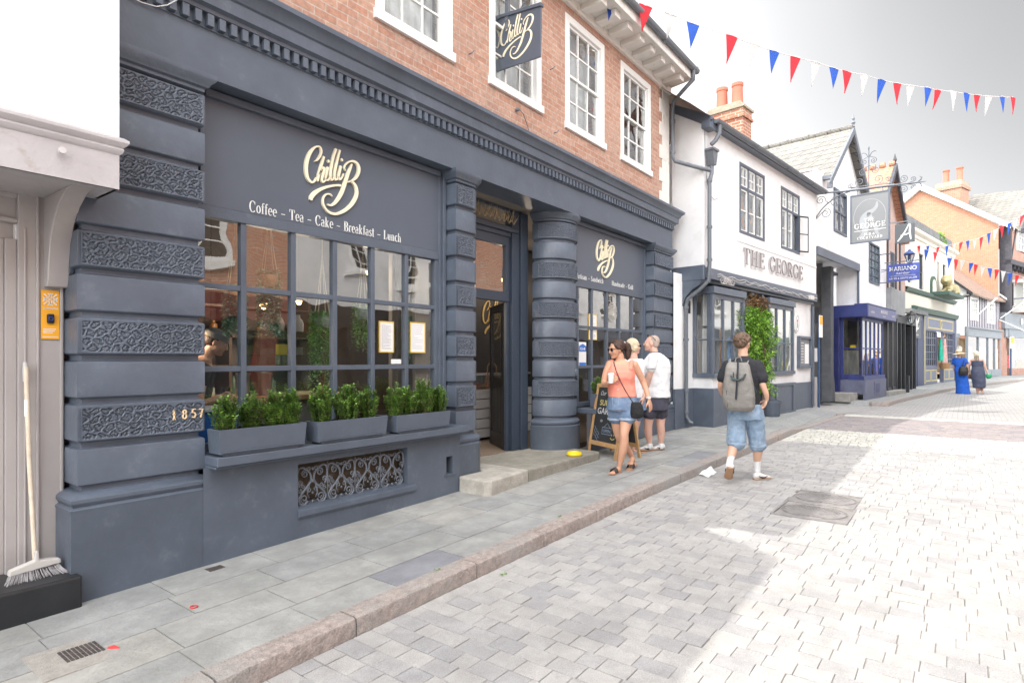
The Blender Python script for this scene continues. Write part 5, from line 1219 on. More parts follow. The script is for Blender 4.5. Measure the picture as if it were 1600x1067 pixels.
mb = MB(); mb.tube([(1.158, 3.49, pz(1.1) + .004), (1.175, 3.47, pz(1.1) + .008), (1.195, 3.44, pz(1.1) + .005)], [.004, .012, .003], 6, sq=.4); tag(obj('red_scrap', mb, REDL), 'red scrap of plastic beside the small drain cover', 'litter')
mb = MB(); mb.tube([(1.648 + .02 * math.cos(t * .7), 3.625 + .02 * math.sin(t * .7), pz(1.65) + .006) for t in range(10)], .004, 5); tag(obj('red_ring', mb, REDL), 'red plastic ring on the flagstones below the pilaster', 'litter')
# weeds at the kerb
mb = MB()
for (x, y) in [(2.9, 2.86), (4.45, 2.87), (5.1, 2.70), (3.3, 2.6), (6.6, 2.70), (8.2, 2.6)] + [(8.5 + rnd.random() * 1.0, 4.24) for _ in range(6)]:
    for i in range(22):
        a = rnd.random() * 6.28; p = Vector((x + rnd.uniform(-.03, .03), y + rnd.uniform(-.012, .012), (gz(x) if y < 2.75 else pz(x)))); leafq(mb, p, Vector((math.cos(a), math.sin(a), 1.1)), Vector((0, 0, 1)), rnd.uniform(.01, .025), .003)
tag(obj('weeds', mb, LEAFB), 'tiny weeds in the paving joints', 'weeds', kind='stuff')

# ================================================================== THE PUB
GF = Matrix.Translation((GO[0], GO[1], 0)) @ Matrix.Rotation(-GA, 4, 'Z')
def gworld(x, y): p = GF @ Vector((x, y, 0)); return p.x, p.y
set_frame(GF)
PB = .36
pub = thing('pub_building', 'white rendered pub with jettied first floor and raised grey lettering', 'building', (0, 0, PB))
W1 = (1.60, 2.92, 4.17, 5.60); W2 = (3.90, 5.15, 4.17, 5.60)
mb = MB(); mb.wall(0, 6.42, 3.28, 5.98, 0, [W1, W2], .12)
mb.add([(0, 0, 3.28), (0, .62, 3.28), (0, .62, 6.35), (0, 0, 5.93)], [(0, 1, 2, 3)])
mb.add([(6.42, 0, 3.28), (6.42, 7, 3.28), (6.42, 7, 6), (6.42, 3.5, 8.8), (6.42, 0, 5.98)], [(0, 1, 2, 3, 4)])
mb.box(1.5, 5.25, -.012, 0.0, 3.985, 4.02); mb.box(5.25, 6.42, -.012, 0, 3.985, 4.02)
obj('upper_wall', mb, RENDER, pub)
mb = MB(); mb.wall(-.35, 6.42, .2, 3.2, .40, [(.5, 1.8, 1.3, 2.9), (3.2, 4.7, 1.3, 2.9)], .02)
mb.box(4.78, 6.40, .12, .42, 1.03, 3.1); mb.box(.42, 1.85, .02, .4, 1.03, 1.26); mb.box(3.16, 4.78, .02, .4, 1.03, 1.26)
obj('lower_wall', mb, RENDER, pub)
mb = MB(); mb.box(-.35, .36, .36, .42, .2, 1.06); mb.box(.36, 1.88, -.04, .4, .2, 1.06)
obj('plinth', mb, SLATE, pub, bevel=.008); mb = MB(); mb.box(3.12, 4.80, -.04, .4, .2, 1.06); mb.box(4.80, 6.44, .08, .42, .2, 1.03)
for (a, b, c, d) in ((3.45, 4.6, 1.0, 1.05), (3.45, 4.6, .36, .41), (3.45, 3.5, .41, 1.0), (4.55, 4.6, .41, 1.0)): mb.box(a, b, -.065, -.04, c, d)
obj('plinth', mb, SLATE, pub, bevel=.008)
mb = MB(); mb.prism([(-.03, 3.10), (-.03, 3.30), (.0, 3.31), (.5, 3.31), (.5, 3.10)], .0, 6.42, 'x'); mb.box(-.03, .04, -.03, .62, 3.06, 3.33); mb.box(0, 6.42, .06, .9, 3.04, 3.10)
for x in (1.9, 2.5, 3.05): mb.box(x, x + .12, .1, .85, 2.98, 3.04)
obj('jetty_beam', mb, SLATE, pub, bevel=.008)
mb = MB(); mb.prism([(.60, 3.06), (.03, 3.06), (.05, 2.98), (.2, 2.9), (.34, 2.76), (.42, 2.55), (.43, 2.4), (.62, 2.4)], -.02, .06, 'x'); obj('bracket', mb, SLATE, pub)
mb = MB()
for k in range(9):
    x0 = .5 + k * .65; mb.tube([(x0 + i * .11, -.045 - .006 * (i % 2), 3.20 + .02 * math.sin(i * 1.3 + k) - (.02 if k > 3 else .0)) for i in range(7)], .007, 5)
    mb.tube([(x0 + i * .11, -.05, 3.16 + .025 * math.sin(i * .9 + k * 2)) for i in range(7)], .006, 5)
mb.box(5.7, 5.95, -.10, -.03, 3.12, 3.22)
for k in range(10): mb.tube([(.75 + .16 * math.cos(t * .8 + k) + .03 * k, -.06 - .01 * k * .3, 3.10 + .06 * math.sin(t * .8 + k * 1.7)) for t in range(9)], .0045, 4)
obj('wall_cable', mb, GREIGEL, pub)
mb = MB(); mb.tube([(.05, -.01, 5.8), (.06, -.02, 5.2), (.12, -.02, 4.85), (.25, -.02, 4.65), (.42, -.02, 4.6), (.6, -.02, 4.66)], .005, 5); obj('thin_cable', mb, GUTTER, pub)
# hood, bay windows
def bay(x0, x1, n, label, z0=1.28, z1=2.85):
    mb = MB(); w = .055
    mb.box(x0 - .06, x1 + .03, -.05, .42, z1, z1 + .13)
    for i in range(n + 1):
        x = x0 + (x1 - x0) * i / n; mb.box(x - (.04 if i in (0, n) else .024), x + (.04 if i in (0, n) else .024), .0 if 0 < i < n else -.01, .045, z0 + .06, z1)
    mb.box(x0 - .04, x1 + .04, -.04, .40, z0 - .02, z0 + .06); mb.box(x0, x1, .0, .05, z1 - .09, z1)
    mb.box(x0 + .02, x1 - .02, .012, .045, 1.965, 1.995)
    mb.box(x0 - .03, x0 + .04, .34, .40, z0 + .06, z1); mb.box(x0 - .02, x0 + .02, .06, .12, z0 + .06, z1); mb.box(x0 - .01, x0 + .02, .12, .34, 1.965, 1.995)
    b = obj('bay_window', mb, SLATE, pub, bevel=.004, label=label)
    mb = MB(); mb.add([(x0, .03, z0), (x1, .03, z0), (x1, .03, z1), (x0, .03, z1)], [(0, 1, 2, 3)]); mb.add([(x0, .03, z0), (x0, .4, z0), (x0, .4, z1), (x0, .03, z1)], [(0, 1, 2, 3)])
    obj('pane', mb, GLASS, b)
    mb = MB()
    mb.box(x0 + .06, x1 - .03, .22, .24, 2.25, 2.85); mb.box(x0 + .1, x0 + .35, .25, .27, 1.35, 2.2)
    obj('blind', mb, mat('pale_blind', (.66, .66, .66), .8, .02), b)
    return b
bay(.42, 1.82, 3, 'bay window left of the climbing plant'); bay(3.18, 4.72, 3, 'bay window right of the climbing plant')
mb = MB(); mb.box(.3, 4.9, 1.2, 1.25, 1.2, 3.0); mb.box(.5, 4.8, .45, 1.2, 1.2, 1.24); mb.box(.5, 4.8, .45, 1.2, 3.0, 3.03); obj('pub_room', mb, mat('pub_room_brown', (.20, .11, .07), .8, .3, 1.2), pub)
PO = []
for x, z, w, h, c, lb in ((.85, 1.45, .22, .75, (.70, .38, .18), 'tall orange poster in the left bay window'), (1.2, 1.55, .25, .5, (.25, .38, .60), 'blue poster in the left bay window'), (3.5, 1.38, .2, .3, (.62, .58, .7), 'pale purple notice in the right bay window'), (4.2, 1.38, .28, .2, (.85, .62, .06), 'yellow notice low in the right bay window')):
    mb = MB(); mb.box(x, x + w, .07, .075, z, z + h); tag(obj('window_poster', mb, mat('poster_%d' % int(x * 10), c, .6, .25, 6)), lb, 'poster')
# recess between the bays
mb = MB(); mb.box(1.88, 3.14, 1.0, 1.05, .3, 3.05); mb.box(1.86, 1.9, .4, 1.0, .3, 3.05); mb.box(3.12, 3.16, .4, 1.0, .3, 3.05); obj('porch_wall', mb, RENDER, pub)
mb = MB(); mb.box(2.0, 2.8, .95, 1.0, .4, 2.5)
for z in (.5, 1.5): mb.box(2.08, 2.36, .935, .95, z, z + .8); mb.box(2.44, 2.72, .935, .95, z, z + .8)
obj('door', mb, SLATE, pub, bevel=.006)
# casements
def casement(x0, x1, z0, z1, open_right=False, label=None):
    mb = MB(); f = .06; y = -.012
    for q in ((x0, x0 + f, z0, z1), (x1 - f, x1, z0, z1), (x0 + f, x1 - f, z1 - f, z1), (x0 + f, x1 - f, z0, z0 + f)): mb.box(q[0], q[1], y, .09, q[2], q[3])
    a, b, c, d = x0 + f, x1 - f, z0 + f, z1 - f; zt = z0 + (z1 - z0) * .66
    mb.box(a, b, .0, .08, zt - .03, zt + .03)
    for i in (1, 2):
        x = a + (b - a) * i / 3; mb.box(x - .025, x + .025, .0, .08, c, zt - .03); mb.box(x - .025, x + .025, .0, .08, zt + .03, d)
    w = obj('casement_window', mb, SLATE2, pub, bevel=.004, label=label)
    mb = MB()
    for i in range(3):
        xa = a + (b - a) * i / 3 + (.025 if i else 0); xb = a + (b - a) * (i + 1) / 3 - (.025 if i < 2 else 0)
        for (p, q) in ((c, zt - .03), (zt + .03, d)):
            if open_right and i == 2 and p == c: continue
            e = .03
            for r in ((xa, xa + e, p, q), (xb - e, xb, p, q), (xa + e, xb - e, p, p + e), (xa + e, xb - e, q - e, q)): mb.box(r[0], r[1], .015, .05, r[2], r[3])
            if p == c: mb.box(xa + e, xb - e, .02, .045, (p + q) / 2 - .012, (p + q) / 2 + .012)
            else: mb.box((xa + xb) / 2 - .01, (xa + xb) / 2 + .01, .02, .045, p + e, q - e); mb.box(xa + e, xb - e, .021, .044, (p + q) / 2 - .01, (p + q) / 2 + .01)
    obj('white_light', mb, WHITEP, w)
    mb = MB(); xr = b if not open_right else a + (b - a) * 2 / 3
    mb.add([(a, .035, c), (xr, .035, c), (xr, .035, zt), (a, .035, zt)], [(0, 1, 2, 3)]); mb.add([(a, .035, zt), (b, .035, zt), (b, .035, d), (a, .035, d)], [(0, 1, 2, 3)])
    obj('pane', mb, GLASSU, w)
    if open_right:
        # black leaf swung out from the right jamb
        h = (b, -.01); L_ = (b - a) / 3 + .1; an_ = R(70); dx, dy = .27, -.13
        mb = MB()
        for (s0, s1, z_0, z_1) in ((0, .035, c, zt), (L_ - .035, L_, c, zt), (.035, L_ - .035, c, c + .035), (.035, L_ - .035, zt - .035, zt), (.035, L_ - .035, (c + zt) / 2 - .012, (c + zt) / 2 + .012)):
            mb.add([(h[0] + dx * s / L_ + k, h[1] + dy * s / L_, z) for z in (z_0, z_1) for s in (s0, s1) for k in (0, .03)], [(0, 1, 3, 2), (4, 6, 7, 5), (0, 4, 5, 1), (2, 3, 7, 6), (0, 2, 6, 4), (1, 5, 7, 3)])
        obj('open_leaf', mb, BLACKP, w)
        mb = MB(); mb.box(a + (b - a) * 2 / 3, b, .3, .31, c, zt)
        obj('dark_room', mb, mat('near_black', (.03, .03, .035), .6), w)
casement(*W1, label='closed casement window of the pub'); casement(*W2, open_right=True, label='pub window with its right light swung open')
mb = MB(); mb.box(1.5, 5.2, .8, .85, 4.0, 5.9); obj('upper_room', mb, ROOM, pub)
# lettering
mb = MB(); serif(mb, 'THE', 1.70, 2.86, 3.55, .33, lambda a, b, d: (a, -.03 - d, b), .022, .06); LM = mat('bronze_grey_letters', (.30, .27, .27), .45, .08, 10, metal=.3); obj('raised_lettering', mb, LM, pub); mb = MB(); serif(mb, 'GEORGE', 3.10, 5.30, 3.55, .33, lambda a, b, d: (a, -.03 - d, b), .022, .06)
obj('raised_lettering', mb, mat('bronze_grey_letters', (.30, .27, .27), .45, .08, 10, metal=.3), pub)
# roof, gutter, pipes
PTILE = brickmat('brown_plain_tiles', (.26, .17, .13), (.20, .14, .12), (.08, .07, .06), bw=.17, bh=.10, ms=.006, dirt=(.22, .20, .16))
mb = MB(); mb.add([(-.8, -.17, 5.98), (6.5, -.17, 5.98), (6.5, 3.5, 8.9), (-.8, 3.5, 8.9)], [(0, 1, 2, 3)]); mb.add([(-.8, 7, 6), (6.5, 7, 6), (6.5, 3.5, 8.9), (-.8, 3.5, 8.9)], [(0, 1, 2, 3)])
obj('roof', mb, PTILE, pub)
mb = MB(); mb.prism([(-.02, 5.88), (.62, 6.28), (.62, 6.44), (-.19, 5.99), (-.19, 5.92)], -.05, .0, 'x'); mb.box(0, 6.5, -.15, 0.0, 5.90, 5.97); mb.box(-.06, .22, -.16, -.0, 5.80, 5.93); obj('bargeboard', mb, SLATE, pub)
mb = MB(); mb.prism([(-.20 + a * 1.2, 5.95 + b * 1.2) for a, b in pr[:0]] + [(-.20 + .065 * math.cos(PI + i * PI / 8), 5.96 + .065 * math.sin(PI + i * PI / 8)) for i in range(9)], .1, 6.55, 'x')
for x in (1.9, 3.7, 5.4): mb.prism([(-.20 + .075 * math.cos(PI + i * PI / 8), 5.955 + .072 * math.sin(PI + i * PI / 8)) for i in range(9)], x, x + .06, 'x')
obj('gutter', mb, GUTTER, pub, smooth=30)
mb = MB()
mb.tube([(.25, -.2, 5.9), (.25, -.2, 5.75), (.22, -.14, 5.62), (.17, -.08, 5.55)], .04, 10)
mb.prism([(.07, 5.42), (.27, 5.42), (.25, 5.30), (.21, 5.16), (.13, 5.16), (.09, 5.30)], -.16, -.02, 'y'); mb.box(.05, .29, -.18, -.01, 5.42, 5.46)
mb.tube([(.17, -.09, 5.18), (.17, -.09, 5.02), (.12, -.09, 4.93), (.10, -.08, 4.85), (.10, -.08, 3.35), (.09, -.07, 3.05), (.05, .08, 2.9), (.02, .30, 2.74), (.02, .34, 2.62), (.02, .34, .55), (.03, .28, .44), (.05, .22, .42)], .037, 10)
for z in (4.85, 4.0, 3.4): mb.tube([(.10, -.08, z), (.10, -.08, z + .05)], .05, 10)
for z in (2.55, 1.95, 1.0, .6): mb.tube([(.02, .34, z), (.02, .34, z + .05)], .05, 10)
obj('downpipe', mb, GUTTER, pub, smooth=50)
mb = MB(); mb.box(.12, .28, .385, .402, 2.48, 2.72); obj('air_brick', mb, mat('near_black', (.03, .03, .035), .6), pub)
mb = MB(); mb.tube([(6.36, .06, 3.0), (6.36, .06, .4)], .035, 8); obj('corner_pipe', mb, SLATE, pub)
# chimney
CHB = brickmat('chimney_brick', (.34, .13, .08), (.38, .19, .12), (.46, .40, .33), dirt=(.30, .24, .18)); CHS = mat('chimney_stone', (.30, .26, .20), .9, .12, 6, .4, 30); TERRA = mat('terracotta_pot', (.42, .13, .08), .7, .06, 3)
mb = MB(); cx0, cx1, cy0, cy1 = 3.5, 4.0, .72, 1.6
mb.box(cx0, cx1, cy0, cy1, 6.3, 7.28); mb.box(cx0 - .04, cx1 + .04, cy0 - .04, cy1 + .04, 7.28, 7.34); mb.box(cx0 - .01, cx1 + .01, cy0 - .01, cy1 + .01, 7.34, 7.50); 
ch = obj('chimney', mb, CHB, pub)
mb = MB(); mb.box(cx0 - .05, cx1 + .05, cy0 - .05, cy1 + .05, 7.50, 7.56); mb.prism([(cy0 - .03, 7.56), (cy1 + .03, 7.56), (cy1 - .06, 7.66), (cy0 + .06, 7.66)], cx0 - .03, cx1 + .03, 'x'); obj('chimney_cap', mb, CHS, ch, bevel=.01)
for y in (.95, 1.33):
    mb = MB(); mb.lathe([(.15, 0), (.135, .05), (.125, .30), (.12, .44), (.135, .46), (.135, .53), (.11, .53), (.11, .4)], ((cx0 + cx1) / 2, y, 7.66), 16); obj('chimney_pot', mb, TERRA, ch, smooth=35)
# things on the pub wall
ov = thing('oval_plaque', 'white oval plaque with a red and grey emblem on the pub wall', 'plaque', (5.25, .11, 2.3))
mb = MB(); mb.lathe([(0, .03), (.13, .03), (.15, 0)], (0, 0, 0), 24); mb.v = [(5.25 + a * 1.05, .11 - c, 2.50 + b * 1.65) for a, b, c in mb.v]; obj('plate', mb, WHITEP, ov, smooth=40)
mb = MB(); mb.ribbon([(5.25 + .115 * math.cos(t * .35), 2.50 + .19 * math.sin(t * .35), .02) for t in range(19)], .003, lambda a, b, d: (a, .08 - d, b)); mb.ribbon([(5.25, 2.38, .05), (5.26, 2.45, .09), (5.24, 2.52, .06)], .003, lambda a, b, d: (a, .08 - d, b)); obj('emblem', mb, mat('grey_emblem', (.35, .36, .38), .6), ov)
mb = MB(); mb.ribbon([(5.22, 2.53, .04), (5.25, 2.57, .06), (5.29, 2.56, .03)], .003, lambda a, b, d: (a, .079 - d, b)); obj('red_mark', mb, REDL, ov)
nbx = thing('notice_board', 'dark framed menu case on the pub wall below the oval plaque', 'notice board', (5.78, .11, 1.4))
mb = MB(); 
for q in ((5.33, 5.39, 1.39, 2.19), (6.18, 6.24, 1.39, 2.19), (5.39, 6.18, 1.39, 1.45), (5.39, 6.18, 2.13, 2.19)): mb.box(q[0], q[1], .04, .12, q[2], q[3])
obj('frame', mb, SLATE, nbx, bevel=.004)
mb = MB(); mb.box(5.39, 6.18, .09, .11, 1.45, 2.13); obj('back_board', mb, mat('grey_board', (.22, .23, .24), .6, .1), nbx)
mb = MB(); mb.box(5.80, 6.08, .075, .085, 1.50, 2.0)
obj('sheet', mb, PAPER, nbx)
mb = MB()
for i in range(8): mb.box(5.45, 5.72, .084, .088, 1.52 + i * .07, 1.545 + i * .07)
obj('print', mb, GREIGEL, nbx)
# bracket sign: arm square to the wall at x=6.45
XA = 6.45
ps = thing('pub_sign', 'framed grey pub sign hanging from a scrolled wrought iron arm', 'sign', (XA, 0, 5.3))
IR2 = mat('sign_iron', (.12, .135, .16), .5, .1, 15)
mb = MB()
def T(pts, r, n=6): mb.tube([(XA, -a, b) for a, b in pts], r, n)
T([(-.1, 5.92), (.3, 5.90), (.75, 5.85)], .022); T([(.7, 5.86), (1.75, 5.80)], .03); T([(.74, 5.93), (1.68, 5.86)], .012); T([(1.68, 5.86), (1.68, 5.76)], .014); T([(1.7, 5.80), (2.25, 5.765), (2.38, 5.76)], [.018, .015, .004])
T(smooth_pts([(-.05, 5.22, 0), (.02, 5.35, 0), (.15, 5.52, 0), (.35, 5.68, 0), (.55, 5.78, 0), (.78, 5.83, 0)], 4) and [(a, b) for a, b, _ in smooth_pts([(-.05, 5.22, 0), (.02, 5.35, 0), (.15, 5.52, 0), (.35, 5.68, 0), (.55, 5.78, 0), (.78, 5.83, 0)], 4)], .014)
def SP(cx, cz, r, a0, sgn, tail=None, w=.009, turns=1.6):
    n = 24; pts = [(cx + r * (1 - .85 * i / n) * math.cos(a0 + sgn * turns * 2 * PI * i / n), cz + r * (1 - .85 * i / n) * math.sin(a0 + sgn * turns * 2 * PI * i / n)) for i in range(n + 1)]
    if tail: pts = [tail] + pts
    T(pts, w, 5)
SP(.10, 5.73, .12, -.2, 1, (.30, 5.62)); SP(.47, 5.64, .14, 1.9, 1, (.62, 5.79)); SP(.22, 5.38, .13, 1.4, -1, (-.03, 5.25), turns=1.5)
SP(1.93, 5.92, .085, -1.2, 1, (1.75, 5.81)); SP(1.93, 5.66, .085, 1.2, -1, (1.75, 5.79)); SP(2.12, 5.87, .06, -1.2, 1, (2.0, 5.79)); SP(2.12, 5.68, .06, 1.2, -1, (2.0, 5.77)); 
for s in (1, -1): T([(2.20, 5.77), (2.27, 5.77 + s * .05), (2.29, 5.77 + s * .10), (2.25, 5.77 + s * .14)], [.012, .016, .016, .006])
T([(1.2, 5.9), (1.2, 6.78)], .012); mb.ell((XA, -1.2, 6.82), (.02, .02, .05), 8, 6)
for s in (1, -1):
    SP(1.2 + s * .10, 6.50, .075, PI / 2, -s, (1.2 + s * .01, 6.62)); SP(1.2 + s * .13, 6.24, .085, PI / 2, -s, (1.2 + s * .01, 6.38)); SP(1.2 + s * .20, 6.02, .11, -PI / 2, s, (1.2 + s * .4, 5.90)); SP(1.2 + s * .40, 5.98, .06, -PI / 2, s)
    T([(1.2, 6.58), (1.2 + s * .06, 6.70), (1.2 + s * .13, 6.73), (1.2 + s * .17, 6.70)], [.008, .010, .009, .004])
obj('sign_arm', mb, IR2, ps, smooth=60)
mb = MB(); a0, a1, z0, z1 = .79, 1.655, 4.50, 5.715
for q in ((a0, a0 + .035, z0, z1), (a1 - .035, a1, z0, z1), (a0 + .035, a1 - .035, z0, z0 + .035), (a0 + .035, a1 - .035, z1 - .035, z1)): mb.box(XA - .03, XA + .03, -q[1], -q[0], q[2], q[3])
for a in (.95, 1.5): mb.box(XA - .01, XA + .01, -a - .01, -a + .01, z1, 5.82)
obj('sign_frame', mb, SLATE, ps, bevel=.003)
mb = MB(); mb.box(XA - .018, XA + .018, -a1 + .035, -a0 - .035, z0 + .035, z1 - .035); pb = obj('sign_board', mb, mat('sign_grey', (.17, .178, .185), .35, .03, 2), ps)
sfm = lambda a, b, d: (XA - .0185 - d, -a, b)
mb = MB(); sc = (1.22, 5.12)
mb.ribbon([(sc[0] + .35 * math.cos(t * .2), sc[1] + .44 * math.sin(t * .2), .014) for t in range(33)], .001, sfm)
for st in ([(1.02, 4.62, .10), (1.10, 4.72, .12), (1.13, 4.84, .14), (1.08, 4.98, .16), (1.10, 5.12, .15), (1.2, 5.22, .12), (1.30, 5.27, .09), (1.37, 5.36, .07), (1.38, 5.47, .03)], [(1.22, 5.24, .08), (1.22, 5.12, .12), (1.28, 5.04, .06)], [(1.28, 4.95, .05), (1.36, 4.84, .08), (1.37, 4.72, .07), (1.43, 4.66, .05)]):
    mb.ribbon(smooth_pts(st), .0012, sfm)
obj('pale_emblem', mb, mat('pale_emblem', (.27, .285, .30), .5, .03), pb)
mb = MB(); serif(mb, 'THE', 1.10, 1.33, 5.01, .085, sfm, .004, .05); serif(mb, 'GEORGE', .88, 1.57, 4.86, .12, sfm, .004, .05); serif(mb, 'PUB &', 1.10, 1.34, 4.67, .06, sfm, .004, .06); serif(mb, 'COURTYARD', .95, 1.50, 4.58, .065, sfm, .004, .05)
mb.ribbon([(.88, 4.80, .008), (1.57, 4.795, .008)], .003, sfm)
obj('serif_lettering', mb, WHITEP, pb)
# climbing plant and its pot
cp = thing('climbing_plant', 'tall bright green climbing shrub with a brown top between the pub bays', 'plant', (3.0, -.1, .40))
mb = MB(); tw = MB(); BRN = MB()
def clump(mbx, c, rx, ry, rz, n, l):
    for i in range(n):
        v = Vector((rnd.gauss(0, 1), rnd.gauss(0, 1), rnd.gauss(0, 1))); v.normalize(); v *= rnd.uniform(.55, 1.0) ** .7
        p = Vector(c) + Vector((v.x * rx, v.y * ry, v.z * rz)); d = v + Vector((rnd.uniform(-.6, .6), rnd.uniform(-.6, .6), rnd.uniform(-.9, .4))); leafq(mbx, p, d, Vector((0, 0, 1)), rnd.uniform(.7, 1.3) * l, l * .34)
for (x, z, rx, rz, n) in [(3.05, .95, .22, .22, 200), (2.95, 1.25, .26, .28, 260), (2.85, 1.6, .30, .3, 330), (2.95, 1.95, .34, .3, 380), (2.75, 2.2, .32, .28, 330), (3.05, 2.3, .28, .28, 300), (2.45, 2.1, .26, .35, 280), (2.3, 2.45, .30, .28, 280), (2.62, 2.55, .34, .26, 320), (2.2, 1.8, .22, .35, 200), (2.95, 2.6, .22, .18, 150), (2.15, 1.4, .2, .3, 150), (1.95, 2.0, .24, .35, 260), (2.0, 2.45, .26, .3, 260), (3.35, 2.0, .16, .5, 200), (3.15, 1.5, .16, .35, 160)]:
    for k in range(5):
        clump(mb, (x + rnd.uniform(-.6, .6) * rx, .02 + rnd.uniform(-.12, .12), z + rnd.uniform(-.6, .6) * rz), rx * .5, .13, rz * .5, int(n * .42), .055)
for (x, z) in [(2.35, 2.75), (2.55, 2.86), (2.8, 2.82), (2.65, 2.7), (2.95, 2.78), (2.15, 2.85)]: clump(BRN, (x, .02, z), .14, .14, .11, 120, .05)
for k in range(14):
    x = 2.98 + rnd.uniform(-.1, .1); tw.tube([(x, -.0, .5), (x - .05, .02, 1.0), (x - rnd.uniform(0, .3), .02 + rnd.uniform(-.1, .1), 1.7), (x - rnd.uniform(0, .7), .03, 2.4), (x - rnd.uniform(0, .8), .03, 2.85)], [.012, .01, .009, .007, .003], 5)
obj('foliage', mb, LEAFB, cp); obj('dry_foliage', BRN, mat('dry_leaf', (.22, .12, .05), .8, .3, 12), cp); obj('stem', tw, TWIG, cp)
mb = MB(); mb.lathe([(0, 0), (.14, 0), (.155, .05), (.185, .30), (.20, .30), (.20, .35), (.17, .35), (.165, .30), (0, .30)], (3.05, -.12, .36), 20); tag(obj('plant_pot', mb, SLATE2, smooth=35), 'dark grey round pot holding the climbing plant', 'pot')

# ================================================================== GABLED HOUSE WITH PASSAGE AND BLUE SHOP
gh = thing('gabled_house', 'white gabled house over an alley with a blue salon shopfront', 'building', (10.3, 0, PB))
mb = MB(); WA = (7.95, 9.2, 5.20, 6.42); WB = (11.75, 13.1, 4.12, 5.45)
mb.wall(6.43, 10.47, 4.53, 6.6, .01, [WA], .1); mb.wall(10.47, 14.15, 3.25, 6.6, .01, [WB], .1)
mb.add([(7.15, .01, 6.6), (11.05, .01, 6.6), (9.1, .01, 8.2)], [(0, 1, 2)])
mb.add([(6.44, .01, 4.53), (6.44, 4, 4.53), (6.44, 4, 6.6), (6.44, .01, 6.6)], [(0, 1, 2, 3)]); mb.add([(7.15, .01, 6.0), (7.15, 4, 6.0), (7.15, 4, 6.65), (7.15, .01, 6.65)], [(0, 1, 2, 3)])
mb.add([(10.47, .01, 3.25), (10.47, .62, 3.25), (10.47, .62, 4.53), (10.47, .01, 4.53)], [(0, 1, 2, 3)])
mb.add([(6.43, .03, 4.50), (10.47, .03, 4.50), (10.47, 1.2, 4.50), (6.43, 1.2, 4.50)], [(0, 1, 2, 3)])
mb.add([(14.15, .01, 3.2), (14.15, 4, 3.2), (14.15, 4, 6.6), (14.15, .01, 6.6)], [(0, 1, 2, 3)])
obj('wall', mb, RENDER, gh)
mb = MB(); mb.box(6.43, 10.50, -.05, .01, 4.33, 4.56); mb.box(10.42, 10.50, -.03, .02, 3.25, 4.33); mb.box(6.45, 8.6, 1.0, 1.25, 3.9, 4.3); obj('jetty_beam', mb, SLATE, gh, bevel=.006)
mb = MB(); mb.prism([(10.42, 4.33), (10.42, 4.25), (10.1, 4.22), (9.7, 4.12), (9.3, 3.9), (9.05, 3.6), (8.95, 3.3), (8.95, 4.33)], .55, .62, 'y') ; mb.prism([(6.46, 4.33), (6.46, 3.9), (6.8, 4.2), (7.2, 4.33)], .55, .62, 'y'); obj('curved_brace', mb, SLATE, gh)
mb = MB(); mb.prism([(8.72, .36), (8.72, 4.33), (8.98, 4.33), (8.98, 1.2), (9.08, .9), (9.12, .36)], .28, .56, 'y'); obj('corner_post', mb, mat('charcoal_timber', (.075, .08, .09), .6, .15, 4, .3, 30), gh, bevel=.02)
def simplewin(parent, x0, x1, z0, z1, y, fm, gm, cols=2, rows=3, f=.07, bar=.03, name='window', label=None):
    mb = MB()
    for q in ((x0, x0 + f, z0, z1), (x1 - f, x1, z0, z1), (x0 + f, x1 - f, z1 - f, z1), (x0 + f, x1 - f, z0, z0 + f)): mb.box(q[0], q[1], y - .02, y + .06, q[2], q[3])
    for i in range(1, cols): x = x0 + (x1 - x0) * i / cols; mb.box(x - bar / 2, x + bar / 2, y, y + .05, z0 + f, z1 - f)
    for j in range(1, rows): z = z0 + (z1 - z0) * j / rows; mb.box(x0 + f, x1 - f, y + .003, y + .047, z - bar / 2, z + bar / 2)
    w = obj(name, mb, fm, parent, label=label)
    mb = MB(); mb.add([(x0 + .01, y + .03, z0 + .01), (x1 - .01, y + .03, z0 + .01), (x1 - .01, y + .03, z1 - .01), (x0 + .01, y + .03, z1 - .01)], [(0, 1, 2, 3)]); obj('pane', mb, gm, w)
    return w
DARKG = mat('dark_window_glass', (.03, .035, .04), .05, .2, 2, spec=.9); LEAD = mat('leaded_glass', (.14, .18, .19), .12, .25, 4, spec=.9)
simplewin(gh, *WA, .0, SLATE2, GLASSU, 2, 2, .07, .05); mb = MB(); mb.box(8.05, 9.1, .09, .10, 5.25, 5.95); obj('shutter', mb, mat('rust_shutter', (.35, .2, .16), .7, .2, 20), gh)
simplewin(gh, *WB, .0, SLATE2, LEAD, 3, 5, .05, .016)
mb = MB(); 
for q in ((-.02, .01, 4.2, 5.2), (-.42, -.39, 4.2, 5.2), (-.39, -.02, 4.2, 4.23), (-.39, -.02, 5.17, 5.2)): mb.box(13.12, 13.15, q[0], q[1], q[2], q[3])
obj('open_leaf', mb, SLATE2, gh)
STILE = brickmat('stone_slates', (.20, .19, .17), (.16, .155, .145), (.07, .07, .065), bw=.34, bh=.2, ms=.012, dirt=(.27, .26, .235), bump=1)
mb = MB(); mb.add([(6.95, -.2, 6.45), (9.1, -.2, 8.34), (9.1, 5, 8.34), (6.95, 5, 6.45)], [(0, 1, 2, 3)]); mb.add([(11.25, -.2, 6.45), (9.1, -.2, 8.34), (9.1, 5, 8.34), (11.25, 5, 6.45)], [(0, 1, 2, 3)])
mb.add([(11.05, -.1, 6.6), (14.15, -.1, 6.6), (14.15, 3, 8.2), (11.05, 3, 8.2)], [(0, 1, 2, 3)])
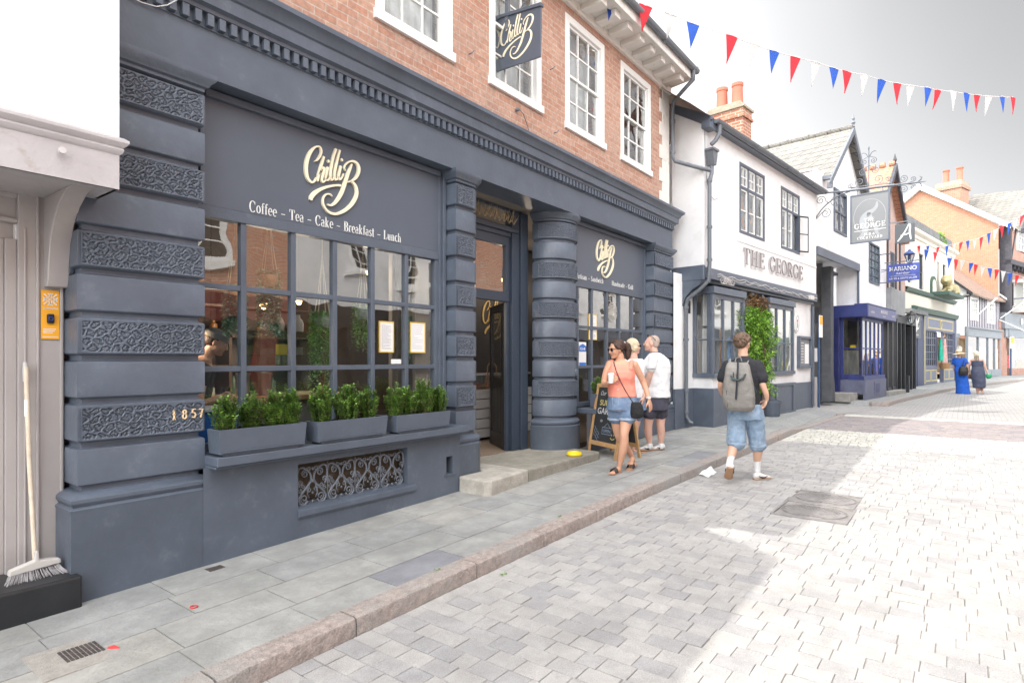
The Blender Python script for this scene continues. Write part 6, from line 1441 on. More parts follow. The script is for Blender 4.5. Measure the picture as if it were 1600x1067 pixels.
mb.add([(6.4, .1, 6.55), (7.1, .1, 6.55), (7.1, 4, 6.55), (6.4, 4, 6.55)], [(0, 1, 2, 3)])
obj('roof', mb, STILE, gh)
mb = MB(); mb.tube([(9.1, y, 8.37) for y in (-.2, 1, 2, 3, 4, 5)], .07, 8)
for y in (.4, 1.0, 1.6, 2.2, 2.8, 3.4): mb.tube([(9.1, y, 8.37), (9.1, y + .04, 8.37)], .09, 8)
obj('ridge_tiles', mb, STILE, gh, smooth=40)
mb = MB()
for s in (-1, 1): mb.prism([(9.1, 8.36), (9.1, 8.16), (9.1 + s * 2.2, 6.22), (9.1 + s * 2.2, 6.40)], -.24, -.19, 'y')
for s in (-1, 1): mb.box(9.1 + s * 2.15 - .05, 9.1 + s * 2.15 + .05, -.24, -.12, 6.15, 6.3)
mb.lathe([(0, 0), (.05, .02), (.03, .08), (.06, .14), (.03, .2), (.045, .26), (0, .42)], (9.1, -.2, 8.34), 10); mb.box(6.95, 7.1, -.2, 1.5, 6.40, 6.5)
obj('bargeboard', mb, IRON, gh)
# blue salon
BLUE = mat('salon_blue_paint', (.032, .045, .17), .4, .1, 3, .1, 30); BLUED = mat('salon_deep_blue', (.025, .03, .12), .4, .1, 3); BLUEF = mat('sunbleached_blue_fascia', (.13, .14, .26), .5, .12, 4); STEPG = mat('grey_step', (.30, .29, .27), .9, .1, 6, .4, 40)
mb = MB(); mb.box(10.0, 13.75, -.38, .0, 3.27, 3.30); mb.box(10.0, 13.75, -.36, .6, 2.90, 3.27); obj('fascia_box', mb, BLUE, gh, bevel=.006)
mb = MB(); mb.box(10.02, 13.74, -.382, -.36, 2.92, 3.25); ff = obj('fascia_board', mb, BLUEF, gh)
mb = MB(); fl = lambda a, b, d: (a, -.383 - d, b); sanstext(mb, 'MARIANO', 11.55, 12.45, 3.08, .11, fl, .002, .01); sanstext(mb, 'hairbar', 11.8, 12.2, 2.97, .06, fl, .002, .0, .3); sanstext(mb, 'LADIES', 10.3, 10.75, 3.03, .06, fl, .002); sanstext(mb, 'GENTS', 13.1, 13.5, 3.03, .06, fl, .002); obj('lettering', mb, GREIGEL, ff)
mb = MB(); z0, z1 = 1.10, 2.90; n = 5; bx0, bx1 = 10.25, 12.85
for i in range(n + 1): x = bx0 + (bx1 - bx0) * i / n; mb.box(x - .03, x + .03, -.165, -.125, z0, z1)
mb.box(bx0, bx1, -.16, -.12, 1.93, 1.97); mb.box(bx0 - .06, bx1 + .06, -.22, .2, z0 - .12, z0); mb.box(bx0, bx1, -.17, .0, 2.8, 2.9)
mb.box(bx0 - .03, bx0 + .03, .35, .45, .6, z1); mb.box(bx0 - .02, bx0 + .02, -.1, .35, z0 - .1, z0 + .05); mb.box(bx0 - .02, bx0 + .02, -.1, .35, 1.93, 1.97)
sw = obj('shop_window', mb, BLUE, gh, bevel=.004)
mb = MB(); mb.add([(bx0, -.14, z0), (bx1, -.14, z0), (bx1, -.14, z1), (bx0, -.14, z1)], [(0, 1, 2, 3)]); mb.add([(bx0, -.14, z0), (bx0, .4, z0), (bx0, .4, z1), (bx0, -.14, z1)], [(0, 1, 2, 3)]); obj('pane', mb, GLASS, sw)
mb = MB(); mb.box(bx0 - .08, bx1 + .08, -.25, -.2, .36, z0 - .12); mb.box(bx0 - .08, bx0, -.2, .45, .55, z0 - .12); mb.box(11.3, 12.0, -.27, -.25, .50, .90); mb.prism([(bx0 - .09, .36), (bx0 - .03, z0 - .12), (bx0 + .05, z0 - .12), (bx0 + .05, .36)], -.26, -.2, 'y')
obj('stall_riser', mb, mat('faded_violet_paint', (.125, .135, .205), .5, .12, 4), gh, bevel=.005)
mb = MB(); mb.box(11.4, 11.9, -.275, -.27, .56, .84); obj('stall_panel', mb, BLUED, gh)
mb = MB(); mb.box(10.0, 10.2, .42, .7, .55, 2.9); mb.box(9.6, 10.0, .9, .95, .6, 2.7)
for z in (.75, 1.65): mb.box(9.66, 9.94, .885, .9, z, z + .8)
mb.box(9.2, 9.6, .62, .95, .4, 2.9); mb.box(9.1, 10.25, .62, .95, 2.7, 3.2)
obj('door', mb, BLUED, gh, bevel=.006)
mb = MB(); mb.box(9.35, 10.22, -.05, .6, .34, .60); obj('doorstep', mb, STEPG, gh, bevel=.01)
mb = MB(); mb.box(10.3, 14.1, 1.2, 1.25, .5, 3.2); mb.box(10.25, 14.1, .3, 1.2, .9, .95); mb.box(14.05, 14.1, .3, 1.2, .4, 3.2); mb.box(10.2, 14.1, .3, 1.25, 3.2, 3.25); mb.box(11.2, 12.6, .5, .9, .95, 1.9); obj('salon_room', mb, mat('salon_room', (.25, .24, .22), .8, .3, 1.5), gh)
mb = MB(); mb.box(10.35, 10.4, .05, .2, 1.95, 2.05); tag(obj('yellow_sticker', mb, mat('yellow_plastic', (.85, .62, .02), .4)), 'small yellow sticker in the side light of the blue salon', 'sticker')
# mirrored black entrance beyond the salon window
mb = MB()
for x in (12.95, 13.75, 14.5, 15.25): mb.box(x, x + .10, -.12, .0, .5, 3.25)
mb.box(12.95, 15.35, -.14, .0, 3.10, 3.25); mb.box(12.95, 15.35, -.1, .0, .5, .62); ob = obj('black_frame', mb, BLACKP, gh)
mb = MB(); mb.add([(13.05, -.05, .62), (15.25, -.05, .62), (15.25, -.05, 3.1), (13.05, -.05, 3.1)], [(0, 1, 2, 3)]); obj('pane', mb, glassmat('mirror_like_glass', (.5, .5, .5), 2.2, .03, 1.5, .5), ob)
mb = MB(); mb.box(12.95, 15.4, -.35, .0, .36, .52); obj('doorstep', mb, STEPG, gh, bevel=.01)
# passage
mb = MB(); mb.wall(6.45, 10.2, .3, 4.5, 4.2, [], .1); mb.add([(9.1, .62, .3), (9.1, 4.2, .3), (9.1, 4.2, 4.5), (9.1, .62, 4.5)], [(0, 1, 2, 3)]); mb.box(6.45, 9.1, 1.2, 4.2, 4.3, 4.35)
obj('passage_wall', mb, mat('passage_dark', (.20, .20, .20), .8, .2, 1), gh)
mb = MB(); mb.box(7.6, 8.55, 1.3, 1.33, .4, 2.6); obj('passage_gate', mb, BLACKP, gh)
mb = MB(); mb.box(7.3, 8.5, 1.2, 1.22, 3.2, 4.2); mb.xf = None; bn = tag(obj('banner', mb, WHITED), 'white printed banner hanging inside the alley mouth', 'banner')
mb = MB(); mb.ribbon([(7.9, 3.3, .1), (8.1, 3.6, .16), (8.0, 3.9, .1), (8.2, 4.1, .05)], .002, lambda a, b, d: (a, 1.198 - d, b)); mb.ribbon([(7.5, 3.4, .03), (7.6, 4.0, .03)], .002, lambda a, b, d: (a, 1.198 - d, b)); obj('print', mb, BLACKP, bn)
mb = MB(); mb.box(8.05, 8.5, 1.26, 1.28, .75, 2.2); tag(obj('alley_sheet', mb, WHITED), 'tall white panel on the alley gate', 'panel')
FLW = thing('flower_basket', 'hanging basket of purple flowers in the alley', 'flowers', (7.9, .9, 2.2))
mb = MB(); clump(mb, (7.9, .9, 2.35), .25, .2, .22, 260, .06); obj('foliage', mb, LEAFB, FLW); mb = MB(); clump(mb, (7.9, .86, 2.2), .24, .2, .2, 90, .06); obj('petals', mb, mat('purple_petal', (.20, .08, .45), .6, .1), FLW)
# sign post at the alley
sp = thing('sign_post', 'blue street pole with an orange and white parking plate by the alley', 'sign post', (6.48, -.05, .36))
mb = MB(); mb.tube([(6.48, -.05, .36), (6.48, -.05, 2.75)], .03, 8); obj('pole', mb, mat('blue_pole', (.03, .07, .16), .4), sp, smooth=40)
mb = MB(); mb.box(6.36, 6.62, -.10, -.085, 2.18, 2.75); pl = obj('plate', mb, WHITEP, sp)
mb = MB(); mb.box(6.37, 6.61, -.104, -.10, 2.52, 2.73); obj('orange_band', mb, mat('orange_plate', (.90, .42, .03), .5), pl)
mb = MB(); mb.box(6.44, 6.46, -.02, .25, 1.55, 1.9); tag(obj('small_notice', mb, GREIGEL), 'small grey notice on the pub corner beside the blue pole', 'notice')
mb = MB(); mb.box(6.43, 6.45, .15, .6, 2.15, 2.4); tag(obj('white_notice', mb, WHITED), 'white notice high on the alley side of the pub', 'notice')
mb = MB(); mb.prism([(6.43, .36), (6.50, .36), (6.47, .9), (6.43, 1.15)], -.02, .3, 'y'); tag(obj('leaning_board', mb, GREIGE), 'grey board leaning on the pub corner', 'board')
# projecting salon sign and the black A sign
def projsign(X, a0, a1, z0, z1, th, m, name, label, arm=True, az=None):
    t = thing(name, label, 'sign', (X, -a0, z0)); mb = MB(); mb.box(X - th / 2, X + th / 2, -a1, -a0, z0, z1); b = obj('sign_board', mb, m, t, bevel=.004)
    mb = MB(); mb.box(X - .015, X + .015, -a1, .3, z1 + .06, z1 + .09)
    for a in (a0 + .1, a1 - .1): mb.box(X - .008, X + .008, -a - .008, -a + .008, z1, z1 + .06)
    obj('sign_arm', mb, IRON, t); return t, b
t, b = projsign(13.9, .08, 1.02, 4.32, 4.91, .06, mat('sign_blue', (.06, .09, .34), .5, .06, 6), 'salon_sign', 'blue projecting salon sign reading MARIANO hairbar')
mf = lambda a, b_, d: (13.9 - .031 - d, -a, b_)
mb = MB(); sanstext(mb, 'MARIANO', .15, .95, 4.68, .14, mf, .002, .008); sanstext(mb, 'hairbar', .34, .76, 4.555, .075, mf, .002, .0, .4); sanstext(mb, 'LADIES & GENTS SALON', .15, .95, 4.385, .06, mf, .002, .0); mb.ribbon([(.18, 4.50, .008), (.92, 4.50, .008)], .002, mf)
obj('lettering', mb, WHITEP, b)
t, b = projsign(12.3, .62, 1.16, 5.36, 5.97, .05, mat('sign_black', (.07, .08, .09), .4, .05), 'letter_sign', 'square black projecting sign with a white handwritten letter A')
mb = MB(); af = lambda a, b_, d: (12.3 - .026 - d, -a, b_)
for st in ([(.70, 5.42, .03), (.80, 5.55, .045), (.92, 5.75, .03), (1.00, 5.92, .03), (1.04, 5.90, .04), (1.03, 5.70, .05), (1.06, 5.45, .03)], [(.78, 5.60, .02), (.92, 5.62, .035), (1.05, 5.66, .02)]): mb.ribbon(smooth_pts(st), .002, af)
obj('brush_letter', mb, WHITEP, b)
# ================================================================== RED-TILED HOUSE, SHOP 3
rh = thing('tiled_house', 'narrow house with orange tiled gable and black shopfront beyond the salon', 'building', (17, .4, PB))
mb = MB(); mb.wall(14.16, 19.2, 3.3, 6.7, .35, [(14.5, 15.0, 4.2, 5.6), (15.4, 15.8, 4.2, 5.6), (16.5, 17.2, 4.4, 5.8)], .1); mb.add([(14.0, .35, 6.7), (18.0, .35, 6.7), (16.0, .35, 8.85)], [(0, 1, 2)]); obj('wall', mb, mat('pinkish_render', (.42, .30, .26), .8, .1, 2), rh)
mb = MB()
for x in (14.18, 15.1, 15.9, 17.3, 18.0): mb.box(x, x + .16, .31, .35, 3.3, 6.7)
for s in (-1, 1): mb.prism([(16.0, 9.0), (16.0, 8.75), (16.0 + s * 2.2, 6.45), (16.0 + s * 2.2, 6.7)], .02, .12, 'y')
mb.lathe([(0, 0), (.06, .03), (.03, .1), (.07, .18), (0, .45)], (16.0, .1, 8.95), 8)
obj('timber', mb, mat('dark_timber', (.05, .05, .06), .7, .2, 6), rh)
for o in ((14.5, 15.0, 4.2, 5.6), (15.4, 15.8, 4.2, 5.6), (16.5, 17.2, 4.4, 5.8)): simplewin(rh, *o, .36, SLATE2, DARKG, 2, 4, .04, .02)
OT = brickmat('orange_clay_tiles', (.44, .22, .14), (.40, .20, .13), (.2, .1, .07), bw=.2, bh=.14, ms=.01, dirt=(.5, .28, .18), bump=1)
mb = MB(); mb.add([(13.6, .05, 6.3), (16.0, .05, 8.95), (16.0, 6, 8.95), (13.6, 6, 6.3)], [(0, 1, 2, 3)]); mb.add([(18.4, .05, 6.3), (16.0, .05, 8.95), (16.0, 6, 8.95), (18.4, 6, 6.3)], [(0, 1, 2, 3)])
for i in range(8): mb.tube([(16.0, .1 + i * .32, 9.02 - (.0)), (16.0, .28 + i * .32, 9.02)], .11, 8)
obj('roof', mb, OT, rh)
mb = MB(); mb.box(15.4, 19.3, -.02, .35, 3.0, 3.35)
for x in (15.42, 16.3, 17.0, 18.4, 19.1): mb.box(x, x + .2, -.0, .3, .4, 3.0); mb.box(x + .06, x + .14, -.03, .0, .4, 3.0)
obj('black_shopfront', mb, BLACKP, rh, bevel=.006)
mb = MB(); mb.box(14.16, 16.4, -.15, .35, 3.25, 4.15); obj('lead_bay_roof', mb, mat('lead_grey', (.25, .26, .27), .6, .1), rh)
mb = MB(); mb.box(15.6, 19.2, .25, .28, .5, 3.0); obj('pane', mb, DARKG, rh)
mb = MB(); mb.box(16.0, 16.1, -.35, -.25, .36, 1.0); tag(obj('small_bollard', mb, BLACKP), 'short black post on the far pavement by the black shopfront', 'bollard')
# lantern (near)
LANT = mat('lantern_blue', (.02, .05, .18), .4, .1); LG = glassmat('lantern_glass', (.85, .88, .9), 1.6, .1, 6, .15)
def lantern(x, y, z0, h, label, wall_dir, reach, arm_z=None, m=LANT):
    t = thing('wall_lantern', label, 'street lamp', (x, y, z0), 'blue gas lanterns on the buildings'); r = h * .30
    mb = MB(); mb.lathe([(.0, 0), (r * .35, 0), (r * .5, h * .06)], (x, y, z0), 6); mb.lathe([(r * 1.15, h * .62), (r * 1.2, h * .66), (r * .75, h * .80), (r * .35, h * .86), (r * .3, h * .93), (r * .12, h * .96), (0, h)], (x, y, z0), 6)
    for k in range(6):
        a = k * PI / 3; mb.tube([(x + r * .5 * math.cos(a), y + r * .5 * math.sin(a), z0 + h * .06), (x + r * 1.1 * math.cos(a), y + r * 1.1 * math.sin(a), z0 + h * .64)], h * .015, 5)
    obj('lamp_frame', mb, m, t)
    mb = MB(); mb.lathe([(r * .48, h * .06), (r * 1.08, h * .63)], (x, y, z0), 6); obj('lamp_glass', mb, LG, t)
    mb = MB(); dx, dy = wall_dir; mb.tube([(x, y, z0), (x, y, z0 - h * .25), (x + dx * reach, y + dy * reach, z0 - h * .25)], h * .022, 6); mb.tube([(x + dx * reach, y + dy * reach, z0 - h * .7), (x + dx * reach * .5, y + dy * reach * .5, z0 - h * .3)], h * .018, 6); obj('bracket', mb, m, t)
lx = GF.inverted() @ Vector((24, 1.55, 0))
lantern(lx.x, lx.y, 4.82, .5, 'blue lantern above the projecting salon sign', (0, 1), 1.3)
lantern(17.6, -.15, 3.0, .55, 'black lantern beside the heraldic hanging sign', (0, 1), .4, m=BLACKP)
set_frame()

# ================================================================== CREAM BUILDING WITH LION
aC = R(9.5); oC = (33.197, 1.756)
CF = Matrix.Translation((*oC, 0)) @ Matrix.Rotation(-aC, 4, 'Z'); set_frame(CF)
cb = thing('cream_building', 'cream stuccoed building with green cornice over a grey-blue shopfront', 'building', (2, 0, .42))
CREAM = mat('cream_stucco', (.66, .63, .55), .8, .03, 2); GREEN = mat('green_trim', (.05, .10, .08), .5, .1, 4); LEADP = mat('lead_parapet', (.16, .17, .17), .8, .15, 3, .3, 10)
wins = [(-2.0, -1.35, 5.0, 6.3), (-.1, .75, 4.85, 6.5), (3.1, 3.75, 4.9, 6.5), (4.5, 5.2, 4.9, 6.5)]
mb = MB(); mb.wall(-2.6, 6.95, 3.7, 7.1, 0, wins, .15); mb.add([(-2.6, 0, 3.7), (-2.6, 6, 3.7), (-2.6, 6, 7.1), (-2.6, 0, 7.1)], [(0, 1, 2, 3)]); mb.add([(6.95, 0, 3.7), (6.95, 6, 3.7), (6.95, 6, 7.1), (6.95, 0, 7.1)], [(0, 1, 2, 3)])
for x in (1.0, 1.35, 2.85, 5.5, 6.5): mb.box(x, x + .22, -.06, 0, 4.7, 7.05)
obj('wall', mb, CREAM, cb)
mb = MB(); mb.sweep([(-2.6, 0), (6.95, 0), (6.95, 4)], [(0, 7.05), (.06, 7.08), (.08, 7.2), (.2, 7.28), (.24, 7.36), (.2, 7.42), (-.1, 7.42)], endcaps=False); obj('cornice', mb, CREAM, cb)
mb = MB(); mb.box(-2.6, 6.95, .05, .3, 7.42, 8.0); obj('parapet', mb, LEADP, cb)
mb = MB(); clump(mb, (4.6, .1, 7.75), .5, .2, .35, 240, .12); obj('roof_weeds', mb, LEAFB, cb)
mb = MB(); mb.sweep([(-2.6, 0), (6.95, 0), (6.95, 3)], [(0, 4.55), (.1, 4.62), (.16, 4.75), (0, 4.78)], endcaps=False); mb.sweep([(-1.4, 0), (6.95, 0)], [(0, 3.68), (.2, 3.75), (.26, 3.95), (.1, 4.02), (0, 4.02)])
mb.prism([(1.85, 4.78)] + [(2.35 - .5 * math.cos(t * PI / 8), 5.25 + .42 * math.sin(t * PI / 8)) for t in range(9)] + [(2.85, 4.78)], -.08, 0, 'y')
obj('green_moulding', mb, GREEN, cb)
mb = MB(); mb.prism([(2.0, 4.8)] + [(2.35 - .33 * math.cos(t * PI / 8), 5.2 + .3 * math.sin(t * PI / 8)) for t in range(9)] + [(2.7, 4.8)], -.1, -.081, 'y'); obj('niche', mb, CREAM, cb)
for o in wins: simplewin(cb, *o, .08, SLATE2, DARKG, 1, 2, .04, .03)
mb = MB(); mb.box(2.0, 5.3, -.75, 0, 4.70, 4.88); obj('statue_shelf', mb, GREEN, cb, bevel=.02)
# lion statue: trunk, haunch, chest, mane, muzzle, paws, tail grown into one body
ln_ = MB(); LZ = 4.88
for c_, r_ in [((4.3, -.4, LZ + .30), (.55, .22, .24)), ((4.75, -.4, LZ + .30), (.30, .26, .28)), ((3.55, -.4, LZ + .36), (.30, .22, .30)), ((3.25, -.4, LZ + .62), (.27, .25, .27)), ((3.02, -.42, LZ + .60), (.13, .11, .10)), ((2.93, -.42, LZ + .55), (.09, .08, .06)), ((3.32, -.28, LZ + .86), (.05, .04, .06)), ((3.32, -.56, LZ + .86), (.05, .04, .06))]: ln_.ell(c_, r_)
for y in (-.28, -.54):
    ln_.tube([(3.5, y, LZ + .25), (3.2, y, LZ + .10), (2.85, y, LZ + .07)], [.11, .08, .06], 8); ln_.tube([(4.85, y, LZ + .25), (4.6, y, LZ + .12), (4.25, y, LZ + .07)], [.16, .09, .06], 8)
ln_.tube([(5.0, -.4, LZ + .2), (5.15, -.5, LZ + .1), (4.9, -.66, LZ + .08), (4.6, -.68, LZ + .08)], [.04, .035, .03, .05], 6)
li = tag(obj('lion_statue', ln_, mat('gilded_statue', (.42, .36, .20), .45, .2, 10, metal=.3)), 'gilded recumbent lion statue on a green shelf of the cream building', 'statue')
m_ = li.modifiers.new('r', 'REMESH'); m_.mode = 'VOXEL'; m_.voxel_size = .03; m_.use_smooth_shade = True
# shopfront
GB = mat('grey_blue_shop', (.16, .18, .25), .5, .08, 3); YL = mat('gold_line', (.62, .52, .20), .5, .05); NV = mat('navy_shop', (.03, .045, .12), .45, .1, 3)
mb = MB(); mb.box(-.5, 6.95, -.1, .05, 3.0, 3.7); mb.box(.1, .45, -.14, .05, .45, 3.7); mb.box(6.7, 6.95, -.14, .05, .45, 3.7); mb.box(.45, 2.95, -.08, .1, .45, 1.2); mb.box(4.3, 6.7, -.08, .1, .45, 1.2); mb.box(.45, 2.95, -.12, .1, 1.2, 1.28); mb.box(4.3, 6.7, -.12, .1, 1.2, 1.28)
obj('shopfront', mb, GB, cb, bevel=.006)
mb = MB()
def rectline(x0, x1, z0, z1, y, w=.045):
    for q in ((x0, x1, z0, z0 + w), (x0, x1, z1 - w, z1), (x0, x0 + w, z0 + w, z1 - w), (x1 - w, x1, z0 + w, z1 - w)): mb.box(q[0], q[1], y - .012, y, q[2], q[3])
rectline(1.0, 6.2, 3.1, 3.6, -.1); rectline(.6, 1.6, .58, 1.12, -.08); rectline(1.75, 2.8, .58, 1.12, -.08); rectline(4.4, 5.4, .58, 1.12, -.08); rectline(5.55, 6.6, .58, 1.12, -.08); rectline(3.1, 4.0, .62, 1.15, .18); rectline(.15, .40, .5, 3.6, -.14, .03)
mb.ribbon([(3.6 + .16 * math.cos(t * .5), 3.35 + .2 * math.sin(t * .5), .05) for t in range(14)], .02, lambda a, b, d: (a, -.1 - d, b))
obj('gold_lining', mb, YL, cb)
def gridwin(x0, x1, z0, z1, c, r, label):
    simplewin(cb, x0, x1, z0, z1, -.02, GB, DARKG, c, r, .05, .035, 'shop_window', label)
gridwin(.45, 2.95, 1.28, 3.0, 6, 5, 'gridded window left of the hanging dress'); gridwin(4.3, 6.7, 1.28, 3.0, 6, 5, 'gridded window right of the hanging dress')
mb = MB(); mb.box(2.95, 4.3, .2, .25, .45, 3.0); obj('door', mb, NV, cb)
mb = MB(); mb.box(-.9, .05, -.12, .1, .42, 3.4); mb.box(-2.55, -.9, .35, .4, .42, 3.2); mb.box(-1.15, -.95, -.1, .4, .42, 3.5); obj('navy_pilaster', mb, NV, cb, bevel=.01)
mb = MB(); mb.box(-2.3, -1.2, .3, .34, .45, 2.6); 
for z in (.6, 1.5): mb.box(-2.15, -1.8, .285, .3, z, z + .75); mb.box(-1.7, -1.35, .285, .3, z, z + .75)
obj('side_door', mb, mat('dark_green_door', (.012, .05, .035), .35, .1), cb)
mb = MB(); mb.box(-2.6, .2, -.3, .1, 3.62, 3.80); obj('canopy', mb, LEADP, cb)
hs2 = thing('heraldic_sign', 'black hanging board with a white rampant beast above the green door', 'sign', (-1.6, 0, 2.6))
mb = MB(); mb.box(-2.35, -.95, -.25, -.20, 2.55, 3.55); sb2 = obj('sign_board', mb, mat('sign_black', (.07, .08, .09), .4), hs2)
mb = MB(); hf = lambda a, b, d: (a, -.252 - d, b)
for st in ([(-1.75, 2.85, .12), (-1.6, 3.0, .2), (-1.62, 3.18, .22), (-1.7, 3.32, .16), (-1.85, 3.38, .1), (-1.95, 3.32, .03)], [(-1.6, 3.1, .08), (-1.85, 3.12, .06), (-2.0, 3.2, .06), (-2.05, 3.26, .02)], [(-1.6, 3.2, .06), (-1.4, 3.28, .14), (-1.28, 3.42, .08), (-1.2, 3.48, .02)], [(-1.65, 3.0, .08), (-1.85, 2.95, .06), (-1.95, 2.85, .03)], [(-1.5, 2.95, .05), (-1.3, 3.0, .06), (-1.25, 3.12, .03)]): mb.ribbon(smooth_pts(st), .003, hf)
sanstext(mb, 'Anna', -1.95, -1.35, 2.65, .12, hf, .003, .0, .3)
obj('white_beast', mb, WHITEP, sb2)
mb = MB(); mb.box(-1.7, -1.66, -.24, .3, 3.56, 3.6); obj('sign_arm', mb, IRON, hs2)
# dresses hanging outside
mb = MB()
def dress(mb, x, y, z0, z1, w0, w1):
    n = 9; rows_ = []
    for i in range(6):
        q = i / 5; w = w0 + (w1 - w0) * q; z = z1 + (z0 - z1) * q
        mb_r = [(x + w * math.cos(t * 2 * PI / 12), y + (.05 + .05 * q) * math.sin(t * 2 * PI / 12) * (1 + .3 * math.sin(t * 3)), z) for t in range(12)]; rows_.append(mb_r)
    v = [p for r in rows_ for p in r]; mb.add(v, [(i * 12 + j, i * 12 + (j + 1) % 12, (i + 1) * 12 + (j + 1) % 12, (i + 1) * 12 + j) for i in range(5) for j in range(12)])
dress(mb, 3.35, -.3, 1.45, 2.62, .16, .30); DR = tag(obj('hanging_dress', mb, mat('floral_pink_cloth', (.60, .42, .40), .9, .25, 9, col2=(.5, .1, .1), c2scale=9, c2lo=.5, c2hi=.6), smooth=180), 'pale pink patterned dress hung on a hanger outside the cream building shop', 'dress')
mb = MB(); dress(mb, 2.75, -.25, 1.55, 2.6, .06, .10); tag(obj('hanging_scarf', mb, mat('jade_cloth', (.03, .42, .28), .9, .1), smooth=180), 'jade green scarf hanging left of the pale dress', 'scarf')
mb = MB(); mb.tube([(3.0, -.3, 2.68), (3.35, -.3, 2.80), (3.7, -.3, 2.68)], .025, 6); mb.tube([(3.35, -.3, 2.8), (3.35, -.3, 2.95)], .012, 5); tag(obj('coat_hanger', mb, WOODC), 'wooden hanger above the pale pink dress', 'hanger')
mb = MB(); mb.lathe([(0, 0), (.2, 0), (.25, .28), (.22, .3), (.2, .25), (0, .2)], (3.2, -.32, 1.15), 12); tag(obj('wicker_basket', mb, mat('wicker', (.35, .2, .1), .8, .2, 30)), 'wicker basket under the hanging dress', 'basket')
set_frame()
# ================================================================== TIMBERED WHITE HOUSE
aD = R(13); oD = (40.8, .559); DF = Matrix.Translation((*oD, 0)) @ Matrix.Rotation(-aD, 4, 'Z'); set_frame(DF)
th_ = thing('timbered_house', 'low white timber framed house with sagging tiled roof and grey shopfront', 'building', (6, 0, .47))
mb = MB(); D0, D1 = 2.25, 9.9
mb.wall(D0, D1, 3.5, 5.6, 0, [(2.9, 4.6, 3.95, 5.3), (6.6, 8.5, 3.9, 5.25)], .1)
mb.add([(D0, 0, 3.0), (D0, 2.5, 3.0), (D0, 2.5, 8.0), (D0, 0, 5.6)], [(0, 1, 2, 3)]); mb.wall(-1.2, D0, 2.9, 7.2, 1.1, [], .1)
obj('wall', mb, RENDER, th_)
mb = MB()
for i in range(21):
    x = D0 + .05 + i * .37
    for (a, b) in ((3.5, 5.6),):
        if 2.85 < x < 4.6 or 6.55 < x < 8.5: mb.box(x, x + .13, -.03, 0, 3.5, 3.92)
        else: mb.box(x, x + .13, -.03, 0, a, b)
obj('timber_stud', mb, mat('purple_brown_timber', (.10, .085, .12), .7, .15, 8), th_)
for o in ((2.9, 4.6, 3.92, 5.3), (6.6, 8.5, 3.87, 5.25)): simplewin(th_, *o, -.02, WHITEP, GLASSU, 3, 4, .14, .03)
mb = MB(); mb.box(D0, D1, .8, .85, 3.6, 5.5); obj('upper_room', mb, ROOM, th_)
mb = MB(); e0 = -.3
xs_ = [D0 - .25 + (D1 - D0 + .3) * i / 8 for i in range(9)]
for i in range(8):
    s0 = -.12 * math.sin(PI * i / 8); s1 = -.12 * math.sin(PI * (i + 1) / 8)
    mb.add([(xs_[i], e0, 5.45 + s0), (xs_[i + 1], e0, 5.45 + s1), (xs_[i + 1], 4, 9.4 + s1), (xs_[i], 4, 9.4 + s0)], [(0, 1, 2, 3)]); mb.add([(xs_[i], e0, 5.35 + s0), (xs_[i + 1], e0, 5.35 + s1), (xs_[i + 1], e0, 5.45 + s1), (xs_[i], e0, 5.45 + s0)], [(0, 1, 2, 3)])
obj('roof', mb, PTILE, th_)
mb = MB(); mb.prism([(-.35, 5.25), (-.35, 5.42), (3.9, 9.4), (3.9, 9.2)], D0 - .3, D0 - .24, 'x'); mb.tube([(D0 - .15, -.25, 5.3), (D0 - .2, .3, 5.2), (D0 - .5, .9, 5.0), (D0 - .6, 1.0, 4.8), (D0 - .6, 1.0, 3.2)], .08, 8); mb.prism([(1.6 - .3, 5.0), (2.1 - .3, 5.0), (1.95 - .3, 4.5), (1.75 - .3, 4.5)], .85, 1.05, 'y'); obj('dark_bargeboard', mb, BLACKP, th_)
mb = MB(); mb.prism([(-.35, 5.5), (-.35, 5.6), (3.9, 9.7), (3.9, 9.5)], D1 - .05, D1 + .12, 'x'); obj('lead_flashing', mb, WHITED, th_)
GS = mat('grey_shop_paint', (.20, .225, .25), .5, .08, 3)
mb = MB(); mb.box(D0, D1, -.12, .1, 2.95, 3.45); mb.box(D0, D1 + .1, -.2, .1, 3.42, 3.52); mb.box(.6, D0, .3, .4, 2.85, 3.1)
for x in (D0, 4.55, 6.75, 8.4, D1 - .15): mb.box(x, x + .12, -.06, .06, 1.0, 2.95)
mb.box(D0, D1, -.08, .1, .45, 1.0); mb.box(7.4, 9.0, -.1, -.08, .55, .9); mb.box(.6, D0, .3, .4, .45, 1.0); mb.box(.6, .75, .3, .4, 1.0, 2.85)
obj('shopfront', mb, GS, th_, bevel=.01)
mb = MB(); mb.add([(D0, 0, 1.0), (D1, 0, 1.0), (D1, 0, 2.95), (D0, 0, 2.95)], [(0, 1, 2, 3)]); mb.add([(.6, .35, 1.0), (D0, .35, 1.0), (D0, .35, 2.85), (.6, .35, 2.85)], [(0, 1, 2, 3)]); obj('pane', mb, GLASS, th_)
mb = MB(); mb.box(D0 + .05, D1, 1.6, 1.65, .5, 3.0); mb.box(.6, D1, .1, 1.6, .8, .85); obj('shop_room', mb, mat('tan_shop_room', (.34, .25, .16), .8, .4, .8), th_)
